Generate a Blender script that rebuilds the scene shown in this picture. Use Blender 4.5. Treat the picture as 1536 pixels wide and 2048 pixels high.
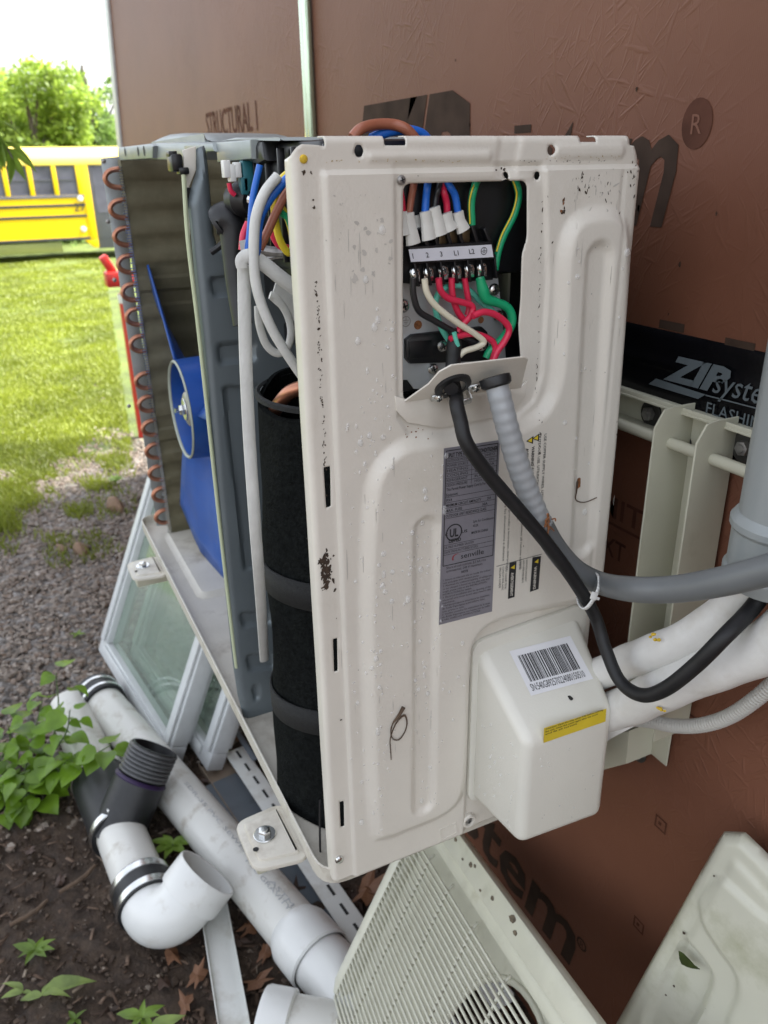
import bpy, bmesh, math, random
import numpy as np
from mathutils import Vector, Matrix

rng = np.random.default_rng(7)
random.seed(7)
D = bpy.data
for o in list(D.objects):
    D.objects.remove(o, do_unlink=True)
scene = bpy.context.scene
COL = scene.collection
rad = math.radians

# ------------------------------------------------------------------ camera
# World axes: z up, the house wall runs along x at y = 0.45 and faces -y; the right-hand side panel of the
# air conditioner stands in the plane x = 0 with its lower front corner at the origin.
FPX = 1588.34                      # focal length in pixels of the 1536 x 2048 photograph
CAM = np.array([0.6717, -0.2658, 0.8003])
AZ, PITCH, ROLL = rad(25.440), rad(23.417), rad(-1.091)
_f = np.array([-math.cos(AZ)*math.cos(PITCH), math.sin(AZ)*math.cos(PITCH), -math.sin(PITCH)])
_r = np.cross(_f, [0, 0, 1]); _r /= np.linalg.norm(_r)
_u = np.cross(_r, _f)
_c, _s = math.cos(ROLL), math.sin(ROLL)
CR, CU, CF = _c*_r + _s*_u, -_s*_r + _c*_u, _f
cam_d = D.cameras.new('camera')
cam_d.sensor_fit = 'VERTICAL'; cam_d.sensor_height = 36.0
cam_d.lens = FPX/2048*36
cam_d.clip_start = 0.02; cam_d.clip_end = 400
cam_d.dof.use_dof = True; cam_d.dof.focus_distance = 0.80; cam_d.dof.aperture_fstop = 8.5
cam_o = D.objects.new('camera', cam_d); COL.objects.link(cam_o)
M4 = Matrix.Identity(4)
for i in range(3):
    M4[i][0], M4[i][1], M4[i][2], M4[i][3] = CR[i], CU[i], -CF[i], CAM[i]
cam_o.matrix_world = M4
scene.camera = cam_o

# ------------------------------------------------------------------ light
SUN_AZ = math.atan2(0.92, 0.10)     # direction towards the sun in the xy plane (behind the house)
SUN_EL = rad(52)
world = D.worlds.new('World'); scene.world = world; world.use_nodes = True
nt = world.node_tree; nt.nodes.clear()
sky = nt.nodes.new('ShaderNodeTexSky'); sky.sky_type = 'NISHITA'; sky.sun_disc = False
sky.sun_elevation = SUN_EL; sky.sun_rotation = math.pi/2 - SUN_AZ
sky.air_density = 1.0; sky.dust_density = 3.0; sky.ozone_density = 0.6
hs = nt.nodes.new('ShaderNodeHueSaturation'); hs.inputs['Saturation'].default_value = 0.30
bg = nt.nodes.new('ShaderNodeBackground'); bg.inputs['Strength'].default_value = 0.12
wo = nt.nodes.new('ShaderNodeOutputWorld')
nt.links.new(sky.outputs[0], hs.inputs['Color']); nt.links.new(hs.outputs[0], bg.inputs[0]); nt.links.new(bg.outputs[0], wo.inputs[0])
sun_d = D.lights.new('sun', 'SUN'); sun_d.energy = 4.2; sun_d.angle = rad(32); sun_d.color = (1.0, .96, .88)
sun_o = D.objects.new('sun', sun_d); COL.objects.link(sun_o)
_sd = Vector((math.cos(SUN_EL)*math.cos(SUN_AZ), math.cos(SUN_EL)*math.sin(SUN_AZ), math.sin(SUN_EL)))
sun_o.rotation_euler = _sd.to_track_quat('Z', 'Y').to_euler(); sun_o.location = (0, 6, 8)
scene.render.engine = 'CYCLES'
scene.view_settings.view_transform = 'Standard'; scene.view_settings.look = 'None'
scene.view_settings.exposure = 2.25; scene.view_settings.gamma = 1.0
scene.view_settings.use_curve_mapping = False
scene.cycles.max_bounces = 8; scene.cycles.transparent_max_bounces = 12

# ------------------------------------------------------------------ measuring helper
def at(px, py, x=None, y=None, z=None, d=None):
    """The point of a plane x = / y = / z = (or at depth d) that lies on the line of sight of a photo pixel."""
    v = CF + CR*(px-768)/FPX + CU*(1024-py)/FPX
    if x is not None: t = (x-CAM[0])/v[0]
    elif y is not None: t = (y-CAM[1])/v[1]
    elif z is not None: t = (z-CAM[2])/v[2]
    else: t = d
    return CAM + t*v
def ats(pts, **k): return [at(p[0], p[1], **k) for p in pts]

# ------------------------------------------------------------------ materials
MATS = {}
def mat(name, col, rough=.5, metal=0, var=.12, scale=30, bump=0, bscale=200, spec=None, trans=0, coat=0, dirt=None, dscale=12, damt=.5, stretch=None, ior=None, emit=None, alpha=1, dthr=.55):
    m = D.materials.new(name); m.use_nodes = True
    t = m.node_tree; N = t.nodes; L = t.links
    b = N['Principled BSDF']
    b.inputs['Roughness'].default_value = rough; b.inputs['Metallic'].default_value = metal
    if spec is not None: b.inputs['Specular IOR Level'].default_value = spec
    if trans: b.inputs['Transmission Weight'].default_value = trans
    if coat: b.inputs['Coat Weight'].default_value = coat; b.inputs['Coat Roughness'].default_value = .08
    if ior: b.inputs['IOR'].default_value = ior
    if alpha < 1: b.inputs['Alpha'].default_value = alpha
    tc = N.new('ShaderNodeTexCoord'); vec = tc.outputs['Object']
    if stretch:
        mp = N.new('ShaderNodeMapping'); mp.inputs['Scale'].default_value = stretch
        L.new(vec, mp.inputs['Vector']); vec = mp.outputs[0]
    n = N.new('ShaderNodeTexNoise'); n.inputs['Scale'].default_value = scale; n.inputs['Detail'].default_value = 5
    L.new(vec, n.inputs['Vector'])
    r = N.new('ShaderNodeValToRGB')
    c = np.array(col[:3], float)
    r.color_ramp.elements[0].position = .3; r.color_ramp.elements[1].position = .7
    r.color_ramp.elements[0].color = (*np.clip(c*(1-var), 0, 1), 1); r.color_ramp.elements[1].color = (*np.clip(c*(1+var), 0, 1), 1)
    L.new(n.outputs[0], r.inputs[0]); out = r.outputs[0]
    if dirt is not None:
        n2 = N.new('ShaderNodeTexNoise'); n2.inputs['Scale'].default_value = dscale; n2.inputs['Detail'].default_value = 8; n2.inputs['Roughness'].default_value = .65
        L.new(vec, n2.inputs['Vector'])
        mr = N.new('ShaderNodeMapRange'); mr.inputs[1].default_value = dthr; mr.inputs[2].default_value = dthr+.2; mr.inputs[4].default_value = damt
        L.new(n2.outputs[0], mr.inputs[0])
        mx = N.new('ShaderNodeMix'); mx.data_type = 'RGBA'
        L.new(mr.outputs[0], mx.inputs[0]); L.new(out, mx.inputs[6]); mx.inputs[7].default_value = (*dirt, 1); out = mx.outputs[2]
    L.new(out, b.inputs['Base Color'])
    if emit: b.inputs['Emission Color'].default_value = (*col, 1); b.inputs['Emission Strength'].default_value = emit
    if bump:
        n3 = N.new('ShaderNodeTexNoise'); n3.inputs['Scale'].default_value = bscale; n3.inputs['Detail'].default_value = 4
        L.new(vec, n3.inputs['Vector'])
        bp = N.new('ShaderNodeBump'); bp.inputs['Strength'].default_value = 1; bp.inputs['Distance'].default_value = bump
        L.new(n3.outputs[0], bp.inputs['Height']); L.new(bp.outputs[0], b.inputs['Normal'])
    MATS[name] = m
    return m

# ------------------------------------------------------------------ mesh building
def nrm(v):
    v = np.asarray(v, float); return v/(np.linalg.norm(v)+1e-12)
class MB:
    def __init__(s): s.V = []; s.F = []; s.M = []; s.n = 0
    def add(s, V, F, m=0):
        V = np.asarray(V, float).reshape(-1, 3)
        s.V.append(V); o = s.n
        for f in F: s.F.append([i+o for i in f]); s.M.append(m)
        s.n += len(V); return s
    def box(s, c, h, R=None, m=0, bev=0.0):
        """box with half sizes h, axes the rows of R, chamfered edges"""
        c = np.asarray(c, float); h = np.asarray(h, float); R = np.eye(3) if R is None else np.asarray(R, float)
        if bev <= 0:
            V = [[sx*h[0], sy*h[1], sz*h[2]] for sx in (-1, 1) for sy in (-1, 1) for sz in (-1, 1)]
            F = [(0, 1, 3, 2), (4, 6, 7, 5), (0, 4, 5, 1), (2, 3, 7, 6), (0, 2, 6, 4), (1, 5, 7, 3)]
        else:
            bm = bmesh.new(); bmesh.ops.create_cube(bm, size=2)
            for v in bm.verts: v.co = Vector((v.co.x*h[0], v.co.y*h[1], v.co.z*h[2]))
            bmesh.ops.bevel(bm, geom=bm.edges[:], offset=min(bev, min(h)*.95), segments=2, profile=.5, affect='EDGES')
            bm.verts.index_update()
            V = [v.co[:] for v in bm.verts]; F = [[v.index for v in f.verts] for f in bm.faces]; bm.free()
        return s.add(np.asarray(V)@R + c, F, m)
    def bar(s, a, b, w, t, up=(0, 0, 1), m=0, bev=0.0):
        """rectangular bar from a to b, width w across, thickness t along up"""
        a, b = np.asarray(a, float), np.asarray(b, float); x = nrm(b-a); y = nrm(np.cross(up, x)); z = np.cross(x, y)
        return s.box((a+b)/2, (np.linalg.norm(b-a)/2, w/2, t/2), np.array([x, y, z]), m, bev)
    def tube(s, P, r, seg=10, m=0, res=6, caps=True, closed=False, smooth=True, flat=None, rib=None):
        P = [np.asarray(p, float) for p in P]
        rr = list(r) if hasattr(r, '__len__') else [r]*len(P)
        if smooth and len(P) > 2:
            Q = []; RR = []; n = len(P); rngk = range(n if closed else n-1)
            for i in rngk:
                p0, p1, p2, p3 = (P[(i-1) % n] if closed or i > 0 else 2*P[0]-P[1]), P[i], P[(i+1) % n], (P[(i+2) % n] if closed or i+2 < n else 2*P[n-1]-P[n-2])
                for k in range(res):
                    t = k/res
                    Q.append(.5*((2*p1)+(-p0+p2)*t+(2*p0-5*p1+4*p2-p3)*t*t+(-p0+3*p1-3*p2+p3)*t**3))
                    RR.append(rr[i]*(1-t)+rr[(i+1) % n]*t)
            if not closed: Q.append(P[-1]); RR.append(rr[-1])
        else: Q, RR = P, rr
        if rib:                               # resample densely and swell the radius regularly: (pitch, amount)
            Q = np.array(Q); L = np.r_[0, np.cumsum(np.linalg.norm(np.diff(Q, axis=0), axis=1))]
            k = int(L[-1]/rib[0]*6); ss = np.linspace(0, L[-1], k)
            RR = np.interp(ss, L, RR)*(1+rib[1]*np.clip(np.sin(ss/rib[0]*2*math.pi)*1.5, -1, 1))
            Q = np.stack([np.interp(ss, L, Q[:, i]) for i in range(3)], 1); Q = list(Q)
        n = len(Q); T = []
        for i in range(n):
            a = Q[i-1] if (i > 0 or closed) else Q[0]; b = Q[(i+1) % n] if (i+1 < n or closed) else Q[-1]
            T.append(nrm(b-a))
        up = np.array([0, 0, 1.]) if abs(T[0][2]) < .9 else np.array([1., 0, 0])
        X = nrm(np.cross(up, T[0])); V = []
        for i in range(n):
            X = nrm(X-T[i]*np.dot(X, T[i])); Y = np.cross(T[i], X)
            for k in range(seg):
                a = 2*math.pi*k/seg
                fx = flat if flat else 1
                V.append(Q[i]+RR[i]*(X*math.cos(a)+Y*math.sin(a)*fx))
        F = []
        for i in range(n if closed else n-1):
            for k in range(seg):
                j = (i+1) % n; k2 = (k+1) % seg
                F.append((i*seg+k, i*seg+k2, j*seg+k2, j*seg+k))
        if caps and not closed:
            F.append(tuple(range(seg-1, -1, -1))); F.append(tuple((n-1)*seg+k for k in range(seg)))
        return s.add(V, F, m)
    def lathe(s, o, axis, prof, seg=24, m=0, ref=None, ell=1.0):
        """prof: (radius, height along axis) pairs; ms per segment may be a list"""
        z = nrm(axis); ref = np.array(ref if ref is not None else ((0, 0, 1) if abs(z[2]) < .9 else (1, 0, 0)), float)
        x = nrm(ref-z*np.dot(ref, z)); y = np.cross(z, x); o = np.asarray(o, float); V = []
        for r, h in prof:
            for k in range(seg):
                a = 2*math.pi*k/seg
                V.append(o+z*h+r*(x*math.cos(a)+y*math.sin(a)*ell))
        for i in range(len(prof)-1):
            F = [(i*seg+k, i*seg+(k+1) % seg, (i+1)*seg+(k+1) % seg, (i+1)*seg+k) for k in range(seg)]
            mi = m[i] if hasattr(m, '__len__') else m
            if i == 0: s.add(V, F, mi)
            else:
                off = s.n-len(V)
                for f in F: s.F.append([q+off for q in f]); s.M.append(mi)
        off = s.n-len(V)
        if prof[0][0] > 1e-6 and prof[0][0] < 1e3:
            pass
        return s
    def disc(s, o, axis, r, seg=20, m=0):
        z = nrm(axis); ref = np.array((0, 0, 1) if abs(z[2]) < .9 else (1, 0, 0), float)
        x = nrm(ref-z*np.dot(ref, z)); y = np.cross(z, x)
        return s.add([np.asarray(o)+r*(x*math.cos(2*math.pi*k/seg)+y*math.sin(2*math.pi*k/seg)) for k in range(seg)], [tuple(range(seg))], m)
    def prism(s, P, n, t, m=0, cham=0.0):
        """polygon P (3-D points, planar) given thickness t along -n, with chamfered front edge"""
        P = [np.asarray(p, float) for p in P]; n = nrm(n); k = len(P)
        A = sum(np.cross(P[i], P[(i+1) % k]) for i in range(k))
        if np.dot(A, n) < 0: P = P[::-1]
        def inset(Q, d):
            R = []
            for i in range(k):
                e1 = nrm(Q[i]-Q[i-1]); e2 = nrm(Q[(i+1) % k]-Q[i]); n1 = np.cross(n, e1); n2 = np.cross(n, e2)
                b = n1+n2; den = max(1+np.dot(n1, n2), .3); R.append(Q[i]+d*b/den)
            return R
        rings = [[p-n*t for p in P]]
        if cham > 0:
            rings += [[p-n*cham for p in P], [q-n*cham*.3 for q in inset(P, cham*.3)], inset(P, cham)]
        else: rings += [P]
        V = [v for r in rings for v in r]; F = [tuple(range(k-1, -1, -1))]
        for j in range(len(rings)-1):
            F += [(j*k+i, j*k+(i+1) % k, (j+1)*k+(i+1) % k, (j+1)*k+i) for i in range(k)]
        F.append(tuple((len(rings)-1)*k+i for i in range(k)))
        return s.add(V, F, m)
    def build(s, name, mats, parent=None, sharp=32, smooth=True):
        V = np.concatenate(s.V) if s.V else np.zeros((0, 3))
        return mesh_obj(name, V, s.F, mats, s.M, parent, sharp, smooth)
def world_of(o):
    p = Vector((0, 0, 0))
    while o: p = p+o.location; o = o.parent
    return np.array(p)
def mesh_obj(name, V, F, mats, M=None, parent=None, sharp=32, smooth=True):
    V = np.asarray(V, float)
    if parent is not None: org = world_of(parent); loc = (0, 0, 0)
    else:
        org = np.array([(V[:, 0].min()+V[:, 0].max())/2, (V[:, 1].min()+V[:, 1].max())/2, V[:, 2].min()]); loc = org
    me = D.meshes.new(name); L = V-org
    if isinstance(F, np.ndarray):
        k = F.shape[1]; me.vertices.add(len(L)); me.vertices.foreach_set('co', L.astype(np.float32).ravel())
        me.loops.add(F.size); me.loops.foreach_set('vertex_index', F.astype(np.int32).ravel())
        me.polygons.add(len(F)); me.polygons.foreach_set('loop_start', np.arange(0, F.size, k, dtype=np.int32))
        me.update(calc_edges=True); me.validate()
    else:
        me.from_pydata(L.tolist(), [], F)
    for m in (mats if isinstance(mats, (list, tuple)) else [mats]): me.materials.append(MATS[m] if isinstance(m, str) else m)
    if M is not None and len(M) == len(me.polygons): me.polygons.foreach_set('material_index', np.asarray(M, dtype=np.int32))
    if smooth:
        me.polygons.foreach_set('use_smooth', np.ones(len(me.polygons), dtype=bool))
        if sharp: me.set_sharp_from_angle(angle=rad(sharp))
    me.update()
    o = D.objects.new(name, me); COL.objects.link(o); o.location = loc
    if parent is not None: o.parent = parent
    return o
def thing(name, label, cat, loc, group=None):
    o = D.objects.new(name, None); COL.objects.link(o); o.location = loc; o.empty_display_size = .05
    return tag(o, label, cat, group)
def tag(o, label=None, cat=None, group=None, kind=None):
    if label: o['label'] = label
    if cat: o['category'] = cat
    if group: o['group'] = group
    if kind: o['kind'] = kind
    return o
def lab(o, text): o['label'] = text; return o
def copy_tree(o, parent=None):
    c = o.copy(); COL.objects.link(c)
    if parent is not None: c.parent = parent
    for ch in list(o.children): copy_tree(ch, c)
    return c
_tc = {}
def text_geo(txt, bold=0.0, shear=0.0):
    key = (txt, bold, shear)
    if key in _tc: return _tc[key]
    c = D.curves.new('lettering', 'FONT'); c.body = txt; c.resolution_u = 2; c.offset = bold; c.shear = shear; c.fill_mode = 'FRONT'
    o = D.objects.new('lettering', c); COL.objects.link(o)
    bpy.context.view_layer.update()
    me = o.evaluated_get(bpy.context.evaluated_depsgraph_get()).to_mesh()
    V = np.array([v.co[:] for v in me.vertices]).reshape(-1, 3); F = [list(p.vertices) for p in me.polygons]
    o.evaluated_get(bpy.context.evaluated_depsgraph_get()).to_mesh_clear() if False else None
    D.objects.remove(o, do_unlink=True); D.curves.remove(c)
    _tc[key] = (V, F); return V, F
def put_text(mb, txt, p, xd, yd, h, w=None, m=0, bold=0.0, shear=0.0, lift=0.0):
    """flat lettering: lower left corner p, reading direction xd, letter-up yd, cap height h, total width w (or natural)"""
    V, F = text_geo(txt, bold, shear)
    if len(V) == 0: return
    xd, yd = nrm(xd), nrm(yd); n = np.cross(xd, yd)
    k = h/0.70; x0 = V[:, 0].min(); ww = V[:, 0].max()-x0; kx = k if w is None else w/ww
    mb.add(np.asarray(p)+np.outer((V[:, 0]-x0)*kx, xd)+np.outer(V[:, 1]*k, yd)+n*lift, F, m)
def smooth01(t): t = np.clip(t, 0, 1); return t*t*(3-2*t)
def catmull(P, res=6, closed=True):
    P = np.asarray(P, float); n = len(P); Q = []
    for i in range(n if closed else n-1):
        p0, p1, p2, p3 = (P[(i-1) % n] if closed or i else P[0]), P[i], P[(i+1) % n], (P[(i+2) % n] if closed or i+2 < n else P[-1])
        for k in range(res):
            t = k/res; Q.append(.5*((2*p1)+(-p0+p2)*t+(2*p0-5*p1+4*p2-p3)*t*t+(-p0+3*p1-3*p2+p3)*t**3))
    if not closed: Q.append(P[-1])
    return np.array(Q)
def sdf_poly(P, pts):
    """signed distance (negative inside) and nearest boundary point"""
    P = np.asarray(P, float); a = P; b = np.roll(P, -1, 0); X = np.asarray(pts, float)
    best = np.full(len(X), 1e9); near = np.zeros_like(X); ins = np.zeros(len(X), bool)
    for p, q in zip(a, b):
        e = q-p; w = X-p; t = np.clip((w@e)/(e@e+1e-15), 0, 1); c = p+t[:, None]*e
        d = ((X-c)**2).sum(1); k = d < best; best[k] = d[k]; near[k] = c[k]
        cond = ((p[1] > X[:, 1]) != (q[1] > X[:, 1]))
        xs = (q[0]-p[0])*(X[:, 1]-p[1])/((q[1]-p[1]) if abs(q[1]-p[1]) > 1e-12 else 1e-12)+p[0]
        ins ^= cond & (X[:, 0] < xs)
    d = np.sqrt(best); d[ins] *= -1
    return d, near
def capsule(p, q, r, n=8):
    p, q = np.asarray(p, float), np.asarray(q, float); t = nrm(q-p); s = np.array([-t[1], t[0]]); P = []
    for k in range(n+1):
        a = math.pi*k/n; P.append(q+r*(s*math.cos(a)+t*math.sin(a)))
    for k in range(n+1):
        a = math.pi*k/n; P.append(p-r*(s*math.cos(a)+t*math.sin(a)))
    return np.array(P)
def screw(mb, p, n, r, m_head=0, m_dark=1, slot=True):
    n = nrm(n)
    mb.lathe(p, n, [(r*.98, -r*.2), (r, r*.12), (r*.8, r*.42), (r*.45, r*.56), (0.0001, r*.6)], 14, m_head)
    if slot:
        ref = np.array((0, 0, 1.)) if abs(n[2]) < .9 else np.array((1., 0, 0)); x = nrm(np.cross(ref, n)); y = np.cross(n, x)
        for a in (x+.3*y, y-.3*x):
            a = nrm(a); mb.box(np.asarray(p)+n*r*.52, (r*.52, r*.11, r*.14), np.array([a, np.cross(n, a), n]), m_dark)
def hexbolt(mb, p, n, r, washer=1.6, m=0, mw=None):
    n = nrm(n); mw = m if mw is None else mw
    if washer: mb.lathe(p, n, [(r*washer, -r*.1), (r*washer, r*.15), (r*washer*.95, r*.22), (r*.8, r*.24)], 24, mw)
    ref = np.array((0, 0, 1.)) if abs(n[2]) < .9 else np.array((1., 0, 0)); x = nrm(np.cross(ref, n)+.2*ref); x = nrm(x-n*np.dot(x, n)); y = np.cross(n, x)
    P = [np.asarray(p)+n*r*1.0+r*(x*math.cos(k*math.pi/3)+y*math.sin(k*math.pi/3)) for k in range(6)]
    mb.prism(P, n, r*.9, m, r*.14)
    mb.lathe(p, n, [(r*.55, r*.98), (r*.5, r*1.1), (.0001, r*1.12)], 12, m)
# ------------------------------------------------------------------ shared materials
mat('cream_paint', (.67, .635, .565), .28, var=.03, scale=14, dirt=(.40, .36, .27), dscale=9, damt=.22, dthr=.56, bump=.00025, bscale=260)
mat('cream_bracket', (.50, .49, .385), .42, var=.05, scale=10, dirt=(.26, .24, .16), dscale=14, damt=.35, dthr=.58, bump=.0002, bscale=200)
mat('cream_pan', (.56, .53, .46), .42, var=.07, scale=12, dirt=(.20, .15, .10), dscale=11, damt=.65, dthr=.52, bump=.0004, bscale=120)
mat('cover_paint', (.53, .525, .435), .30, var=.05, scale=8, dirt=(.22, .22, .11), dscale=8, damt=.6, dthr=.50)
mat('grille_paint', (.58, .57, .47), .36, var=.05, scale=20, dirt=(.28, .25, .16), dscale=16, damt=.45, dthr=.56)
mat('valve_plastic', (.68, .665, .595), .36, var=.03, scale=10, dirt=(.40, .37, .30), dscale=10, damt=.25, dthr=.58, bump=.00015, bscale=400)
mat('galvanised', (.52, .54, .56), .40, .40, var=.12, scale=26, bump=.0002, bscale=90)
mat('dull_galvanised', (.34, .37, .375), .46, .55, var=.08, scale=14, dirt=(.2, .2, .19), dscale=20, damt=.4, dthr=.55, bump=.0002, bscale=60)
mat('partition_grey', (.17, .20, .215), .44, .35, var=.07, scale=9, dirt=(.10, .11, .11), dscale=10, damt=.5)
mat('zinc', (.70, .71, .70), .24, 1.0, var=.1, scale=60)
mat('dark_slot', (.015, .015, .015), .7, var=.1)
mat('aged_zinc', (.33, .32, .31), .42, .8, var=.25, scale=150)
mat('copper', (.44, .20, .125), .34, .85, var=.18, scale=60, dirt=(.25, .12, .07), dscale=60, damt=.5)
mat('black_plastic', (.006, .0065, .008), .34, var=.2, scale=30)
mat('black_rubber', (.011, .0115, .013), .46, var=.25, scale=40, dirt=(.04, .04, .04), dscale=20, damt=.3)
mat('black_cable', (.006, .006, .007), .55, var=.3, scale=60, bump=.0005, bscale=120)
mat('felt', (.0075, .0085, .0085), .95, var=.45, scale=150, bump=.003, bscale=300, dirt=(.018, .021, .019), dscale=30, damt=.4, spec=.05)
mat('felt_strap', (.010, .0105, .011), .85, var=.3, scale=200, bump=.001, bscale=500)
mat('fan_blue', (.014, .075, .31), .36, var=.12, scale=10, dirt=(.05, .06, .16), dscale=14, damt=.35)
mat('fan_rim', (.33, .36, .30), .5, var=.1)
mat('white_sleeve', (.60, .60, .575), .6, var=.07, scale=40, bump=.0006, bscale=300)
mat('white_plastic', (.72, .72, .69), .4, var=.05)
mat('pvc', (.62, .615, .575), .30, var=.035, scale=8, dirt=(.24, .185, .115), dscale=16, damt=.65, dthr=.53, bump=.0004, bscale=60)
mat('pvc_clean', (.67, .675, .655), .28, var=.03, scale=10, dirt=(.36, .31, .23), dscale=22, damt=.45, dthr=.58)
mat('vinyl', (.62, .63, .60), .4, var=.05, scale=12, dirt=(.30, .26, .19), dscale=11, damt=.5, dthr=.52)
mat('tan_vinyl', (.30, .235, .175), .5, var=.1, scale=12, dirt=(.10, .075, .05), dscale=9, damt=.7, dthr=.48)
mat('slate_vinyl', (.105, .125, .145), .5, var=.12, scale=12, dirt=(.05, .045, .04), dscale=9, damt=.5)
mat('conduit_grey', (.130, .138, .142), .42, var=.09, scale=20, dirt=(.17, .16, .15), dscale=14, damt=.35)
mat('conduit_white', (.33, .345, .355), .30, var=.06, scale=30, dirt=(.38, .38, .37), dscale=40, damt=.35)
mat('pipe_wrap', (.68, .67, .64), .52, var=.06, scale=30, dirt=(.42, .37, .28), dscale=12, damt=.38, dthr=.54, bump=.0012, bscale=60)
mat('drain_hose', (.55, .54, .50), .30, var=.05, scale=30, trans=.15)
mat('downpipe_grey', (.27, .29, .29), .28, var=.05, scale=8)
mat('red_paint', (.50, .03, .025), .35, var=.12, scale=20)
mat('bus_yellow', (.86, .56, .004), .3, var=.05, scale=1.5)
mat('bus_roof', (.80, .60, .14), .3, var=.03, scale=1)
mat('bus_black', (.03, .03, .035), .4, var=.1)
mat('olive_reflection', (.22, .24, .07), .5)  # yellow-green reflection on the bus tank, put into its colour
mat('bus_grey', (.095, .095, .12), .4, var=.1, scale=3)
mat('bus_glass', (.115, .115, .15), .08, var=.35, scale=1.6, spec=.35)
mat('tyre', (.015, .015, .015), .8, var=.2)
mat('glass', (.72, .84, .74), .02, var=0, trans=.84, ior=1.45)
mat('water', (.86, .87, .87), .04, var=0, spec=1.0, alpha=.30)  # whitish base paints the bright glint of the drops into their colour
mat('wire_brown', (.34, .115, .065), .38, var=.06); mat('wire_blue', (.012, .13, .56), .36, var=.06)
mat('wire_red', (.62, .022, .07), .34, var=.06); mat('wire_green', (.006, .33, .14), .36, var=.06)
mat('wire_yellow', (.72, .55, .03), .36, var=.06); mat('wire_black', (.014, .014, .016), .38, var=.1)
mat('wire_ivory', (.68, .64, .50), .4, var=.05); mat('wire_teal', (.12, .53, .40), .36, var=.06)
mat('terminal_cap', (.64, .64, .60), .34, var=.06); mat('brass_dark', (.12, .09, .05), .35, .8, var=.2)
mat('paper_white', (.76, .76, .78), .5, var=.02); mat('label_silver', (.235, .23, .26), .36, .2, var=.06, scale=40)
mat('ink', (.02, .02, .022), .6, var=.1); mat('ink_red', (.28, .05, .06), .6)
mat('label_yellow', (.66, .50, .025), .45, var=.06); mat('strip_white', (.62, .63, .68), .4, var=.03)
mat('mud', (.045, .028, .017), .85, var=.5, scale=300); mat('rust', (.22, .085, .03), .85, var=.5, scale=300)
mat('dry_leaf', (.16, .072, .034), .6, var=.5, scale=40); mat('dry_leaf_dark', (.055, .03, .02), .55, var=.5, scale=40)
mat('foam_yellow', (.62, .42, .03), .7, var=.2, scale=300)
mat('stone', (.19, .12, .075), .8, var=.3, scale=30, bump=.004, bscale=60)
mat('twig', (.085, .055, .035), .85, var=.4, scale=60)
mat('collar_grey', (.075, .077, .080), .45, var=.2, scale=60)
mat('purple_ink', (.030, .016, .060), .5)
mat('bark', (.12, .10, .085), .9, var=.35, scale=3, bump=.02, bscale=10)
def leaf_mat(name, col, var=.35, scale=3., rough=.5, trans=.35):
    m = D.materials.new(name); m.use_nodes = True; t = m.node_tree; N = t.nodes; L = t.links
    b = N['Principled BSDF']; out = N['Material Output']
    g = N.new('ShaderNodeNewGeometry'); n = N.new('ShaderNodeTexNoise'); n.inputs['Scale'].default_value = scale; n.inputs['Detail'].default_value = 3
    L.new(g.outputs['Position'], n.inputs['Vector'])
    r = N.new('ShaderNodeValToRGB'); c = np.array(col); r.color_ramp.elements[0].position = .3; r.color_ramp.elements[1].position = .7
    r.color_ramp.elements[0].color = (*np.clip(c*(1-var), 0, 1), 1); r.color_ramp.elements[1].color = (*np.clip(c*np.array([1+var*1.2, 1+var, 1+var*.5]), 0, 1), 1)
    L.new(n.outputs[0], r.inputs[0]); L.new(r.outputs[0], b.inputs['Base Color']); b.inputs['Roughness'].default_value = rough
    tr = N.new('ShaderNodeBsdfTranslucent'); mx = N.new('ShaderNodeMixShader'); mx.inputs[0].default_value = trans
    hv = N.new('ShaderNodeHueSaturation'); hv.inputs['Value'].default_value = 1.5; L.new(r.outputs[0], hv.inputs['Color']); L.new(hv.outputs[0], tr.inputs['Color'])
    L.new(b.outputs[0], mx.inputs[1]); L.new(tr.outputs[0], mx.inputs[2]); L.new(mx.outputs[0], out.inputs['Surface'])
    MATS[name] = m
leaf_mat('grass_blade', (.165, .205, .022), .30, 1.5)
leaf_mat('tree_leaf', (.21, .30, .05), .30, 1.0, trans=.5); leaf_mat('tree_leaf_dark', (.16, .25, .075), .3, 1.0, trans=.5); leaf_mat('tree_leaf_hazed', (.21, .29, .14), .25, .6, trans=.5)  # the far leaves are paler: haze put into their colour
leaf_mat('bush_leaf', (.14, .26, .020), .35, 14., .38); leaf_mat('weed_leaf', (.15, .25, .035), .3, 14., .45); leaf_mat('weed_leaf_pale', (.22, .31, .09), .3, 20., .45)

# ------------------------------------------------------------------ ground
def gz(x, y):
    x = np.asarray(x, float); y = np.asarray(y, float)
    s = np.clip(-x-4, 0, 19)
    return -.80-.026*s+.02*np.sin(x*1.7+y*2.1)*np.clip(-x-1, 0, 1)*.6+.008*np.sin(x*9+1)*np.sin(y*11)
def lawn_mask(x, y):
    n = .26*np.sin(x*3.1+1.3*np.sin(y*7))+.20*np.sin(y*13+x*5)+.16*np.sin(x*11-y*17)
    return np.clip((-3.45-1.6*np.clip(y+.3, 0, .5)+n*1.3-x)/.6, 0, 1)
def spaced(lo, a, b, hi, fine, grow=1.28):
    xs = list(np.arange(a, b+1e-9, fine)); s = fine
    x = xs[-1]
    while x < hi: s *= grow; x += s; xs.append(min(x, hi))
    x = xs[0]; s = fine
    while x > lo: s *= grow; x -= s; xs.insert(0, max(x, lo))
    return np.array(xs)
gx = spaced(-160, -4.4, .7, 60, .03); gy = spaced(-110, -.95, .46, 110, .03)
GX, GY = np.meshgrid(gx, gy, indexing='ij')
GZ = gz(GX, GY)
near = (GX > -4.6) & (GX < .9) & (GY > -1.2) & (GY < .6)
GZ = GZ+near*(rng.normal(0, .006, GX.shape))
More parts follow.
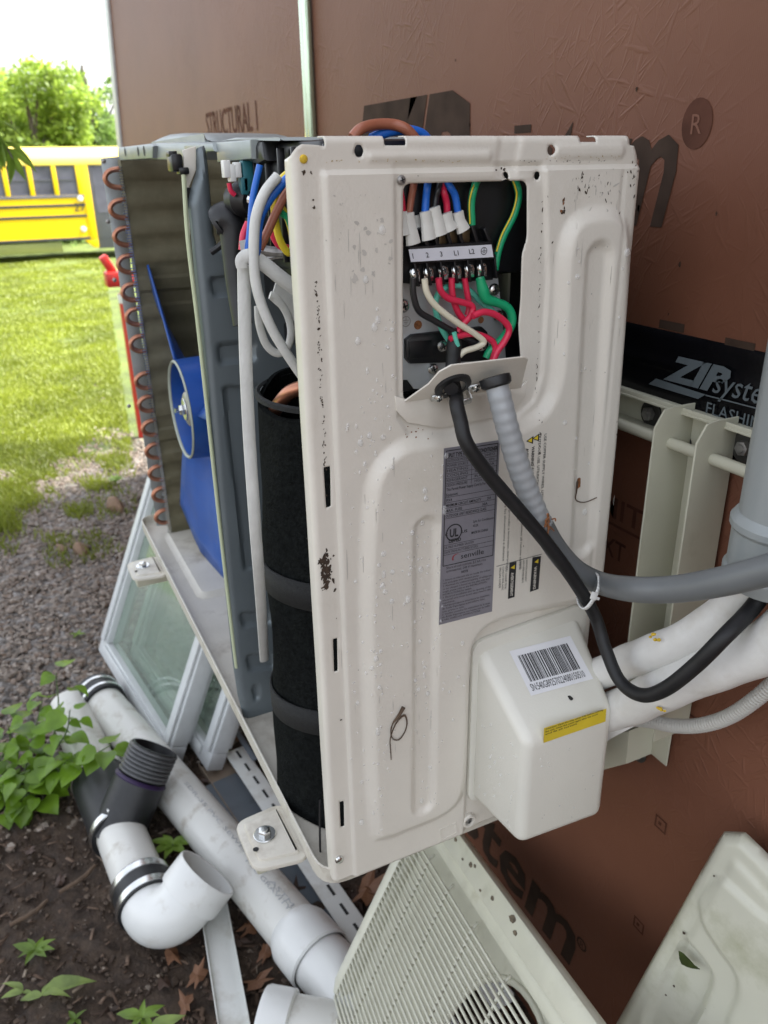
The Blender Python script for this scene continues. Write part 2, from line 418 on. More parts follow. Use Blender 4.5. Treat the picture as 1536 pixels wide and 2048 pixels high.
nx_, ny_ = GX.shape
idx = np.arange(nx_*ny_).reshape(nx_, ny_)
F = np.stack([idx[:-1, :-1], idx[1:, :-1], idx[1:, 1:], idx[:-1, 1:]], -1).reshape(-1, 4)
m = D.materials.new('ground_soil'); m.use_nodes = True; MATS['ground_soil'] = m
t = m.node_tree; N = t.nodes; L = t.links; b = N['Principled BSDF']; b.inputs['Roughness'].default_value = .8
g = N.new('ShaderNodeNewGeometry'); sx = N.new('ShaderNodeSeparateXYZ'); L.new(g.outputs['Position'], sx.inputs[0])
def mth(op, a, b_=None, c=None):
    q = N.new('ShaderNodeMath'); q.operation = op
    for i, v in enumerate((a, b_, c)):
        if v is None: continue
        if isinstance(v, (int, float)): q.inputs[i].default_value = v
        else: L.new(v, q.inputs[i])
    return q.outputs[0]
def noise(sc, det=5, ro=.6):
    q = N.new('ShaderNodeTexNoise'); q.inputs['Scale'].default_value = sc; q.inputs['Detail'].default_value = det; q.inputs['Roughness'].default_value = ro
    L.new(g.outputs['Position'], q.inputs['Vector']); return q.outputs[0]
def ramp(f, stops):
    r = N.new('ShaderNodeValToRGB'); e = r.color_ramp.elements
    while len(e) < len(stops): e.new(.5)
    for k, (p, c) in zip(e, stops): k.position = p; k.color = (*c, 1)
    L.new(f, r.inputs[0]); return r.outputs[0]
def mixc(f, a, b_):
    q = N.new('ShaderNodeMix'); q.data_type = 'RGBA'; L.new(f, q.inputs[0]); L.new(a, q.inputs[6]); L.new(b_, q.inputs[7]); return q.outputs[2]
X_, Y_ = sx.outputs[0], sx.outputs[1]
soil = ramp(noise(28, 8, .7), [(.3, (.022, .013, .008)), (.5, (.055, .034, .021)), (.72, (.105, .070, .044))])
vor = N.new('ShaderNodeTexVoronoi'); vor.inputs['Scale'].default_value = 55; L.new(g.outputs['Position'], vor.inputs['Vector'])
sepc = N.new('ShaderNodeSeparateColor'); L.new(vor.outputs['Color'], sepc.inputs[0])
grav = ramp(sepc.outputs[0], [(0, (.06, .05, .042)), (.5, (.16, .145, .13)), (1, (.32, .30, .285))])
lawn = ramp(noise(2.2, 6), [(.35, (.05, .07, .012)), (.6, (.11, .15, .02)), (.8, (.14, .15, .03))])
gm = mth('MULTIPLY', mth('ADD', mth('ADD', mth('MULTIPLY', X_, -1), -1.30), mth('MULTIPLY', mth('SUBTRACT', noise(3.5), .5), 1.3)), 3.0)
q = N.new('ShaderNodeClamp'); L.new(gm, q.inputs[0]); gmask = q.outputs[0]
yc = N.new('ShaderNodeClamp'); L.new(mth('ADD', Y_, .3), yc.inputs[0]); yc.inputs['Max'].default_value = .5
lm = mth('MULTIPLY', mth('ADD', mth('SUBTRACT', mth('ADD', mth('MULTIPLY', yc.outputs[0], -1.6), -3.45), X_), mth('MULTIPLY', mth('SUBTRACT', noise(4), .5), 1.2)), 2.5)
q2 = N.new('ShaderNodeClamp'); L.new(lm, q2.inputs[0])
col = mixc(q2.outputs[0], mixc(gmask, soil, grav), lawn)
L.new(col, b.inputs['Base Color'])
bp = N.new('ShaderNodeBump'); bp.inputs['Distance'].default_value = .02; bp.inputs['Strength'].default_value = .9; L.new(noise(60, 8, .7), bp.inputs['Height']); L.new(bp.outputs[0], b.inputs['Normal'])
ground = mesh_obj('ground', np.stack([GX, GY, GZ], -1).reshape(-1, 3), F, 'ground_soil', sharp=0)
tag(ground, 'dark wet soil, gravel and lawn sloping away to the trees', None, None, 'structure')

# ------------------------------------------------------------------ house wall
WY = .45                                              # face of the sheathing
m = D.materials.new('brown_sheathing'); m.use_nodes = True; MATS['brown_sheathing'] = m
t = m.node_tree; N = t.nodes; L = t.links; b = N['Principled BSDF']
g = N.new('ShaderNodeNewGeometry')
b.inputs['Roughness'].default_value = .55; b.inputs['Specular IOR Level'].default_value = .28
base = ramp(noise(2.2, 5), [(.3, (.140, .055, .031)), (.7, (.180, .074, .043))])
spots = ramp(noise(24, 6, .7), [(.70, (0, 0, 0)), (.78, (1, 1, 1))])
sc_ = N.new('ShaderNodeSeparateColor'); L.new(spots, sc_.inputs[0])
dk = N.new('ShaderNodeRGB'); dk.outputs[0].default_value = (.05, .028, .02, 1)
L.new(mixc(mth('MULTIPLY', sc_.outputs[0], .5), base, dk.outputs[0]), b.inputs['Base Color'])
hs_ = None
for ang, s1, s2, off in ((18, 130, 16, 0), (-40, 150, 19, 3), (62, 140, 17, 7), (-75, 120, 20, 11), (40, 170, 22, 17), (-12, 150, 18, 23)):
    mp = N.new('ShaderNodeMapping'); mp.vector_type = 'TEXTURE'; mp.inputs['Rotation'].default_value = (0, rad(ang), 0); mp.inputs['Scale'].default_value = (1/s1, 1, 1/s2); mp.inputs['Location'].default_value = (off, off, off)
    L.new(g.outputs['Position'], mp.inputs['Vector'])
    q = N.new('ShaderNodeTexNoise'); q.inputs['Scale'].default_value = 1; q.inputs['Detail'].default_value = 1; L.new(mp.outputs[0], q.inputs['Vector'])
    mr = N.new('ShaderNodeMapRange'); mr.inputs[1].default_value = .62; mr.inputs[2].default_value = .82; L.new(q.outputs[0], mr.inputs[0])
    hs_ = mr.outputs[0] if hs_ is None else mth('MAXIMUM', hs_, mr.outputs[0])
wv = N.new('ShaderNodeTexWave'); wv.inputs['Scale'].default_value = 130; wv.inputs['Distortion'].default_value = 4; wv.inputs['Detail'].default_value = 2; L.new(g.outputs['Position'], wv.inputs['Vector'])
pm = N.new('ShaderNodeMapRange'); pm.inputs[1].default_value = .38; pm.inputs[2].default_value = .66; pm.inputs[3].default_value = .05; pm.inputs[4].default_value = 1.3; L.new(noise(2.6, 3), pm.inputs[0])
hh = mth('ADD', mth('ADD', mth('MULTIPLY', hs_, pm.outputs[0]), mth('MULTIPLY', noise(9, 4), 1.0)), mth('MULTIPLY', wv.outputs[0], .04))
bp = N.new('ShaderNodeBump'); bp.inputs['Distance'].default_value = .0010; bp.inputs['Strength'].default_value = .7; L.new(hh, bp.inputs['Height']); L.new(bp.outputs[0], b.inputs['Normal'])
mat('faint_ink', (.090, .038, .025), .8, var=.3, scale=25, spec=.1)
mat('wall_ink', (.050, .032, .023), .8, var=.25, scale=25, spec=.1)
mat('tape_black', (.004, .004, .005), .25, var=.2, scale=20, bump=.0012, bscale=25, spec=.22)
mat('tape_print', (.105, .125, .135), .35, var=.06)
mat('trim_white', (.58, .60, .60), .4, var=.05); mat('wall_core', (.12, .09, .07), .8); mat('roof_shingle', (.06, .055, .05), .9, var=.3)

house = thing('house', 'house with brown printed wall sheathing behind the air conditioner', 'house', (0, .5, -.82))
def edge_x(z): return -3.776+(max(z, .9)-.949)*.311
SEAM = .575
up = [(edge_x(.9), WY, SEAM+.002), (3.2, WY, SEAM+.002), (3.2, WY, 2.75), (edge_x(2.75), WY, 2.75), (edge_x(.9), WY, .9)]
lo = [(edge_x(.9), WY, -1.05), (3.2, WY, -1.05), (3.2, WY, SEAM-.002), (edge_x(.9), WY, SEAM-.002)]
s_up = MB().prism(up, (0, -1, 0), .011, 0, .001).build('sheathing_panel', 'brown_sheathing', house); lab(s_up, 'upper brown sheathing panel with large dark lettering')
s_lo = MB().prism(lo, (0, -1, 0), .011, 0, .001).build('sheathing_panel', 'brown_sheathing', house); lab(s_lo, 'lower brown sheathing panel behind the grille')
MB().box((-.2, 2.6, .85), (3.3, 2.137, 1.88), None, 0).build('wall_core', 'wall_core', house)
rf = MB(); rf.prism([(-3.9, .40, 2.88), (3.5, .40, 2.88), (3.5, 2.7, 3.9), (-3.9, 2.7, 3.9)], (0, -.4, 1), .12, 0, .01)  # unseen roof, added for its shade, front edge cut back for sky light
rf.build('roof', 'roof_shingle', house)
tr = MB(); z0, z1 = .82, 2.74
tr.prism([(edge_x(z0)-.05, WY-.012, z0), (edge_x(z0)+.045, WY-.012, z0), (edge_x(z1)+.045, WY-.012, z1), (edge_x(z1)-.05, WY-.012, z1)], (0, -1, 0), .011, 0, .003)
tr.build('corner_board', 'trim_white', house)
def wtext(txt, x, z, h, w, parent, bold=0., shear=0., matn='wall_ink', y=WY-.0009, name='lettering', ang=0):
    mb = MB(); a = rad(ang); put_text(mb, txt, (x, y, z), (math.cos(a), 0, math.sin(a)), (-math.sin(a), 0, math.cos(a)), h, w, 0, bold, shear)
    return mb.build(name, matn, parent, smooth=False)
wtext('ZIP', -.985, .695, .205, .49, s_up, .055, .33)
wtext('system', -.47, .735, .138, .415, s_up, .018, .28)
p = at(415, 272, y=WY); q_ = at(517, 268, y=WY)
wtext('STRUCTURAL 1', p[0], p[2]-.005, .07, q_[0]-p[0], s_up, .01, 0., 'faint_ink')
def ring(mb, c, r, w, y, n=24, ex=1.0):
    V = []
    for k in range(n):
        a = 2*math.pi*k/n
        for rr in (r, r-w): V.append((c[0]+rr*math.cos(a)*ex, y, c[1]+rr*math.sin(a)))
    mb.add(V, [(2*k, 2*((k+1) % n), 2*((k+1) % n)+1, 2*k+1) for k in range(n)])
mb = MB(); ring(mb, (-.033, .838), .025, .0249, WY-.0009, 28, .85); put_text(mb, 'R', (-.040, WY-.0016, .828), (1, 0, 0), (0, 0, 1), .020, None, 1, .0)
mb.build('registered_mark', ['faint_ink', 'brown_sheathing'], s_up, smooth=False)
wtext('system', -.635, -.528, .132, .56, s_lo, .02, .18)
mb = MB(); ring(mb, (-.062, -.449), .013, .004, WY-.0009); put_text(mb, 'R', (-.066, WY-.0009, -.456), (1, 0, 0), (0, 0, 1), .013)
mb.build('registered_mark', 'wall_ink', s_lo, smooth=False); mb = MB(); mb.add([(-.085, WY-.0009, -.535), (-.083, WY-.0009, -.537), (-.015, WY-.0009, -.605), (-.018, WY-.0009, -.606)], [(0, 1, 2, 3)])
mb.build('printed_line', 'wall_ink', s_lo, smooth=False)
mb = MB()                                             # printed nail-position boxes and rule lines
def pbox(px, py, s=.011, tgt=None):
    c = at(px, py, y=WY); w = .003
    for a0, a1, b0, b1 in ((-s, s, -s, -s+w), (-s, s, s-w, s), (-s, -s+w, -s+w, s-w), (s-w, s, -s+w, s-w), (-s*.4, s*.1, -w, w)):
        mb.add([(c[0]+a0, WY-.0009, c[2]+b0), (c[0]+a1, WY-.0009, c[2]+b0), (c[0]+a1, WY-.0009, c[2]+b1), (c[0]+a0, WY-.0009, c[2]+b1)], [(0, 1, 2, 3)])
for q in ((1322, 1648), (1278, 1850), (1385, 1445), (1425, 1335), (1395, 1075)): pbox(*q)
a_, b_ = at(1205, 1040, y=WY), at(1275, 1075, y=WY)
mb.add([(a_[0], WY-.0009, a_[2]), (b_[0]+.1, WY-.0009, b_[2]), (b_[0]+.1, WY-.0009, b_[2]+.004), (a_[0], WY-.0009, a_[2]+.004)], [(0, 1, 2, 3)])
tag(mb.build('printed_marks', 'faint_ink', s_lo, smooth=False), None, None, None, 'stuff')
p = at(1218, 1030, y=WY); wtext('LIMIT', p[0]-.06, p[2], .030, .125, s_lo, .01, 0., 'faint_ink')
p = at(1210, 1105, y=WY); wtext('NEXT', p[0]-.05, p[2], .028, .09, s_lo, .01, 0., 'faint_ink')
mb = MB()
for q in ((1046, 258), (1344, 652), (1480, 690)): 
    c = at(*q, y=WY); mb.add([(c[0]-.02, WY-.0009, c[2]-.005), (c[0]+.02, WY-.0009, c[2]-.005), (c[0]+.02, WY-.0009, c[2]+.005), (c[0]-.02, WY-.0009, c[2]+.005)], [(0, 1, 2, 3)])
for k in range(13):                                   # small scuffs and knots
    c = at(rng.uniform(640, 1500), rng.uniform(5, 640), y=WY); s = rng.uniform(.001, .0030); a = rng.uniform(0, 6.28)
    V = [(c[0]+s*math.cos(a+i*1.05)*rng.uniform(.5, 1.3), WY-.0009, c[2]+s*1.8*math.sin(a+i*1.05)*rng.uniform(.5, 1.3)) for i in range(6)]
    mb.add(V, [range(6)])
tag(mb.build('wall_specks', 'wall_ink', s_up, smooth=False), None, None, None, 'stuff')
# flashing tape across the seam
TYy = WY-.0028; xt = np.arange(-2.6, 2.4, .01)
zr = np.linspace(.487, .617, 27)
XX, ZZ = np.meshgrid(xt, zr, indexing='ij')
YY = TYy-.0006*np.sin(XX*40+ZZ*30)*np.sin(ZZ*50)-.0030*np.exp(-((ZZ-(SEAM+.003))/.0045)**2)-.001*np.exp(-((ZZ-.545)/.003)**2)
YY[:, 0] = YY[:, -1] = WY-.0004
idx = np.arange(XX.size).reshape(XX.shape); F = np.stack([idx[:-1, :-1], idx[1:, :-1], idx[1:, 1:], idx[:-1, 1:]], -1).reshape(-1, 4)
tape = mesh_obj('flashing_tape', np.stack([XX, YY, ZZ], -1).reshape(-1, 3), F, 'tape_black', None, house, sharp=0)
lab(tape, 'glossy black flashing tape across the wall seam')
ty = TYy-.0034
mb = MB()
a_, b_ = at(1327, 752, y=ty), at(1448, 778, y=ty); tz = at(1345, 716, y=ty)[2]
put_text(mb, 'ZIP', (a_[0], ty, a_[2]-.002), (1, 0, (b_[2]-a_[2])/(b_[0]-a_[0])*.4), (0, 0, 1), tz-a_[2]+.004, b_[0]-a_[0]+.006, 0, .05, .33)
a2, b2 = at(1424, 782, y=ty), at(1530, 812, y=ty)
put_text(mb, 'system', (a2[0], ty, a2[2]-.001), (1, 0, .02), (0, 0, 1), .0255, (b2[0]-a2[0])*1.28, 0, .002, .28)
c0, c1, c2, c3 = at(1297, 768, y=ty), at(1396, 798, y=ty), at(1411, 789, y=ty), at(1312, 757, y=ty)
mb.add([c0, c1, c2, c3], [(0, 1, 2, 3)])
e = at(1530, 816, y=ty); f_ = at(1411, 789, y=ty); mb.add([f_-np.array((0, 0, .0015)), e+np.array((.06, 0, -.0015)), e+np.array((.06, 0, 0)), f_], [(0, 1, 2, 3)])
a3, b3 = at(1411, 826, y=ty), at(1530, 862, y=ty)
put_text(mb, 'FLASHING TAPE', (a3[0], ty, a3[2]), (1, 0, .0), (0, 0, 1), at(1414, 803, y=ty)[2]-a3[2], (b3[0]-a3[0])*1.75, 0, .004)
mb.build('lettering', 'tape_print', tape, smooth=False)
# bright metal strip standing against the wall
mat('strip_metal', (.46, .56, .42), .12, .8, var=.06, scale=3, stretch=(20, 20, 1), bump=.0012, bscale=9)  # green tint puts the reflection of trees into the metal's colour
c = at(616, 200, y=WY-.012); mb = MB()
for dx, w in ((-.011, .0095), (.0095, .011)):
    mb.box((c[0]+dx, WY-.010, 1.0), (w, .007, 1.82), None, 0, .004)
mb.build('wall_strip', 'strip_metal', house)
# ------------------------------------------------------------------ the air conditioner
W, H = .3478, .800
ac = thing('air_conditioner', 'opened outdoor air conditioner hung beside the brown wall, its front off and wiring bared', 'air conditioner', (-.6, .17, -.03))
def yz(pts, x=0.0): return np.array([at(p[0], p[1], x=x)[1:] for p in pts])
def sheet(name, rect, step, outer, holes, mapper, mats, parent, thick=.0012, sharp=40):
    """A pressed sheet: a fine grid over rect (a0,a1,b0,b1), trimmed to outer and pierced by holes, edges snapped to the outlines."""
    a = np.arange(rect[0], rect[1]+step*.5, step); b = np.arange(rect[2], rect[3]+step*.5, step)
    A, B = np.meshgrid(a, b, indexing='ij'); P = np.stack([A, B], -1).reshape(-1, 2)
    idx = np.arange(A.size).reshape(A.shape); F = np.stack([idx[:-1, :-1], idx[1:, :-1], idx[1:, 1:], idx[:-1, 1:]], -1).reshape(-1, 4)
    C = P[F].mean(1); keep = np.ones(len(F), bool); pols = [(h, 1) for h in holes]+([(outer, -1)] if outer is not None else [])
    for pol, sg in pols:
        pol = np.asarray(pol); lo_, hi_ = pol.min(0)-step*3, pol.max(0)+step*3
        k = np.where(((C > lo_) & (C < hi_)).all(1))[0] if sg > 0 else np.arange(len(C))
        if len(k): d, _ = sdf_poly(pol, C[k]); keep[k[(d*sg) < 0]] = False
    used = np.zeros(len(P), int); gone = np.zeros(len(P), int)
    np.add.at(used, F[keep].ravel(), 1); np.add.at(gone, F[~keep].ravel(), 1)
    e = np.where((used > 0) & (gone > 0))[0]
    for pol, sg in pols:
        d, nr = sdf_poly(pol, P[e]); k = np.abs(d) < step*1.6; P[e[k]] = nr[k]
    F = F[keep]; um = -np.ones(len(P), int); u = np.unique(F); um[u] = np.arange(len(u)); F = um[F]; P = P[u]
    o = mesh_obj(name, mapper(P[:, 0], P[:, 1]), F, mats, None, parent, sharp)
    md = o.modifiers.new('thickness', 'SOLIDIFY'); md.thickness = thick; md.offset = -1
    return o
def rounded_path(pts, r, n=5):
    out = []
    for i in range(len(pts)):
        p = np.array(pts[i], float); a = np.array(pts[i-1], float); b = np.array(pts[(i+1) % len(pts)], float)
        u, v = nrm(a-p), nrm(b-p); s, e = p+u*r, p+v*r
        for k in range(n+1):
            t = k/n; out.append((1-t)**2*s+2*t*(1-t)*p+t*t*e)
    return np.array(out)
# pressed relief of the end panel
B_out = catmull(yz([(742, 1640), (731, 1400), (726, 1200), (732, 1020), (748, 940), (790, 893), (850, 876), (960, 862), (1035, 846), (1082, 810), (1104, 745), (1112, 620), (1118, 510), (1137, 448), (1175, 427), (1222, 431), (1246, 475), (1244, 620), (1232, 820), (1218, 1000), (1205, 1130), (1192, 1180), (1150, 1197), (1050, 1217), (985, 1237), (946, 1268), (934, 1325), (927, 1500), (917, 1580), (882, 1620), (810, 1650), (765, 1665)]), 4)
REC = yz([(786, 330), (1086, 326), (1092, 560), (1080, 745), (1064, 800), (1025, 836), (880, 866), (815, 868), (792, 835), (790, 700)])
DREC = catmull(yz([(936, 1330), (945, 1270), (980, 1240), (1060, 1222), (1178, 1200), (1206, 1216), (1208, 1290), (1198, 1480), (1186, 1640), (1060, 1668), (940, 1690), (930, 1600)]), 4)
SLOT1 = capsule(*yz([(843, 1052), (838, 1596)]), .0135)
SLOT2 = capsule(*yz([(1184, 515), (1153, 1078)]), .0145)
RIB1 = capsule(*yz([(742, 314), (975, 312)]), .0035); RIB2 = capsule(*yz([(1118, 303), (1238, 302)]), .006)
LEDGE = yz([(786, 332), (998, 330), (998, 352), (1060, 356), (786, 362)])
VAL = yz([(1002, 268), (1046, 268), (1030, 350), (990, 350)])
def relief(y, z):
    P = np.stack([y, z], -1)
    def band(pol, w, amp):
        d, _ = sdf_poly(pol, P); return amp*smooth01(.5-d/w)
    h = .0042*smooth01((y-.0005)/.004)*smooth01((H-z)/.0045)
    h = h-band(REC, .004, .0026)
    h = h+band(B_out, .018, .0085)-band(SLOT1, .010, .0056)-band(SLOT2, .012, .0064)-band(DREC, .008, .0065)
    h = h+band(RIB1, .006, .0022)+band(RIB2, .007, .0024)+band(LEDGE, .005, .0016)-band(VAL, .008, .0018)
    # small bosses round the screw holes
    for q in ((800, 360), (1073, 351), (1012, 350)):
        c = at(*q, x=0)[1:]; h = h-.0010*np.exp(-((y-c[0])**2+(z-c[1])**2)/(.006**2))
    h = h-.0012*np.exp(-((y-.345+.022)/.0022)**2)*smooth01((H-z)/.01)
    return h+.0004*np.sin(y*31+z*11)*np.sin(z*23)
YL, ZT, RL, RR_, RT = -.0235, float(at(900, 271, x=0)[2]), .006, .010, .006
def bend(s, e, r):
    """distance s past the tangent point of an edge of radius r: (offset along the sheet, drop)"""
    th = np.clip(s/r, 0, math.pi/2); return r*np.sin(th), r*(1-np.cos(th))+np.maximum(s-r*math.pi/2, 0)
def panel_map(a, b):
    y = a.copy(); x = np.zeros_like(a); z = b.copy()
    k = a < YL+RL; o_, dr = bend(YL+RL-a[k], 0, RL); y[k] = YL+RL-o_; x[k] -= dr
    k = a > W-RR_; o_, dr = bend(a[k]-(W-RR_), 0, RR_); y[k] = W-RR_+o_; x[k] -= dr
    k = b > ZT-RT; o_, dr = bend(b[k]-(ZT-RT), 0, RT); z[k] = ZT-RT+o_; x[k] -= dr
    lx = .0016*np.sin(np.clip(b, 0, .8)/.8*math.pi)       # the free front flange bows slightly
    return np.stack([x+relief(y, z)+lx*(a < 0)*0, y, z], -1)
hole_main = rounded_path(yz([(804, 367), (1053, 361), (1053, 482), (1043, 502), (1040, 600), (1035, 650), (1040, 720), (1040, 800), (804, 802)]), .008, 5)
def rnd(pts): return catmull(yz(pts), 3)
holes = [hole_main]
for c, r in (((718, 302), .0045), ((1102, 300), .0042), ((1073, 351), .0034), ((1012, 350), .003)):
    p = at(*c, x=0)[1:]; holes.append(np.array([p+r*np.array((math.cos(k*.5236), math.sin(k*.5236)*1.15)) for k in range(12)]))
holes += [yz([(647, 935), (661, 932), (662, 1013), (652, 1016)]), yz([(666, 1278), (675, 1276), (676, 1342), (668, 1344)]), yz([(679, 1600), (688, 1603), (689, 1652), (681, 1655)])]
zt2 = ZT+.03
def slit(pa, pb, pz): 
    y0 = at(pa, 270, x=0)[1]; y1 = at(pb, 270, x=0)[1]; z0 = at(pa, pz, x=0)[2]
    return np.array([(y0, zt2), (y1, zt2), (y1, z0), (y0, z0)])
holes += [slit(768, 812, 291), slit(1161, 1194, 284)]
holes += [np.array([(-.06, zt2), (at(647, 270, x=0)[1], zt2), (at(650, 285, x=0)[1], at(650, 293, x=0)[2]), (at(634, 288, x=0)[1], at(634, 290, x=0)[2]), (at(603, 286, x=0)[1], at(603, 288, x=0)[2]), (at(590, 300, x=0)[1]+.001, at(588, 296, x=0)[2]), (YL-.002, at(584, 312, x=0)[2]), (-.06, at(584, 330, x=0)[2])])]
holes += [np.array([(at(1257, 270, x=0)[1], zt2), (.42, zt2), (.42, at(1285, 322, x=0)[2]), (at(1278, 322, x=0)[1], at(1276, 322, x=0)[2]), (at(1268, 292, x=0)[1], at(1268, 292, x=0)[2]), (at(1258, 290, x=0)[1], at(1257, 290, x=0)[2])])]
panel = sheet('end_panel', (YL-.016, W+.05, .0, ZT+.012), .00215, None, holes, panel_map, 'cream_paint', ac)
lab(panel, 'cream pressed end panel with a wiring opening')
def on_panel(px, py, lift=0.0):
    p = at(px, py, x=0); p[0] = relief(np.array([p[1]]), np.array([p[2]]))[0]+lift; return p
XN = np.array([1., 0, 0])
mb = MB()
screw(mb, on_panel(800, 360, .0005), XN, .0042); 
mb.build('screw', ['aged_zinc', 'dark_slot'], panel)
mb = MB(); screw(mb, on_panel(607, 318, .0), XN, .0036, 0, 1, False); lab(mb.build('screw', ['foam_yellow', 'dark_slot'], panel), 'yellow topped screw in the upper left corner')
mb = MB(); screw(mb, on_panel(678, 1718, .001), XN, .0055, 0, 1, False); mb.build('screw', ['zinc', 'dark_slot'], panel)
# lower right screw boss and the embossed rectangle
p = on_panel(936, 1640, .0); mb = MB()
mb.lathe(p, XN, [(.0105, -.003), (.0100, .005), (.0088, .0066), (.0066, .0066), (.0058, .003), (.0001, .003)], 24, 0); screw(mb, p+XN*.003, XN, .0052, 1, 2)
mb.build('screw_boss', ['cream_paint', 'aged_zinc', 'dark_slot'], panel)
mb = MB(); q = [on_panel(*a, .0004) for a in ((877, 1655), (908, 1642), (910, 1660), (880, 1675))]
for i in range(4): mb.bar(q[i], q[(i+1) % 4], .0014, .0012, XN)
mb.build('embossed_frame', 'cream_paint', panel)
# ---- base pan
BX0, BX1, BY0, BY1 = -1.235, -.006, -.036, .355
ring_o = rounded_path([(BX0, BY0), (BX1, BY0), (BX1, BY1), (BX0, BY1)], .035)
def offs(P, d):
    n = len(P); R = []
    for i in range(n):
        t = nrm(P[(i+1) % n]-P[i-1]); R.append(P[i]+d*np.array([-t[1], t[0]]))
    return np.array(R)
ring_i = offs(ring_o, .0025); ring_f = offs(ring_o, .006); k = len(ring_o)
V = [(*p, -.012) for p in ring_o]+[(*p, .011) for p in ring_o]+[(*p, .0115) for p in ring_i]+[(*p, -.004) for p in ring_i]+[(*p, -.008) for p in ring_f]+[(*p, -.012) for p in ring_i]
F = []
for j in (0, 1, 2, 3): F += [(j*k+i, j*k+(i+1) % k, (j+1)*k+(i+1) % k, (j+1)*k+i) for i in range(k)]
F += [tuple(4*k+i for i in range(k)), tuple(5*k+i for i in range(k-1, -1, -1))]
mb = MB().add(V, F)
for (x0, x1, y0, y1, hgt) in ((-1.15, -.78, .0, .30, .010), (-.62, -.42, .02, .3, .008), (-.30, -.05, .10, .32, .010)):     # embossed plateaus of the pan
    rg = rounded_path([(x0, y0), (x1, y0), (x1, y1), (x0, y1)], .03); kk = len(rg); ri = offs(rg, .012)
    mb.add([(*p, -.008) for p in rg]+[(*p, -.008+hgt) for p in ri], [(i, (i+1) % kk, kk+(i+1) % kk, kk+i) for i in range(kk)]+[tuple(kk+i for i in range(kk))])
pan = mb.build('base_pan', 'cream_pan', ac)
lab(pan, 'dirty cream base pan with a thin raised lip')
# ---- mounting feet
def foot(cx):
    y0 = BY0
    P = rounded_path([(cx-.052, y0+.004), (cx-.045, y0-.068), (cx+.045, y0-.068), (cx+.058, y0+.004)], .018, 4)
    m_ = MB().prism([(*q, -.010) for q in P], (0, 0, 1), .006, 0, .003)
    P2 = offs(P, .010); m_.prism([(*q, -.0055) for q in P2], (0, 0, 1), .006, 0, .004)
    f_ = m_.build('mounting_foot', 'cream_pan', ac)
    b_ = MB(); hexbolt(b_, (cx, y0-.038, -.0045), (0, 0, 1), .0085, 1.75, 0, 0); b_.disc((cx+.018, y0-.056, -.0052), (0, 0, 1), .004, 10, 1)
    b_.build('bolt', ['zinc', 'dark_slot'], f_)
    return f_
fp = at(523, 1672, z=-.005); FX1 = fp[0]+.0; fp2 = at(286, 1132, z=-.005); FX2 = fp2[0]
foot(FX1); foot(FX2)
# ---- condenser coil
m = D.materials.new('coil_fins'); m.use_nodes = True; MATS['coil_fins'] = m
t = m.node_tree; N = t.nodes; L = t.links; b = N['Principled BSDF']; b.inputs['Roughness'].default_value = .55; b.inputs['Metallic'].default_value = .3
g = N.new('ShaderNodeNewGeometry'); sx = N.new('ShaderNodeSeparateXYZ'); L.new(g.outputs['Position'], sx.inputs[0])
base = ramp(noise(30, 4), [(.3, (.165, .150, .090)), (.7, (.22, .20, .125))]); L.new(base, b.inputs['Base Color'])
wv = N.new('ShaderNodeTexWave'); wv.wave_type = 'BANDS'; wv.bands_direction = 'DIAGONAL'; wv.inputs['Scale'].default_value = 260
cb = N.new('ShaderNodeCombineXYZ'); L.new(mth('ADD', sx.outputs[0], sx.outputs[1]), cb.inputs[0]); L.new(cb.outputs[0], wv.inputs['Vector'])
bp = N.new('ShaderNodeBump'); bp.inputs['Distance'].default_value = .0012; L.new(wv.outputs[0], bp.inputs['Height']); L.new(bp.outputs[0], b.inputs['Normal'])
XC = -1.12
z0c, z1c = -.004, .826
zz = np.linspace(z0c, z1c, 118); prof = .0014*np.sign(np.sin((zz-.012)*2*math.pi/.0555))*np.minimum(1, np.abs(np.sin((zz-.012)*2*math.pi/.0555))*3)
V = []; path = [(XC, .018), (XC, .30), (XC+.035, .335), (-.36, .335)]; nrm_p = [(1, 0), (1, -.35), (.5, -1), (0, -1)]
for (x, y), nn in zip(path, nrm_p):
    for z, d in zip(zz, prof): V.append((x+nn[0]*d, y+nn[1]*d, z))
kz = len(zz); F = [(i*kz+j, (i+1)*kz+j, (i+1)*kz+j+1, i*kz+j+1) for i in range(3) for j in range(kz-1)]
nb = len(V)
V += [(XC-.035, .018, z0c), (XC-.035, .018, z1c), (XC-.035, .345, z0c), (XC-.035, .345, z1c), (XC, .018, z0c), (XC, .018, z1c)]
F += [(nb, nb+1, nb+3, nb+2), (nb, nb+4, nb+5, nb+1)]
coil = MB().add(V, F).build('condenser_coil', 'coil_fins', ac, sharp=20)
lab(coil, 'dark finned condenser coil at the far end')
mb = MB()                                              # ragged bright fin edges beside the bends
for kf in range(150):
    z = z0c+.01+kf*(z1c-z0c-.02)/150; d = rng.uniform(.0, .005); mb.box((XC+.001, .016-d*.5, z), (.0012, .003+d*.5, .0012), None, 0)
tag(mb.build('fin_edges', 'zinc', coil, smooth=False), None, None, None, 'stuff')
bracket = MB().prism([at(201, 316, x=-1.165), at(247, 312, x=-1.165), at(262, 540, x=-1.165), at(342, 1050, x=-1.165), at(314, 1052, x=-1.165)], XN, .002, 0, .0006)
for q in ((207, 322), (216, 443), (258, 812), (229, 560)): screw(bracket, at(*q, x=-1.164), XN, .0045, 1, 1, False)
cb_ = bracket.build('coil_bracket', ['dull_galvanised', 'aged_zinc'], coil)
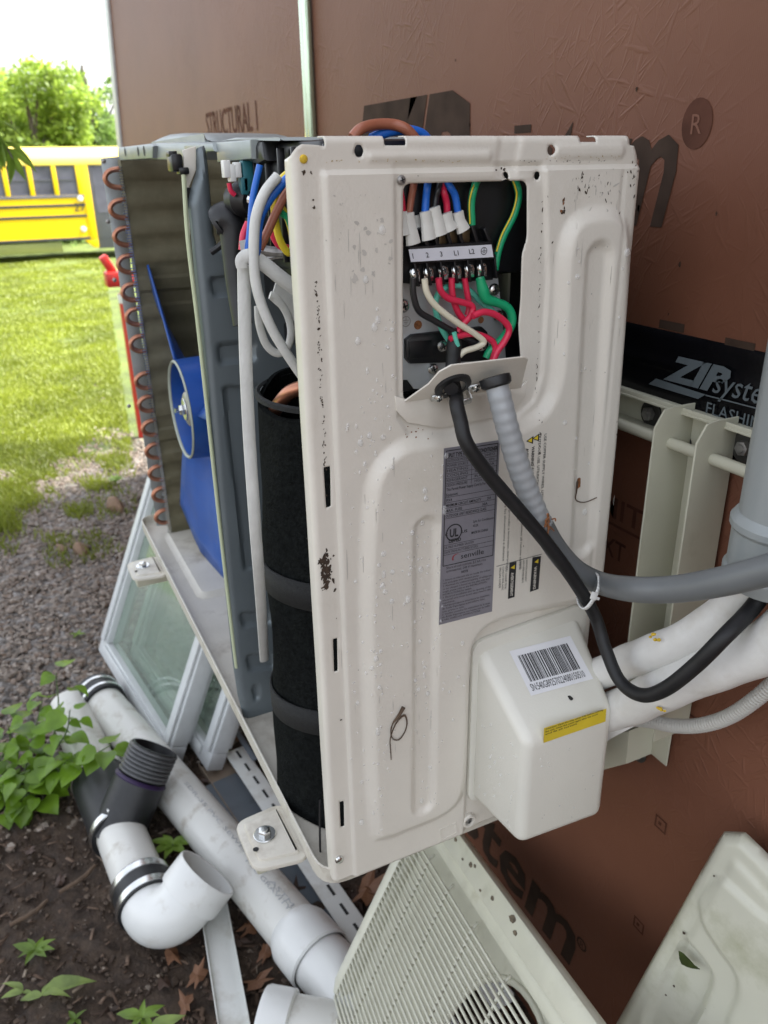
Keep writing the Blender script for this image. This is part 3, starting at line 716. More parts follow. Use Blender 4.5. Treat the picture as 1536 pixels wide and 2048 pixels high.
for q in ((221, 357), (231, 418), (239, 473), (246, 528), (254, 584), (262, 633), (270, 687), (280, 761), (286, 807), (293, 855), (300, 901), (306, 945), (313, 988), (318, 1032)):
    c = at(q[0]+15, q[1], x=XC-.008); r_ = .0170
    P = [(c[0], c[1]+.006, c[2]+r_)]+[(c[0], c[1]-.025*math.sin(a)+.0, c[2]+r_*math.cos(a)) for a in np.linspace(0, math.pi, 8)]+[(c[0], c[1]+.006, c[2]-r_)]
    MB().tube(P, .0052, 9, 0, 3).build('copper_bend', 'copper', coil)
# ---- fan
FC = at(362, 820, y=.03)
fan = thing('fan', 'blue plastic fan with an open cup shaped hub', None, FC); del fan['label']; fan.parent = ac; fan.location = tuple(FC-world_of(ac))
lab(fan, 'blue three bladed fan with a cup shaped hub')
hub = MB(); rh = .096
hub.lathe(FC, (0, 1, 0), [(rh-.006, .055), (rh-.004, .0), (rh-.001, -.003), (rh+.002, .0)], 48, 1)
hub.lathe(FC, (0, 1, 0), [(rh+.002, .001), (rh+.004, .04), (rh+.004, .11), (.02, .115)], 48, 0)
hub.lathe(FC, (0, 1, 0), [(rh-.005, .002), (rh-.012, .055), (.034, .060), (.032, .03), (.001, .03)], 48, 0)
for kf in range(6):
    a = kf*math.pi/3+.3; c = np.array(FC)+np.array((math.cos(a)*.06, .045, math.sin(a)*.06)); hub.box(c, (.028, .012, .0015), np.array([(math.cos(a), 0, math.sin(a)), (0, 1, 0), (-math.sin(a), 0, math.cos(a))]), 0)
h_ = hub.build('hub', ['fan_blue', 'fan_rim'], fan)
mb = MB(); mb.lathe(FC+np.array((0, .012, 0)), (0, -1, 0), [(.034, -.004), (.034, 0), (.031, .002), (.02, .004), (.001, .004)], 30, 1); hexbolt(mb, FC+np.array((0, .008, 0)), (0, -1, 0), .011, 2.0, 0, 0); mb.tube([FC+np.array((0, .008, 0)), FC+np.array((0, -.012, 0))], .005, 8, 0, smooth=False)
mb.build('shaft_nut', ['zinc', 'aged_zinc'], fan)
def blade(a0):
    V = []; nr, na = 9, 15
    for i in range(nr):
        r = .094+(.372-.094)*i/(nr-1); s = i/(nr-1)
        for j in range(na):
            t_ = j/(na-1)-.5; sp = rad(62+28*s); a = a0+t_*sp+.30*s-.04*math.sin(j*1.9)*s
            rr = r*(1-.10*max(0, (abs(t_)-.28))/.22*s)
            V.append((FC[0]+rr*math.cos(a), FC[1]+.062+.105*t_*(1-.35*s)-.02*s, FC[2]+rr*math.sin(a)))
    F = [(i*na+j, (i+1)*na+j, (i+1)*na+j+1, i*na+j+1) for i in range(nr-1) for j in range(na-1)]
    o = MB().add(V, F).build('blade', 'fan_blue', fan, sharp=60)
    md = o.modifiers.new('thickness', 'SOLIDIFY'); md.thickness = .004; return o
for a in (-97, 38, 158): blade(rad(a))
# fan motor and its bracket
MB().lathe(FC+np.array((0, .12, 0)), (0, 1, 0), [(.03, 0), (.052, .004), (.055, .03), (.055, .10), (.04, .11), (.001, .11)], 28).build('fan_motor', 'dull_galvanised', ac)
mb = MB()
for dx in (-.06, .06): mb.box((FC[0]+dx, .27, .42), (.012, .004, .40), None, 0, .002)
mb.build('motor_bracket', 'dull_galvanised', ac)
mb = MB()                                              # lid-level frame of the motor bracket
P = [at(*q, y=.02) for q in ((298, 319), (301, 288), (310, 286), (420, 284), (424, 296), (400, 318), (360, 321))]
mb.prism(P, (0, -1, 0), .20, 0, .004)
P = [at(*q, y=.05) for q in ((299, 288), (304, 276), (322, 269), (350, 266), (396, 268), (412, 273), (420, 284), (410, 292))]
mb.prism(P, (0, -1, 0), .12, 0, .016)
mat('frame_metal', (.27, .30, .30), .40, .35, var=.1, scale=20)
mb.build('top_bracket', 'frame_metal', ac); 
mb = MB(); P = [at(*q, y=.012) for q in ((236, 295), (300, 287), (305, 292), (304, 317), (240, 321), (235, 312))]
mb.prism(P, (0, -1, 0), .06, 0, .003)
for q in ((250, 304), (276, 303), (288, 302)): mb.disc(at(*q, y=.0115), (0, -1, 0), .008, 10, 1)
mb.build('top_rail', ['frame_metal', 'dark_slot'], ac)
mb = MB(); P = [at(*q, y=.012) for q in ((432, 284), (500, 279), (502, 318), (434, 325))]; mb.prism(P, (0, -1, 0), .05, 0, .002)
P = [at(*q, y=.008) for q in ((366, 290), (424, 286), (428, 303), (372, 305))]; mb.prism(P, (0, -1, 0), .03, 0, .002)
P = [at(*q, y=.02) for q in ((440, 282), (470, 274), (560, 275), (562, 281), (470, 284))]; mb.prism(P, (0, -1, 0), .2, 0, .003)
mb.build('front_rail', 'frame_metal', ac)
# ---- partition between the fan and the compressor
XP = -.365
outer = yz([(395, 296), (413, 290), (419, 330), (431, 470), (438, 493), (470, 486), (560, 500), (700, 500), (700, 1470), (490, 1444), (478, 1395), (468, 1330), (452, 1175), (430, 950), (408, 700), (391, 540), (382, 440), (378, 408), (386, 372), (396, 340)], XP)
pk = [yz(q, XP) for q in ([(421, 556), (500, 548), (500, 588), (428, 594)], [(436, 690), (510, 684), (510, 722), (440, 728)], [(447, 775), (520, 770), (560, 1128), (490, 1140)], [(480, 1228), (540, 1222), (545, 1248), (486, 1254)], [(494, 1312), (550, 1306), (552, 1336), (498, 1342)], [(505, 1372), (516, 1370), (518, 1398), (508, 1400)])]
def part_map(a, b):
    P_ = np.stack([a, b], -1); h = np.zeros_like(a)
    for q in pk: d, _ = sdf_poly(catmull(rounded_path(q, .006, 3), 1), P_); h -= .006*smooth01(.5-d/.006)
    d, _ = sdf_poly(outer, P_); e = np.clip(.010+d, 0, .010)
    h -= e*e/.010*.8
    return np.stack([XP+h+.25*np.clip(a-.05, 0, 1)**2, a, b], -1)
prt = sheet('partition', (outer[:, 0].min()-.004, outer[:, 0].max()+.004, outer[:, 1].min()-.004, outer[:, 1].max()+.004), .0035, outer, [], part_map, 'partition_grey', ac)
lab(prt, 'slate grey partition with pressed pockets')
mb = MB(); fl = [(364, 345), (373, 480), (392, 640), (414, 840), (440, 1080), (462, 1270), (470, 1335)]
mb.tube([at(q[0]+3, q[1], x=XP-.004) for q in fl], .0028, 8, 0, 5)
mat('lawn_lit_edge', (.50, .55, .37), .35, var=.05)  # cream paint with the green light of the lawn put into its colour
mb.build('partition_flange', 'lawn_lit_edge', ac)
mb = MB(); P = [at(*q, x=XP-.01) for q in ((366, 300), (392, 292), (392, 340), (379, 372), (380, 470), (368, 350))]; mb.prism(P, XN, .004, 0, .0008)
for dx in range(5): a_ = at(366+dx*4, 375, x=XP-.0092); b_ = at(368+dx*4, 415, x=XP-.0092); mb.bar(a_, b_, .003, .0006, XN, 1)
mb.build('partition_flange', ['cream_paint', 'dark_slot'], ac)
mb = MB(); c = at(350, 326, x=XP-.02); mb.box(c, (.014, .007, .010), None, 0, .003); mb.box(c+np.array((.010, .006, -.009)), (.010, .006, .004), None, 0, .002); mb.box(c+np.array((0, -.003, .010)), (.009, .005, .003), None, 0, .001)
mb.build('clip', 'black_plastic', ac)
# ---- control box, boots and connectors above the compressor
mb = MB(); x0 = at(503, 300, y=.03)[0]
mb.box(((x0-.022)/2, .17, .755), ((-.022-x0)/2, .14, .055), None, 0, .006)
mb.box(((x0-.085)/2, .165, .816), ((-.085-x0)/2, .13, .010), None, 0, .005)
for kx in np.linspace(x0+.02, -.05, 6): mb.box((kx, .028, .765), (.002, .004, .056), None, 0, .001)
P = [at(*q, y=.018) for q in ((497, 284), (521, 280), (527, 322), (512, 331), (497, 326), (494, 305))]; mb.prism(P, (0, -1, 0), .06, 0, .006)
mb.build('control_box', 'black_plastic', ac)
mb = MB(); mb.box((-.335, .19, .73), (.075, .13, .085), None, 0, .004); mb.box((-.20, .2, .60), (.16, .12, .012), None, 0, .003); mb.box((-.22, .335, .40), (.2, .004, .40), None, 0)  # black back sheet: the shade inside the unit put into its colour
mb.build('dark_backing', 'black_plastic', ac)
mb = MB()
mb.tube([at(470, 402, x=-.30), at(488, 398, x=-.285), at(505, 402, x=-.27)], [.017, .021, .014], 14, 0, 5)
mb.tube([at(462, 432, x=-.31), at(466, 420, x=-.30), at(480, 400, x=-.29)], [.012, .010, .012], 12, 0, 4)
mb.tube([at(446, 446, x=-.31), at(455, 440, x=-.305), at(466, 462, x=-.30), at(468, 520, x=-.295), at(474, 580, x=-.29), at(486, 650, x=-.28)], [.022, .021, .017, .013, .012, .012], 14, 0, 5)
mb.build('cable_boot', 'black_rubber', ac)
mb = MB(); mb.tube([at(500, 398, x=-.265), at(512, 402, x=-.258)], .006, 10, 0, smooth=False); mb.build('cable_lug', 'zinc', ac)
mb = MB(); mb.tube([at(422, 505, x=-.33), at(440, 492, x=-.325), at(456, 478, x=-.315)], .004, 8, 0); mb.build('tie_tail', 'black_rubber', ac)
mb = MB()
for px, py, w, hh_, mi in ((452, 338, .004, .009, 0), (463, 346, .0035, .009, 0), (474, 340, .0035, .008, 0), (494, 352, .006, .016, 1), (487, 372, .004, .009, 1)):
    mb.box(at(px, py, x=-.27), (.006, w, hh_), None, mi, .001)
mat('teal_plastic', (.02, .14, .17), .4)
mb.build('connector', ['white_plastic', 'teal_plastic'], ac)
WSC = 1.0
def wire(pts, r, matn, label, x=None, parent=None, seg=9, caps=True, name='wire', flat=None, rib=None, res=6):
    P = [at(p[0], p[1], x=(p[2] if len(p) > 2 else x)) for p in pts]; r = [q*WSC for q in r] if hasattr(r, '__len__') else r*WSC
    o = MB().tube(P, r, seg, 0, res, caps, flat=flat, rib=rib).build(name, matn, parent if parent is not None else ac, sharp=60)
    if label: lab(o, label)
    return o
wire([(458, 366), (462, 382), (470, 390)], .0028, 'wire_red', 'short red wire under the front rail', -.27)
wire([(497, 445), (487, 470), (484, 500)], .004, 'wire_red', 'red wire end beside the cable boot', -.20)
wire([(520, 330), (506, 395), (500, 460), (493, 515)], .0036, 'wire_blue', None, -.19)
# open front: loom running behind the end panel's front edge
XW = -.085
wire([(628, 322, XW-.03), (600, 340), (570, 362), (540, 398), (519, 440), (513, 500), (508, 515)], .0043, 'wire_blue', 'blue wire curving down from behind the panel edge', XW)
wire([(628, 340, XW-.03), (600, 360), (574, 386), (553, 424), (537, 460), (519, 498)], .0042, 'wire_brown', 'brown wire crossing under the blue one', XW-.008)
wire([(628, 318, XW-.04), (600, 332), (566, 356), (545, 384), (520, 420)], .0038, 'wire_yellow', None, XW-.02)
wire([(560, 365), (549, 400), (551, 440), (560, 480), (577, 506), (586, 490), (580, 450), (566, 420), (552, 410)], .0036, 'wire_yellow', 'yellow and green earth wire loop', XW-.02)
wire([(620, 432, XW-.03), (590, 432), (572, 432), (556, 418)], .0034, 'wire_green', None, XW-.018)
wire([(583, 500), (581, 460), (570, 430), (560, 424)], .0020, 'wire_green', None, XW-.016)
wire([(542, 455), (552, 480), (566, 494), (600, 505)], .0042, 'wire_red', None, XW-.05)
wire([(556, 352, XW+.005), (530, 385), (513, 430), (508, 480), (509, 545), (520, 600), (545, 660), (575, 710), (612, 764)], .0050, 'white_sleeve', 'white sleeved cable bending down to the jacket', XW+.006, name='sleeved_cable')
wire([(488, 530), (489, 620), (493, 760), (500, 900), (511, 1060), (520, 1180, XW-.05), (529, 1320, XW-.17)], [.0068]*7, 'white_sleeve', 'flat white sleeved cable hanging straight down', XW-.012, name='sleeved_cable', flat=.45)
wire([(484, 536), (484, 520), (500, 513), (530, 530), (570, 562), (640, 610)], [.0055, .0065, .007, .0072, .0072, .0072], 'white_sleeve', 'white sleeve folded towards the panel', XW+.0, name='sleeved_cable', flat=.5)
wire([(516, 612), (519, 650), (533, 690), (556, 707), (576, 692), (582, 660), (573, 625), (552, 596), (540, 590)], .0042, 'white_sleeve', 'white cable loop', XW-.03, name='sleeved_cable', flat=.55)
mb = MB(); P = [at(*q, x=XW-.06) for q in ((552, 560), (600, 600), (606, 650), (585, 640), (540, 600))]; mb.prism(P, nrm((.9, -.4, .1)), .003, 0, .001); mb.build('paper_tag', 'white_sleeve', ac); mb = MB()
P = [at(*q, x=-.19) for q in ((478, 482), (496, 478), (492, 520), (484, 516))]; mb.prism(P, nrm((.9, -.4, .1)), .002, 0)
mb.build('paper_tag', 'white_sleeve', ac)
mb = MB(); mb.tube([at(508, 498, x=-.2), at(560, 505, x=-.19), at(620, 500, x=-.18)], .006, 10, 0); mb.tube([at(520, 520, x=-.2), at(560, 512, x=-.19), at(620, 512, x=-.18)], .004, 10, 0); mb.build('steel_rod', 'aged_zinc', ac)
wire([(705, 275, -.05), (722, 258, -.05), (752, 249, -.055), (786, 249, -.055), (812, 258, -.05), (832, 280, -.05)], .0050, 'wire_brown', 'brown wire arching above the panel')
wire([(742, 278, -.06), (775, 264, -.06), (806, 260, -.06), (840, 266, -.06), (860, 285, -.06)], .0048, 'wire_blue', 'blue wire arching above the panel')
wire([(810, 256, -.075), (838, 266, -.075), (856, 284, -.07)], .0042, 'wire_blue', None)
# ---- compressor in its sound jacket
jc = np.array((-.172, .090)); zb, zt_ = -.006, .556
V = []; ns, nz = 56, 26
for j in range(nz):
    s = j/(nz-1); z = zb+(zt_-zb)*s
    for k in range(ns):
        a = 2*math.pi*k/ns; r_ = .120-.016*s+.0022*math.sin(a*3+z*19)+.0016*math.sin(a*7-z*31)
        V.append((jc[0]-.018*s+r_*math.cos(a), jc[1]+.004*s+r_*math.sin(a), z+(.012*math.sin(a*2+1)-.03*math.cos(a-.3)*0)*(s > .99)))
F = [(j*ns+k, j*ns+(k+1) % ns, (j+1)*ns+(k+1) % ns, (j+1)*ns+k) for j in range(nz-1) for k in range(ns)]
top = V[-ns:]; cen = np.mean(top, 0); o0 = len(V)
V += [tuple(cen+(np.array(v)-cen)*.94+np.array((0, 0, .001))) for v in top]+[tuple(cen+(np.array(v)-cen)*.93-np.array((0, 0, .09))) for v in top]
F += [((nz-1)*ns+k, (nz-1)*ns+(k+1) % ns, o0+(k+1) % ns, o0+k) for k in range(ns)]+[(o0+k, o0+(k+1) % ns, o0+ns+(k+1) % ns, o0+ns+k) for k in range(ns)]+[tuple(o0+ns+k for k in range(ns))]
jk = MB().add(V, F).build('compressor_jacket', 'felt', ac, sharp=50)
lab(jk, 'black felt sound jacket round the compressor')
mb = MB(); mb.lathe((jc[0]-.018, jc[1]+.004, zt_+.004), (0, 0, 1), [(.1060, -.004), (.1060, .001), (.103, .003), (.0995, .001)], 56); mb.build('jacket_rim', 'felt_strap', jk)
def strap(zc, tilt, ph, w):
    V = []; n = 48
    for k in range(n):
        a = 2*math.pi*k/n; r_ = .1235-.016*(zc/.56); x = jc[0]-.018*(zc/.56)+r_*math.cos(a); y = jc[1]+.004+r_*math.sin(a); z = zc+tilt*math.sin(a+ph)
        V += [(x, y, z-w/2), (x, y, z+w/2)]
    o = MB().add(V, [(2*k, 2*((k+1) % n), 2*((k+1) % n)+1, 2*k+1) for k in range(n)]).build('strap', 'felt_strap', jk)
    md = o.modifiers.new('thickness', 'SOLIDIFY'); md.thickness = .003; md.offset = 1
strap(.325, .012, 2.2, .036); strap(.150, .020, 1.5, .036)
wire([(545, 830, -.2), (560, 806, -.19), (585, 782, -.17), (640, 765, -.15)], .0085, 'copper', None, name='copper_pipe', seg=12)
mb = MB(); mb.tube([at(640, 1600, x=-.06), at(640, 1680, x=-.06), at(642, 1730, x=-.06)], .0015, 6); mb.build('wire', 'wire_black', ac)
# ---- terminal plate and block behind the opening
XT = -.036
P = [at(*q, x=XT) for q in ((740, 450), (845, 441), (852, 434), (972, 431), (984, 440), (1000, 590), (1018, 775), (828, 778), (815, 760), (740, 760))]
tp = MB().prism(P, XN, .0015, 0, .0005)
for q, r in (((836, 650), .0046), ((962, 640), .0035), ((998, 604), .003)): tp.disc(at(*q, x=XT+.0003), XN, r, 14, 1)
tpo = tp.build('terminal_plate', ['galvanised', 'rust'], ac)
mb = MB(); c = at(812, 643, x=XT+.0004)
def ringx(mb, c, r, w, n=24, m=0): 
    V = []
    for k in range(n):
        a = 2*math.pi*k/n
        for rr in (r, r-w): V.append((c[0], c[1]+rr*math.cos(a), c[2]+rr*math.sin(a)))
    mb.add(V, [(2*k, 2*((k+1) % n), 2*((k+1) % n)+1, 2*k+1) for k in range(n)], m)
ringx(mb, c, .0052, .0007)
for dz, w in ((.001, .0032), (-.0008, .0022), (-.0024, .0012)): mb.box(c+np.array((0, 0, dz)), (.0001, w, .0003))
mb.box(c+np.array((0, 0, .0028)), (.0001, .0003, .0018)); mb.build('earth_mark', 'aged_zinc', tpo)
for q, r in (((806, 612), .0068), ((987, 580), .0068), ((866, 738), .0058), ((996, 632), .006)):
    mb = MB(); screw(mb, at(*q, x=XT+.002), XN, r); mb.build('screw', ['zinc', 'dark_slot'], tpo)
tb = MB(); XB = -.016
Pb = [at(*q, x=XB) for q in ((772, 470), (800, 462), (812, 468), (818, 490), (980, 480), (990, 545), (986, 560), (832, 569), (800, 566), (770, 560))]
tb.prism(Pb, XN, .018, 0, .001)
Pr = [at(*q, x=XB+.0095) for q in ((818, 494), (985, 482), (991, 518), (826, 528))]; tb.prism(Pr, XN, .012, 0, .001)
for q0, q1 in (((818, 458), (836, 520)), ((838, 456), (862, 518)), ((862, 455), (880, 516)), ((888, 456), (906, 514)), ((910, 455), (932, 512)), ((940, 450), (958, 508)), ((965, 456), (984, 504))):
    tb.bar(at(*q0, x=XB+.002), at(*q1, x=XB+.002), .0035, .009, XN, 0, .0008)
for q0, q1 in (((824, 520), (834, 572)), ((848, 520), (858, 570)), ((876, 518), (884, 568)), ((904, 516), (911, 566)), ((930, 514), (937, 563)), ((957, 512), (963, 562)), ((984, 508), (989, 556))):
    tb.bar(at(*q0, x=XB+.003), at(*q1, x=XB+.003), .0022, .010, XN, 0, .0006)
tbo = tb.build('terminal_block', 'black_plastic', ac)
for q in ((829, 546), (856, 544), (886, 541), (912, 540), (938, 537), (963, 535)):
    mb = MB(); screw(mb, at(*q, x=XB+.004), nrm((1, 0, .25)), .0054); mb.box(at(q[0], q[1]+9, x=XB+.003), (.002, .005, .004), None, 0, .0005); mb.build('screw', ['zinc', 'dark_slot'], tbo)
mb = MB(); xs_ = XB+.0100; q0 = [at(*q, x=xs_) for q in ((822, 524), (987, 514), (983, 489), (817, 499))]
mb.add(q0, [(0, 1, 2, 3)], 0); ex = nrm(q0[1]-q0[0]); ez = nrm(q0[3]-q0[0])
for t_, px, py in (('1', 826, 517), ('2', 853, 515), ('3', 881, 513), ('L1', 909, 511), ('L2', 939, 508)): put_text(mb, t_, at(px, py, x=xs_+.0003), ex, ez, .0046, None, 1, .012)
c = at(968, 502, x=xs_+.0003); ringx(mb, c, .0036, .0006, 20, 1); mb.box(c, (.0001, .0026, .0003), None, 1); mb.box(c+np.array((0, 0, .0013)), (.0001, .0003, .0014), None, 1); mb.box(c+np.array((0, 0, -.0013)), (.0001, .0014, .0002), None, 1)
mb.build('marker_strip', ['strip_white', 'ink'], tbo, smooth=False)
for i, (a_, b_, c_) in enumerate((((803, 424), (805, 445), (808, 470)), ((817, 426), (820, 448), (827, 488)), ((836, 430), (838, 446), (840, 458)), ((850, 423), (853, 444), (858, 479)), ((869, 414), (874, 438), (881, 470)), ((893, 426), (897, 444), (902, 460)), ((916, 424), (920, 442), (927, 461)))):
    mb = MB(); xq = XB+.0075 if i not in (2,) else XB-.004
    mb.tube([at(*a_, x=xq), at(*b_, x=xq), at(*c_, x=xq)], [.0056, .0056, .0074], 12, 0, 6, flat=.62)
    if i in (4, 5, 6): mb.box(at(c_[0]+4, c_[1]+12, x=XB+.001), (.0014, .0042, .0062), None, 1, .0004)
    mb.build('spade_cap', ['terminal_cap', 'brass_dark'], tbo)
XO = XB+.003; WSC = .78
wire([(829, 352, -.03), (827, 372), (822, 400), (818, 428)], .0043, 'wire_brown', None, XO-.004); wire([(820, 352, -.035), (829, 380), (836, 415), (838, 434)], .0038, 'wire_blue', None, XO-.014)
wire([(858, 348, -.03), (855, 370), (852, 398), (850, 426)], .0045, 'wire_blue', None, XO); wire([(882, 350, -.03), (878, 372), (872, 396), (869, 418)], .0036, 'wire_black', None, XO)
wire([(880, 350, -.035), (886, 378), (893, 405), (894, 430)], .0043, 'wire_red', None, XO-.003); wire([(888, 350, -.03), (898, 370), (910, 392), (916, 428)], .0045, 'wire_blue', None, XO)
wire([(800, 380), (803, 400), (805, 426)], .0042, 'wire_red', None, XO-.006)
wire([(962, 346, -.03), (950, 372), (943, 405), (944, 450)], .0046, 'wire_green', 'green earth wire with a yellow stripe', XO); wire([(960, 350, -.029), (946.5, 374), (939, 405), (940, 448)], .0010, 'wire_yellow', None, XO+.0035)
wire([(1022, 345, -.03), (1034, 372), (1037, 395), (1028, 430), (1008, 470), (996, 505), (990, 540)], .0046, 'wire_green', 'green and yellow wire at the right of the opening', XO-.004); wire([(1019, 347, -.029), (1030.5, 374), (1033, 395), (1024, 429), (1004, 469), (993, 503)], .0012, 'wire_yellow', None, XO-.0004)
wire([(800, 384), (850, 378), (900, 376), (975, 373)], .0065, 'wire_brown', 'thick brown cable crossing behind the opening', -.075)
wire([(950, 382), (1000, 381), (1075, 378)], .0215, 'black_rubber', 'black foam pipe insulation behind the opening', -.095, name='pipe_insulation', seg=20)
wire([(975, 415), (985, 418), (992, 408), (1020, 412)], .009, 'copper', None, -.11, name='copper_pipe'); wire([(985, 470), (1000, 480), (1018, 492)], .008, 'copper', None, -.11, name='copper_pipe')
mb = MB(); mb.tube([at(1000, 420, x=-.13), at(1060, 420, x=-.13)], .012, 10, 1, smooth=False); mb.box(at(1035, 520, x=-.15), (.03, .03, .07), None, 0, .006); mb.tube([at(980, 545, x=-.14), at(1010, 549, x=-.14), at(1045, 553, x=-.13)], .001, 6, 1); mb.build('dark_backing', ['black_plastic', 'aged_zinc'], ac)  # black box paints in the dark behind the wiring opening
XL = XB+.006
wire([(826, 556), (827, 590), (838, 622), (866, 640), (905, 662), (950, 684)], .0040, 'wire_black', 'black wire under terminal one', XL+.004)
wire([(849, 558), (854, 585), (872, 612), (910, 642), (950, 668), (968, 684), (952, 695), (930, 702), (918, 712)], .0040, 'wire_ivory', 'ivory wire under terminal two', XL+.010)
wire([(877, 556), (881, 580), (897, 597), (922, 604), (944, 612), (942, 630), (925, 650), (910, 672), (905, 690)], .0042, 'wire_red', 'red wire under terminal three', XL+.004)
wire([(903, 556), (905, 590), (915, 622), (928, 640)], .0042, 'wire_red', None, XL-.002); wire([(929, 556), (934, 585), (938, 612), (935, 630)], .0040, 'wire_red', None, XL-.004)
wire([(945, 632), (968, 624), (992, 630), (1012, 646), (1018, 662), (1008, 684), (994, 704), (984, 730)], .0044, 'wire_red', 'red wire looping out to the conduit', XL+.012)
wire([(902, 690), (905, 672), (930, 664), (965, 672), (988, 686), (988, 710), (982, 735)], .0042, 'wire_red', None, XL+.002); wire([(900, 678), (940, 668), (975, 676), (990, 695), (980, 735)], .0040, 'wire_red', None, XL+.008)
wire([(960, 556), (966, 580), (974, 598), (996, 606), (1016, 616), (1024, 636), (1020, 656), (1002, 680), (980, 700), (972, 716)], [.0055, .0075, .007, .0058, .0058, .006, .0058, .0056, .005, .005], 'wire_green', 'thick green earth wire', XL+.004)
wire([(905, 690), (885, 660), (872, 622), (874, 594), (890, 576), (918, 571), (942, 584), (962, 604), (985, 622)], .0040, 'wire_teal', 'pale teal wire curling behind the others', XL-.010); wire([(908, 665), (912, 680), (916, 692)], .0030, 'wire_teal', None, XL+.012)
mb = MB(); Pc = [at(*q, x=XT+.006) for q in ((813, 680), (826, 670), (965, 654), (976, 664), (980, 722), (880, 726), (822, 728), (813, 718))]; mb.prism(Pc, XN, .007, 0, .0015)
Pc = [at(*q, x=XT+.0068) for q in ((818, 684), (865, 680), (866, 714), (820, 718))]; mb.prism(Pc, XN, .0008, 0, .0003); cbar = mb.build('cord_grip', 'black_plastic', tpo)
for q in ((885, 692), (963, 691)):
    mb = MB(); screw(mb, at(*q, x=XT+.010), XN, .0060); mb.build('screw', ['zinc', 'dark_slot'], cbar)
wire([(910, 660, XL), (908, 690, XL+.006), (905, 745, XL+.012), (902, 778, .03)], [.007, .0095, .0098, .009], 'black_cable', 'stripped end of the black cable', None, seg=14, name='cable_sheath')
WSC = 1.0
# ---- knockout flap that carries the cable entries
fb = MB()
Pf = [at(*q, x=.0055) for q in ((790, 792), (818, 800), (1040, 775), (1054, 762), (1052, 790), (1030, 818), (985, 836), (880, 856), (815, 845), (793, 822))]
fb.prism(Pf, XN, .0015, 0, .0006)
hin = [at(*q, x=.006) for q in ((808, 801), (862, 796), (1042, 776))]
topp = [at(858, 770, x=.026), at(880, 748, x=.040), at(904, 734, x=.046), at(1048, 712, x=.046), at(1056, 718, x=.044)]
fb_poly = [hin[0], topp[0], topp[1], topp[2], topp[3], topp[4], at(1042, 776, x=.008)]
nf = nrm(np.cross(topp[3]-hin[0], hin[2]-hin[0])); nf = nf if nf[0] > 0 else -nf
cf = np.mean(fb_poly, 0); fb_poly = [p-nf*np.dot(p-cf, nf) for p in fb_poly]
fb.prism(fb_poly, nf, .0016, 0, .0006)
flap = fb.build('cable_flap', 'cream_paint', ac)
def onflap(px, py, lift=0):
    v = CF+CR*(px-768)/FPX+CU*(1024-py)/FPX; t_ = np.dot(cf-CAM, nf)/np.dot(v, nf); return CAM+v*t_+nf*lift
mb = MB(); c0 = onflap(905, 770, .001); mb.lathe(c0, nf, [(.0185, -.001), (.0185, .002), (.0165, .003), (.012, .003)], 28); mb.build('grommet', 'black_rubber', flap)
mb = MB(); a_, b_ = onflap(882, 788, .002), onflap(942, 772, .002); ax = nrm(b_-a_); up_ = np.cross(nf, ax)
mb.box((a_+b_)/2+nf*.0128, (.0098, .0048, .0010), np.array([ax, up_, nf]), 0, .0005)
for s in (-1, 1):
    mb.box((a_+b_)/2+ax*s*.0185, (.008, .0050, .0012), np.array([ax, up_, nf]), 0, .0005)
    mb.bar((a_+b_)/2+ax*s*.0102+nf*.0005, (a_+b_)/2+ax*s*.0102+nf*.0134, .0096, .0014, ax, 0)
clamp = mb.build('cable_clamp', 'zinc', flap)
for s in (-1, 1):
    mb = MB(); screw(mb, (a_+b_)/2+ax*s*.0195+nf*.0015, nf, .0050); mb.build('screw', ['zinc', 'dark_slot'], clamp)
# ---- valve cover
vb = bmesh.new(); y0v, y1v, y2v = .174, .299, .322
VV = [(-.001, y0v-.002, .050), (-.001, y2v, .050), (-.001, y2v, .283), (-.001, y0v-.002, .277), (.102, y0v, .060), (.102, y1v, .052), (.102, y1v, .217), (.102, y0v, .212), ]
vs = [vb.verts.new(v) for v in VV]; fs = [(3, 2, 1, 0), (4, 5, 6, 7), (0, 1, 5, 4), (1, 2, 6, 5), (2, 3, 7, 6), (3, 0, 4, 7)]
for f in fs: vb.faces.new([vs[i] for i in f])
bmesh.ops.recalc_face_normals(vb, faces=vb.faces[:])
ed = [e for e in vb.edges if not all(v.co.x < 0 for v in e.verts)]
bmesh.ops.bevel(vb, geom=ed, offset=.013, segments=5, profile=.5, affect='EDGES'); vb.verts.index_update()
mb = MB().add([v.co[:] for v in vb.verts], [[v.index for v in f.verts] for f in vb.faces]); vb.free()
vc = mb.build('valve_cover', 'valve_plastic', ac, sharp=60); lab(vc, 'cream plastic valve cover with a barcode sticker')
fl_ = rounded_path([(y0v-.010, .046), (y2v+.008, .040), (y2v+.010, .300), (y0v-.010, .290)], .02, 5)
MB().prism([(.0035, *q) for q in fl_], XN, .005, 0, .002).build('cover_flange', 'valve_plastic', vc)
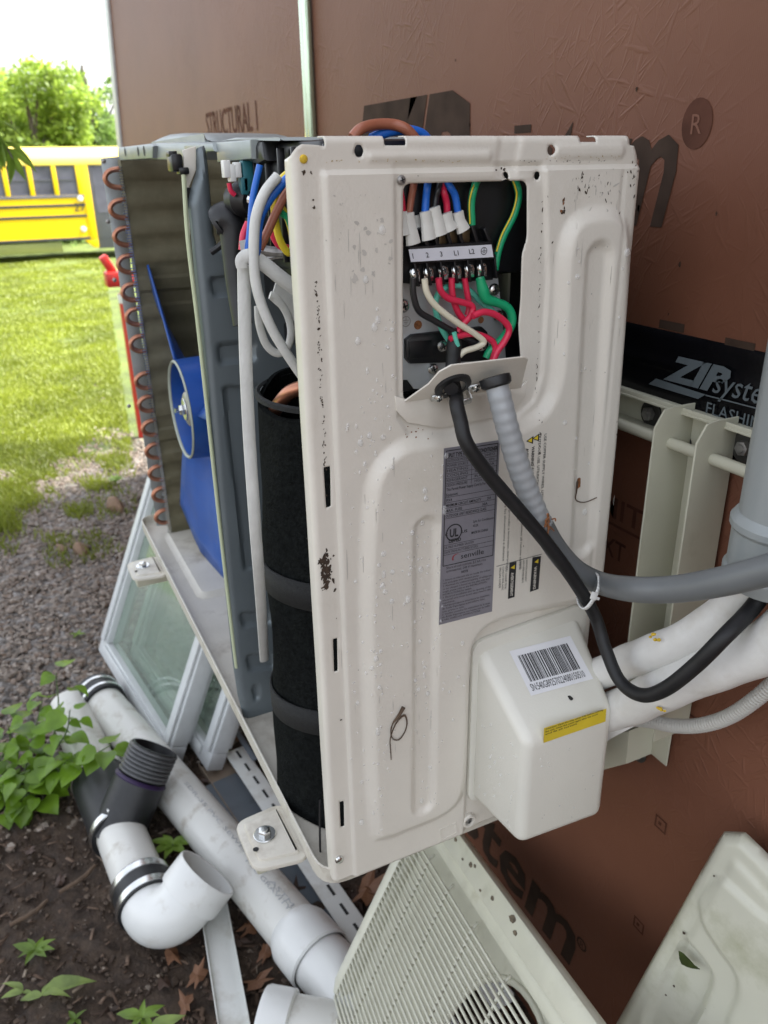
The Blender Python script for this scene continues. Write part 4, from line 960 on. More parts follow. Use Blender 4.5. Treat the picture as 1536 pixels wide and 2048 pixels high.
# sticker with bars on the sloping top
s0, s1, s2 = np.array((.024, y0v+.018, .2660)), np.array((.024, y1v-.018, .2760)), None
nt_ = nrm(np.cross(np.array((-.001, y2v, .283))-np.array((-.001, y0v-.002, .277)), np.array((.102, y0v, .212))-np.array((-.001, y0v-.002, .277)))); nt_ = nt_ if nt_[2] > 0 else -nt_
def ontop(px, py, lift=.0007):
    c = np.array((.102, y0v, .212)); v = CF+CR*(px-768)/FPX+CU*(1024-py)/FPX; t_ = np.dot(c-CAM, nt_)/np.dot(v, nt_); return CAM+v*t_+nt_*lift
mb = MB(); Q = [ontop(*q) for q in ((1062, 1392), (1186, 1358), (1140, 1272), (1018, 1303))]; mb.add(Q, [(0, 1, 2, 3)], 0)
def bil(u, v, lift=.0003): return (1-u)*(1-v)*Q[0]+u*(1-v)*Q[1]+u*v*Q[2]+(1-u)*v*Q[3]+nt_*lift
u = .085; rs = random.Random(3)
while u < .90:
    w = rs.choice((.008, .008, .014, .020)); mb.add([bil(u, .27), bil(u+w, .27), bil(u+w, .86), bil(u, .86)], [(0, 1, 2, 3)], 1); u += w+rs.choice((.007, .007, .012, .018))
put_text(mb, 'SN:540G892570224080150510', bil(.05, .08, .0004), Q[1]-Q[0], Q[3]-Q[0], np.linalg.norm(Q[3]-Q[0])*.15, np.linalg.norm(Q[1]-Q[0])*.86, 1, .0)
mb.build('barcode_sticker', ['paper_white', 'ink'], vc, smooth=False)
mb = MB(); xf = .1025; Q = [at(*q, x=xf) for q in ((1087, 1486), (1211, 1443), (1213, 1417), (1088, 1456))]; mb.add(Q, [(0, 1, 2, 3)], 0); ex = nrm(Q[1]-Q[0]); ez = nrm(Q[3]-Q[0])
for i, t_ in enumerate(('Attention: Open the stop valves fully before running', 'the unit. Close this cover again after the work', 'and fit all screws')):
    put_text(mb, t_, Q[3]*(1-.02)+Q[2]*.02-ez*(.0033+i*.0036)+XN*.0003, ex, ez, .0022, (.92, .84, .5)[i]*np.linalg.norm(Q[1]-Q[0]), 1, .01)
mb.build('caution_sticker', ['label_yellow', 'ink'], vc, smooth=False)
mb = MB(); p = ontop(1140, 1396, .0005); mb.box(p, (.0035, .0018, .0012), None, 0, .0005); p = at(948, 1590, x=.004); mb.build('cover_slot', 'dark_slot', vc)
# ---- rating label
def lquad(pts, lift=.0006):
    Q = []
    for q in pts:
        p = at(*q, x=.006); p[0] = lift; Q.append(p)
    return Q
XR = .0133
Q = [at(*q, x=XR) for q in ((878, 1250), (984, 1223), (1000, 880), (888, 897))]
mb = MB(); mb.prism(Q, XN, .0003, 0); ex = nrm(Q[1]-Q[0]); ez = nrm(Q[3]-Q[0]); Wl = np.linalg.norm(Q[1]-Q[0]); Hl = np.linalg.norm(Q[3]-Q[0]); n_ = np.cross(ex, ez)
def L_(u, v, lift=.0004): return (1-u)*(1-v)*Q[0]+u*(1-v)*Q[1]+u*v*Q[2]+(1-u)*v*Q[3]+XN*lift
def rule(u0, v0, u1, v1, w=.0005, m=1):
    a, c = L_(u0, v0), L_(u1, v1); d = nrm(c-a); s = np.cross(XN, d)*w/2; mb.add([a-s, c-s, c+s, a+s], [(0, 1, 2, 3)], m)
def ltxt(t_, u, v, hf, wf=None, bold=0., m=1): put_text(mb, t_, L_(u, v), L_(1, v)-L_(0, v), L_(u, 1)-L_(u, 0), Hl*hf, None if wf is None else Wl*wf, m, bold)
rule(.04, .985, .96, .985, .0009); rule(.04, .352, .96, .352, .0009); rule(.04, .352, .04, .985, .0009); rule(.96, .352, .96, .985, .0009)
ltxt('SPLIT TYPE ROOM AIR CONDITIONER', .07, .950, .021, .86, .03)
rows = ['OUTDOOR MODEL', 'POWER SOURCE', 'HEATING', 'COOLING', 'REFRIGERANT', 'DESIGN PRESSURE']
for i, r_ in enumerate(rows):
    v = .925-i*.026; rule(.04, v+.019, .96, v+.019, .0004); ltxt(r_, .06, v, .014, .36)
    ltxt(('SENA-24HF/O', '208-230V~ 60Hz', 'RLA 13.0A', 'RLA 12.5A', 'R410A', 'HIGH 550PSIG')[i], .56, v, .014, .34)
rule(.50, .79, .50, .944, .0004)
for i, (t_, w_) in enumerate((('This Permit Power Supply Cord Is For Use On', .84), ('Equipment', .2), ('IPX4', .1), ('MINIMUM CIRCUIT AMPACITY        20A', .80), ('MAX. FUSE                     30A', .74), ('OUTDOOR UNIT RESISTANCE CLASS', .72))):
    v = .772-i*.029; ltxt(t_, .06, v, .015, w_, .008); 
    if i != 0: rule(.04, v-.006, .96, v-.006, .0004)
cU = L_(.22, .535, .0005); ringx(mb, cU, .0100, .0014, 28, 1); put_text(mb, 'UL', cU-ex*.0052-ez*.0048, ex, ez, .0092, .0105, 1, .03)
ltxt('C', .06, .523, .016, .045, .02); ltxt('US', .36, .522, .016, .10, .02); ltxt('LISTED', .13, .480, .019, .22, .04)
ltxt('Split Air Conditioner', .56, .568, .014, .38); ltxt('452R', .56, .543, .014, .1); ltxt('MADE IN CHINA', .54, .505, .014, .3, .01)
rule(.04, .470, .96, .470, .0004); ltxt('UL FILE NUMBER SA32709', .06, .450, .013, .52); rule(.04, .440, .96, .440, .0004); ltxt('DATE MANUFACTURED 02/2022', .06, .422, .013, .60); rule(.04, .414, .96, .414, .0004)
ltxt('senville', .36, .374, .030, .42, .004); 
pts = [(.28+.07*math.cos(a)*1.2, .385+.024*math.sin(a)) for a in np.linspace(.4, 3.6, 9)]
for i in range(8): mb.add([L_(*pts[i]), L_(*pts[i+1]), L_(pts[i+1][0]*.86+.055, pts[i+1][1]*.9+.038), L_(pts[i][0]*.86+.055, pts[i][1]*.9+.038)], [(0, 1, 2, 3)], 2)
ltxt('Short-circuit current: 2.5 kA rms', .10, .330, .014, .72); ltxt('symmetrical, 240 V maximum', .10, .310, .014, .66); ltxt('NOTE', .38, .287, .013, .12, .03)
for i, t_ in enumerate(('1. Ensure to evacuate the air inside the indoor', '   unit and pipes with vacuum pump.', '2. Maximum the additional quantity of refrigerant', '   to be charged is based on the pipe size and', '   length, please refer to the INSTALLATION', '   INSTRUCTIONS for details.', '3. Electrical installation due to opening of the', '   electrical unit cover is not described in this', '   machine.', '1. Refrigerant pipes in accordance to treatment', '   de fluide frigorigene a introduire dans', '   site prevu a cela.', '2. Veuillez consulter les indications de la note', '   du fluide frigorigene est basee sur la taille', '   la tube, veuillez voir INSTRUCTIONS')):
    ltxt(t_, .05, .262-i*.0172, .0105, min(.9, .018*len(t_)+.03))
lab(mb.build('rating_label', ['label_silver', 'ink', 'ink_red'], panel, smooth=False), 'silver rating label with small black print')
# ---- printed warnings reading downwards
mb = MB(); dn = nrm(at(1078, 1080, x=XR)-at(1090, 868, x=XR)); rt = np.cross(XN, dn); XRp = .0131
def down(t_, px, py, h, w, bold=0., m=1): put_text(mb, t_, at(px, py, x=XRp), dn, -rt if np.dot(rt, (0, -1, 0)) > 0 else rt, h, w, m, bold)
upd = np.array((0, 1., 0)); upd = nrm(upd-dn*np.dot(upd, dn))
def down(t_, px, py, h, w, bold=0., m=1): put_text(mb, t_, at(px, py, x=XRp), dn, upd, h, w, m, bold)
down('USE COPPER SUPPLY WIRES. UTILISER DES FILS', 1089, 868, .0030, .105, .01); down('OUTDOOR USE. UTILISATION A LEXTERIEUR', 1078, 868, .0030, .096, .01)
down('WARNING', 1064, 893, .0034, .022, .03); down('CAUTION RISK OF ELECTRIC SHOCK', 1064, 930, .0030, .075, .01); down('AVERTISSEMENT', 1052, 897, .0034, .035, .03)
down('Before servicing, disconnect all remote electric', 1046, 968, .0026, .105, .0); down('power supplies.', 1037, 975, .0026, .040, .0)
down('Avant de proceder a lentretien, debranchez', 1019, 985, .0026, .095, .0); down('toutes les alimentations a distance', 1010, 990, .0026, .08, .0)
for px, py in ((1072, 876), (1060, 881)):
    c = at(px, py, x=XRp+.0001); e = .0055
    mb.add([c+np.array((0, e*.75, -e*.8)), c+np.array((0, e*.75, e*.8)), c+np.array((0, -e*.9, 0))], [(0, 1, 2)], 1); k_ = .62
    mb.add([c+np.array((.0001, e*.75*k_, -e*.8*k_)), c+np.array((.0001, e*.75*k_, e*.8*k_)), c+np.array((.0001, -e*.9*k_, 0))], [(0, 1, 2)], 2)
for q, t_, x1 in (([(1065, 1115), (1082, 1112), (1077, 1178), (1060, 1184)], 'WARNING', 1065), ([(1019, 1126), (1033, 1123), (1029, 1194), (1016, 1198)], 'AVERTISSEMENT', 1019)):
    Q4 = [at(*a, x=XRp) for a in q]; mb.add(Q4, [(3, 2, 1, 0)], 1); c = (Q4[0]+Q4[3])/2; a0 = Q4[0]*.72+Q4[3]*.28
    put_text(mb, t_, a0+XN*.0002+(Q4[1]-Q4[0])*.28, dn, upd, .0036, np.linalg.norm(Q4[3]-Q4[0])*.66, 0, .02)
    c = (Q4[0]+Q4[1])/2*.86+(Q4[2]+Q4[3])/2*.14+XN*.0002; e = .0034; mb.add([c+np.array((0, e*.75, -e*.8)), c+np.array((0, e*.75, e*.8)), c+np.array((0, -e*.9, 0))], [(0, 1, 2)], 2)
down('USE SUPPLY WIRES AND CONNECTORS RATED 75C', 1052, 1120, .0024, .028); down('AND COPPER WIRE SIZE AS', 1046, 1121, .0024, .029); down('MARKED', 1040, 1123, .0024, .010)
down('FILS ET CONNECTEURS', 1011, 1132, .0024, .030); down('CONDUCTEUR AVEC', 1005, 1134, .0024, .030); down('SELON CODE', 999, 1136, .0024, .026)
a_, b_ = at(993, 1133, x=XRp), at(1084, 1108, x=XRp); s = np.array((0, 0, .0003)); mb.add([a_-s, b_-s, b_+s, a_+s], [(0, 1, 2, 3)], 1)
mb.build('printed_warnings', ['cream_paint', 'ink', 'label_yellow'], panel, smooth=False)
# ---- rain drops on the panel and cover
def drops(spots, ff, name, parent):
    V, F = [], []; ns = 9
    for (c, n, r, el) in spots:
        n = nrm(n); zz_ = np.array((0, 0, 1.)); u = nrm(zz_-n*np.dot(zz_, n)); v = np.cross(n, u); o0 = len(V)
        for rr, hh_ in ((1, 0), (.88, .34), (.52, .54)):
            for k in range(ns):
                a = 2*math.pi*k/ns; up_ = math.cos(a)*(el if math.cos(a) > 0 else 1.0); V.append(c+r*rr*(u*up_+v*math.sin(a))+n*r*hh_)
        V.append(c+n*r*.60)
        for j in range(2): F += [(o0+j*ns+k, o0+j*ns+(k+1) % ns, o0+(j+1)*ns+(k+1) % ns, o0+(j+1)*ns+k) for k in range(ns)]
        F += [(o0+2*ns+k, o0+2*ns+(k+1) % ns, o0+3*ns) for k in range(ns)]
    mb = MB().add(V, F); o = mb.build(name, 'water', parent, sharp=0); return tag(o, None, None, None, 'stuff')
sp = []
def pd(px, py, r, el=1.2):
    q_ = at(px, py, x=0)[1:]
    if .004 < q_[0] < W-.014 and sdf_poly(hole_main, q_[None])[0][0] > .004: sp.append((on_panel(px, py, .0002), XN, r, el))
for x0, y0, x1, y1, n in ((690, 800, 780, 1600, 95), (790, 900, 880, 1300, 50), (815, 1060, 875, 1600, 50), (730, 590, 790, 860, 26), (735, 1150, 760, 1660, 42), (1110, 480, 1260, 900, 22), (1130, 900, 1230, 1180, 8), (860, 1250, 920, 1450, 10)):
    for k in range(n): pd(rng.uniform(x0, x1), rng.uniform(y0, y1), rng.choice((.0008, .0010, .0013, .0017, .0023, .0030), p=(.2, .25, .25, .15, .1, .05)), rng.choice((1.0, 1.2, 1.6, 3.2), p=(.35, .35, .22, .08)))
for q in ((712, 682), (752, 640), (745, 655), (760, 462), (840, 990), (838, 1042), (880, 905), (838, 975), (1237, 505), (1162, 1022), (693, 1600), (805, 1190), (720, 1640), (735, 870), (728, 560), (835, 1135)): pd(*q, rng.uniform(.0026, .0036), 1.6)
drops(sp, None, 'rain_drops', panel)
sp = []
for k in range(34): sp.append((np.array((rng.uniform(.015, .088), y0v-.0012, rng.uniform(.075, .20))), (0, -1, 0), rng.choice((.0009, .0014, .002)), 1.2))
for k in range(14): sp.append((np.array((.1024, rng.uniform(y0v+.02, y1v-.02), rng.uniform(.07, .19))), XN, rng.choice((.0007, .001)), 1.2))
drops(sp, None, 'rain_drops', vc)
# ---- mud specks, rust and scratches with shapes of their own
def specks(name, items, parent, mats):
    mb = MB()
    for (px, py, s, el, mi) in items:
        p = on_panel(px, py, .00035)
        if sdf_poly(hole_main, p[None, 1:])[0][0] < s*el*1.2: continue
        n = rng.integers(6, 10); a0 = rng.uniform(0, 6.28); tl = rng.normal(0, .5) if el < 9 else rng.normal(0, .01)
        V = []
        for k in range(n):
            a = a0+2*math.pi*k/n; r_ = s*rng.uniform(.4, 1.25); yy = r_*math.cos(a); zz_ = r_*el*math.sin(a)
            V.append(p+np.array((0, yy*math.cos(tl)-zz_*math.sin(tl), yy*math.sin(tl)+zz_*math.cos(tl))))
        mb.add(V, [tuple(range(n))], mi)
    o = mb.build(name, mats, parent, smooth=False); return tag(o, None, None, None, 'stuff')
it = []
for k in range(90): it.append((rng.normal(652, 6), rng.uniform(1095, 1215)*.5+rng.uniform(1095, 1160)*.5, rng.uniform(.0006, .0024), rng.uniform(1, 2.4), 0))
for k in range(70): it.append((rng.normal(648-(900-y_)/22 if (y_ := rng.uniform(560, 940)) else 0, 2.0), y_, rng.uniform(.0003, .0009), rng.uniform(1, 3), 0))
for k in range(16): it.append((rng.normal(1160, 11), rng.normal(372, 14), rng.uniform(.0002, .0013), rng.uniform(1, 3.5), 0))
for k in range(34): it.append((rng.normal(1195, 26), rng.normal(378, 24), rng.uniform(.0003, .0010), rng.uniform(1.5, 5), 2 if k % 3 else 0))
for k in range(16): it.append((rng.normal(1260, 7), rng.normal(350, 16), rng.uniform(.0003, .001), 2.5, 0))
for k in range(10): it.append((rng.normal(1122, 2.5), rng.uniform(398, 432), rng.uniform(.0006, .0018), 1.8, 0 if k % 2 else 1))
for k in range(40): it.append((rng.normal(1083-(y_-400)/28 if (y_ := rng.uniform(400, 900)) else 0, 1.4), y_, rng.uniform(.0002, .0008), rng.uniform(1, 4), 0))
for k in range(26): it.append((rng.uniform(1040, 1210), 322+rng.normal(0, 1.2), rng.uniform(.0003, .0009), .6, 0))
for k in range(40): it.append((rng.uniform(650, 1260), rng.uniform(345, 1640), rng.uniform(.0002, .0007), rng.uniform(1, 2.5), 0))
for k in range(22): it.append((rng.normal(690, 22), rng.uniform(350, 540), rng.uniform(.0003, .0008), rng.uniform(.4, 2.5), 2))
for q in ((626, 400), (628, 415), (622, 345), (633, 590), (636, 705), (607, 345), (820, 545), (1010, 340), (990, 340), (1005, 338), (790, 800), (797, 812), (800, 820), (835, 818), (940, 1635), (682, 1440)): it.append((*q, rng.uniform(.0010, .002), rng.uniform(.8, 1.6), 0))
for k in range(24): it.append((rng.uniform(640, 920), 322+rng.normal(0, 1.6), rng.uniform(.0004, .0012), .5, 3))
for k in range(26): it.append((rng.uniform(1085, 1240), 315+rng.normal(0, 2), rng.uniform(.0004, .0010), .45, 3))
for k in range(12): it.append((rng.uniform(800, 850), rng.uniform(852, 875), rng.uniform(.0004, .0012), 1, 1))
for k in range(60):
    y_ = rng.uniform(420, 1500); it.append((rng.uniform(660, 900) if k % 3 else rng.uniform(1100, 1230), y_ if k % 3 else y_*.7, rng.uniform(.0003, .0006), rng.uniform(12, 34), 2))
for k in range(18): it.append((rng.uniform(700, 780), rng.uniform(440, 560), rng.uniform(.001, .003), rng.uniform(.4, 1.5), 2))
mat('old_sealant', (.42, .31, .13), .7, var=.3, scale=200); mat('scuff', (.50, .475, .43), .6, var=.1)
specks('mud_specks', it, panel, ['mud', 'rust', 'scuff', 'old_sealant'])
# ------------------------------------------------------------------ wall bracket that carries the unit
br = thing('mounting_bracket', 'cream steel wall bracket with rail, upright channel and bolts', 'wall bracket', (0, .43, .0))
mb = MB(); rz0, rz1 = .494, .537
mb.box((-.70, .4475, (rz0+rz1)/2), (.72, .0022, (rz1-rz0)/2-.002), None, 0, .001)
mb.box((-.70, .4345, rz1-.0015), (.72, .0120, .0016), None, 0, .001); mb.box((-.70, .4250, rz1+.001), (.72, .0014, .004), None, 0, .0008)
mb.box((.20, .4475, .521), (.185, .0022, .014), None, 0, .001); mb.box((.20, .4345, rz1-.0015), (.185, .0120, .0016), None, 0, .001); mb.box((.20, .4250, rz1+.001), (.185, .0014, .004), None, 0, .0008)
ra, rb = at(1330, 884, y=.41), at(1495, 945, y=.41); zr_ = (ra[2]+rb[2])/2
mb.tube([(-1.4, .412, zr_), (.5, .412, zr_)], .0068, 12, 0, smooth=False); mb.box((-.70, .430, zr_-.002), (.715, .018, .0016), None, 0, .0006)
lab(mb.build('rail', 'cream_bracket', br), 'long horizontal rail of the wall bracket')
def upright(xl, w):
    mb = MB(); zt, zb_ = .545, .125
    for xx in (xl, xl+w):
        P = [(xx, .443, zb_), (xx, .385, zb_), (xx, .385, zt-.022), (xx, .397, zt-.002), (xx, .412, zt), (xx, .443, zt)]
        mb.prism([np.array(p)+np.array((.0012, 0, 0)) for p in P], XN, .0024, 0, .0006)
    mb.box((xl+w/2, .4435, (zt+zb_)/2-.004), (w/2-.0014, .0012, (zt-zb_)/2-.006), None, 0)
    mb.prism([(xl-.035, .4405, .046), (xl+w-.022, .4405, .046), (xl+w-.022, .4405, .150), (xl-.035, .4405, .150)], (0, -1, 0), .0024, 0, .0008)
    return mb.build('upright', 'cream_bracket', br)
xl = at(1306, 890, y=.386)[0]; xr = at(1392, 900, y=.386)[0]
lab(upright(xl, xr-xl), 'upright channel behind the grey conduit')
upright(-.98, xr-xl)
mb = MB()
c = at(1358, 850, y=.441); mb.disc((c[0]+.014, .4420, c[2]-.018), (0, -1, 0), .008, 16, 1); screw(mb, (c[0], .4415, c[2]), (0, -1, 0), .0055, 2, 1); mb.build('screw', ['cream_bracket', 'dark_slot', 'aged_zinc'], br)
mat('rubber_washer', (.035, .033, .028), .6, var=.3)
for q, wz in (((1295, 828), 1.9), ((1484, 897), 2.1), ((1278, 1505), 1.6)):
    mb = MB(); c = at(*q, y=.438); hexbolt(mb, (c[0], .437 if q[1] > 1400 else .444, c[2]), (0, -1, 0), .0088, wz, 0, 1); mb.build('bolt', ['aged_zinc', 'rubber_washer'], br)
for fx in (FX1, FX2):
    mb = MB(); mb.box((fx, .175, -.0305), (.026, .270, .0125), None, 0, .003); mb.box((fx, .445, -.02), (.026, .0, .0) if False else (.03, .003, .09), None, 0, .001)
    mb.build('arm', 'cream_bracket', br)
mb = MB(); P = [at(*q, y=.395) for q in ((1150, 1478), (1222, 1466), (1258, 1462), (1252, 1528), (1158, 1553))]; mb.prism(P, (0, -1, 0), .045, 0, .002); mb.build('bracket_end', 'cream_bracket', br)
# ------------------------------------------------------------------ grey drain pipe at the right edge
yd = .365; rp = .043
c = at(1502, 800, y=yd); cx = c[0]+rp*1.02+.018
zc1 = at(1470, 1010, y=yd-.02)[2]; zc0 = at(1472, 1120, y=yd-.02)[2]
dp = thing('drain_pipe', 'light grey vertical plastic pipe with a coupling at the right edge', 'pipe', (cx, yd, zc0))
mb = MB(); mb.tube([(cx, yd, zc0+.01), (cx, yd, 1.6)], rp, 40, 0, smooth=False, caps=False); lab(mb.build('pipe', 'downpipe_grey', dp), 'upper straight pipe')
mb = MB(); R2 = rp+.0035
mb.lathe((cx, yd, zc0-.004), (0, 0, 1), [(rp-.001, -.012), (R2+.001, -.010), (R2+.003, -.002), (R2+.003, .004), (R2, .008), (R2, zc1-zc0-.010), (R2+.003, zc1-zc0-.006), (R2+.003, zc1-zc0), (R2-.001, zc1-zc0+.006), (rp-.001, zc1-zc0+.008)], 40)
mb.build('coupling', 'downpipe_grey', dp)
# ------------------------------------------------------------------ conduit, black cable and tie
fc = thing('flexible_conduit', 'grey flexible conduit curving from the wiring flap to the right edge', 'conduit', at(990, 760, x=.04))
cp = [(992, 766, .046), (1001, 800, .052), (1016, 860, .058), (1040, 940, .062), (1072, 1025, .065), (1084, 1050, .066)]
P1 = [at(*p[:2], x=p[2]) for p in cp]
lab(MB().tube(P1, [.0112, .0113, .0114, .0116, .0119, .0121], 20, 0, 8, rib=(.0105, .022)).build('ribbed_section', 'conduit_white', fc, sharp=0), 'whitish ribbed upper length')
P2 = [at(p[0], p[1], x=p[2]) for p in [(1080, 1042, .066), (1110, 1095, .068), (1150, 1140, .071), (1200, 1166, .076)]]+[at(p[0], p[1], y=p[2]) for p in [(1260, 1178, .258), (1340, 1179, .266), (1430, 1166, .274), (1540, 1139, .284), (1640, 1108, .294)]]
sm = MB().tube(P2, [.0119, .0121, .0124, .0127, .0130, .0133, .0136, .0138, .014], 22, 0, 8).build('smooth_section', 'conduit_grey', fc, sharp=0); lab(sm, 'grey lower length with faint print')
mb = MB(); nx_dir = nrm(P1[1]-P1[0]); mb.lathe(P1[0]-nx_dir*.004, nx_dir, [(.010, -.003), (.0150, -.002), (.0155, .002), (.0148, .006), (.0125, .008), (.0115, .008)], 28); mb.build('lock_nut', 'black_rubber', fc)
mb = MB(); dirp = nrm(P2[6]-P2[5]); upn = nrm(np.cross(dirp, nrm(np.cross((0, 0, 1.), dirp)))); tow = nrm(CAM-P2[5]); upn = nrm(np.cross(tow, dirp)); 
mb2 = MB()
for i, t_ in enumerate(('LT UL', 'TYPE', 'NM 3/4', 'IN')):
    for j in range(3):
        a = rad(-34+j*26); nn = tow*math.cos(a)+upn*math.sin(a); dd = -tow*math.sin(a)+upn*math.cos(a)
        c = at(1300+i*17, 1178-i*1.5, y=.262+i*.0018)
        put_text(mb2, ('AL', 'NP', 'LT', 'UL', 'CO', '34')[(i+j*2) % 6], c+nn*.0138-dd*.004, dd, -dirp, .0036, None, 0, .01)
mb2.build('print', 'ink', sm, smooth=False)
cabp = [(921, 842, .053), (934, 888, .062), (978, 950, .068), (1040, 1022, .076), (1098, 1092, .084), (1150, 1164, .090)]
cab2 = [(1190, 1232, .262), (1212, 1300, .266), (1240, 1362, .266), (1282, 1390, .268), (1330, 1378, .274), (1392, 1330, .285), (1450, 1272, .300), (1505, 1215, .335), (1540, 1160, .352), (1556, 1090, .36)]
Pc_ = [onflap(905, 758, -.006), onflap(908, 782, .0068), at(913, 808, x=.044)]+[at(p[0], p[1], x=p[2]) for p in cabp]+[at(p[0], p[1], y=p[2]) for p in cab2]
cb_ = MB().tube(Pc_, [.0070]*12+[.0076, .0078, .0079, .0080, .0082, .0084, .0086, .0086], 16, 0, 8).build('power_cable', 'black_cable', None, sharp=0)
tag(cb_, 'wet black cable hanging in a loop across the end panel', 'cable')
tie = thing('cable_tie', 'white cable tie binding the black cable to the grey conduit', 'cable tie', at(1185, 1180, x=.075))
A, B = at(1178, 1158, x=.0735), at(1171, 1198, x=.0915)
axd = nrm(P2[3]-P2[2]); u_ = nrm(B-A); v_ = np.cross(axd, u_); v_ = nrm(v_-u_*np.dot(u_, v_))
V = []; cc = (A+B)/2+np.array((.002, .0, -.001)); n = 36; ha = np.linalg.norm(A-B)/2+.0102
for k in range(n):
    a = 2*math.pi*k/n; ca, sa = math.cos(a), math.sin(a)
    V.append(cc+u_*ha*ca+v_*.0142*sa*(1.0 if ca < .2 else 1-.35*(ca-.2)))
rb_ = MB()
for k in range(n):
    p, q = V[k], V[(k+1) % n]; rb_.add([p-axd*.0022, q-axd*.0022, q+axd*.0022, p+axd*.0022], [(0, 1, 2, 3)])
rbo = rb_.build('strap', 'white_plastic', tie); md = rbo.modifiers.new('thickness', 'SOLIDIFY'); md.thickness = .0012; md.offset = 1
mb = MB(); h0 = at(1188, 1192, x=.1); tw = nrm(CAM-h0); e1 = nrm(at(1205, 1198, x=.1)-h0); e2 = nrm(np.cross(tw, e1))
mb.box(h0, (.0052, .0042, .0036), np.array([e1, e2, tw]), 0, .001); mb.box(h0+e1*.0066-e2*.0012, (.003, .0016, .0012), np.array([e1, e2, tw]), 0, .0004); mb.build('head', 'white_plastic', tie)
# ------------------------------------------------------------------ insulated refrigerant lines and drain hose
def wraptube(P, rr, name, label, cat, seed, flange=None):
    mb = MB().tube(P, rr, 24, 0, 10); V = np.concatenate(mb.V); r0 = np.random.default_rng(seed)
    ph = r0.uniform(0, 6, 6); V = V+.0006*np.stack([np.sin(V[:, 0]*60+ph[0]+V[:, 2]*80), np.sin(V[:, 1]*70+ph[1]+V[:, 0]*90), np.sin(V[:, 2]*60+ph[2]+V[:, 1]*80)], 1); mb.V = [V]
    return mb
u1 = [(1130, 1362, .318, .0185), (1190, 1345, .315, .0195), (1250, 1325, .322, .0202), (1310, 1305, .315, .0204), (1370, 1280, .325, .0205), (1425, 1245, .335, .0200), (1468, 1208, .345, .0195), (1515, 1160, .355, .0195), (1548, 1090, .362, .019)]
L1_ = [at(p[0], p[1], y=p[2]) for p in u1[2:]]; L1_ = [np.array((.018, .283, .190)), np.array((.046, .312, .222))]+L1_
o = wraptube(L1_, [p[3] for p in u1], 0, 0, 0, 1).build('refrigerant_line', 'pipe_wrap', None, sharp=0)
tag(o, 'upper white wrapped refrigerant line rising to the right', 'pipe', 'white wrapped refrigerant lines')
u2 = [(1140, 1455, .322, .023), (1205, 1432, .318, .023), (1265, 1408, .320, .0235), (1330, 1378, .315, .024), (1400, 1345, .325, .0245), (1460, 1325, .335, .024), (1530, 1295, .345, .026), (1620, 1240, .35, .028)]
L2_ = [at(p[0], p[1], y=p[2]) for p in u2[2:]]; L2_ = [np.array((.028, .283, .140)), np.array((.062, .311, .175))]+L2_
mb = wraptube(L2_, [p[3] for p in u2], 0, 0, 0, 2)
fl = [(1165, 1508), (1230, 1472), (1300, 1435), (1370, 1405), (1450, 1372), (1560, 1335)]
for i in range(len(fl)-1):
    a_, b_ = at(fl[i][0], fl[i][1]-2, y=.308+i*.008), at(fl[i+1][0], fl[i+1][1]-2, y=.316+i*.008); w1 = .010
    mb.add([a_+np.array((0, 0, w1)), b_+np.array((0, 0, w1)), b_-np.array((0, .0, .002)), a_-np.array((0, 0, .002)), a_+np.array((0, .004, w1)), b_+np.array((0, .004, w1)), b_+np.array((0, .003, -.002)), a_+np.array((0, .003, -.002))], [(0, 1, 2, 3), (7, 6, 5, 4), (3, 2, 6, 7), (0, 4, 5, 1)])
o2 = mb.build('refrigerant_line', 'pipe_wrap', None, sharp=50)
tag(o2, 'lower thicker white wrapped refrigerant line below the black cable', 'pipe', 'white wrapped refrigerant lines')
for q, y, par in (((1312, 1276), .297, o), ((1318, 1418), .293, o2)):
    c = at(*q, y=y); mb = MB()
    for k in range(5):
        d = rng.normal(0, .002, 3)*(1.8, .3, .7); s = rng.uniform(.0008, .0022); mb.lathe(c+d, (0, -1, .2), [(s, -.002), (s*.8, s*.4), (.0001, s*.7)], 7)
    lab(mb.build('foam_smear', 'foam_yellow', par), 'smear of yellow foam')
dh = [(1262, 1440, .375), (1300, 1443, .375), (1350, 1452, .378), (1405, 1450, .382), (1460, 1432, .386), (1515, 1395, .39), (1570, 1345, .395)]
o = MB().tube([at(*p[:2], y=p[2]) for p in dh], [.0078, .008, .0085, .0085, .0085, .0085, .0085], 18, 0, 12, rib=(.0042, .05)).build('drain_hose', 'drain_hose', None, sharp=0)
tag(o, 'translucent ribbed drain hose curving below the white pipes', 'hose')
# ------------------------------------------------------------------ debris stuck on the unit
mb = MB(); P = [on_panel(*q, .0022) for q in ((795, 1400), (786, 1416), (774, 1432), (770, 1448), (774, 1462), (786, 1464), (797, 1450), (802, 1432), (798, 1416), (788, 1422), (778, 1436), (769, 1462), (770, 1485), (771, 1504))]
mb.tube(P, [.0024, .0019, .0008, .0007, .0007, .0008, .0007, .0008, .0012, .001, .0007, .0006, .0006, .0005], 6, 0, 3)
tag(mb.build('dry_stem', 'twig', None), 'thin dry brown stem looped on the lower left of the end panel', 'stem')
mb = MB(); P = [on_panel(*q, .0022) for q in ((1146, 958), (1143, 978), (1140, 992), (1150, 999), (1164, 999), (1180, 988))]
mb.tube(P, [.0012, .0008, .0007, .0007, .0006, .0006], 6, 0, 4)
c = on_panel(1149, 962, .002); mb.prism([c+np.array((0, math.cos(a)*.0032*rng.uniform(.6, 1.3), math.sin(a)*.0075*rng.uniform(.7, 1.2))) for a in np.linspace(0, 5.6, 9)], XN, .001, 1)
tag(mb.build('dry_stem', ['twig', 'rust'], None), 'curled brown seed stem stuck on the right of the end panel', 'stem')
mb = MB(); c = at(1095, 1052, x=.0835)
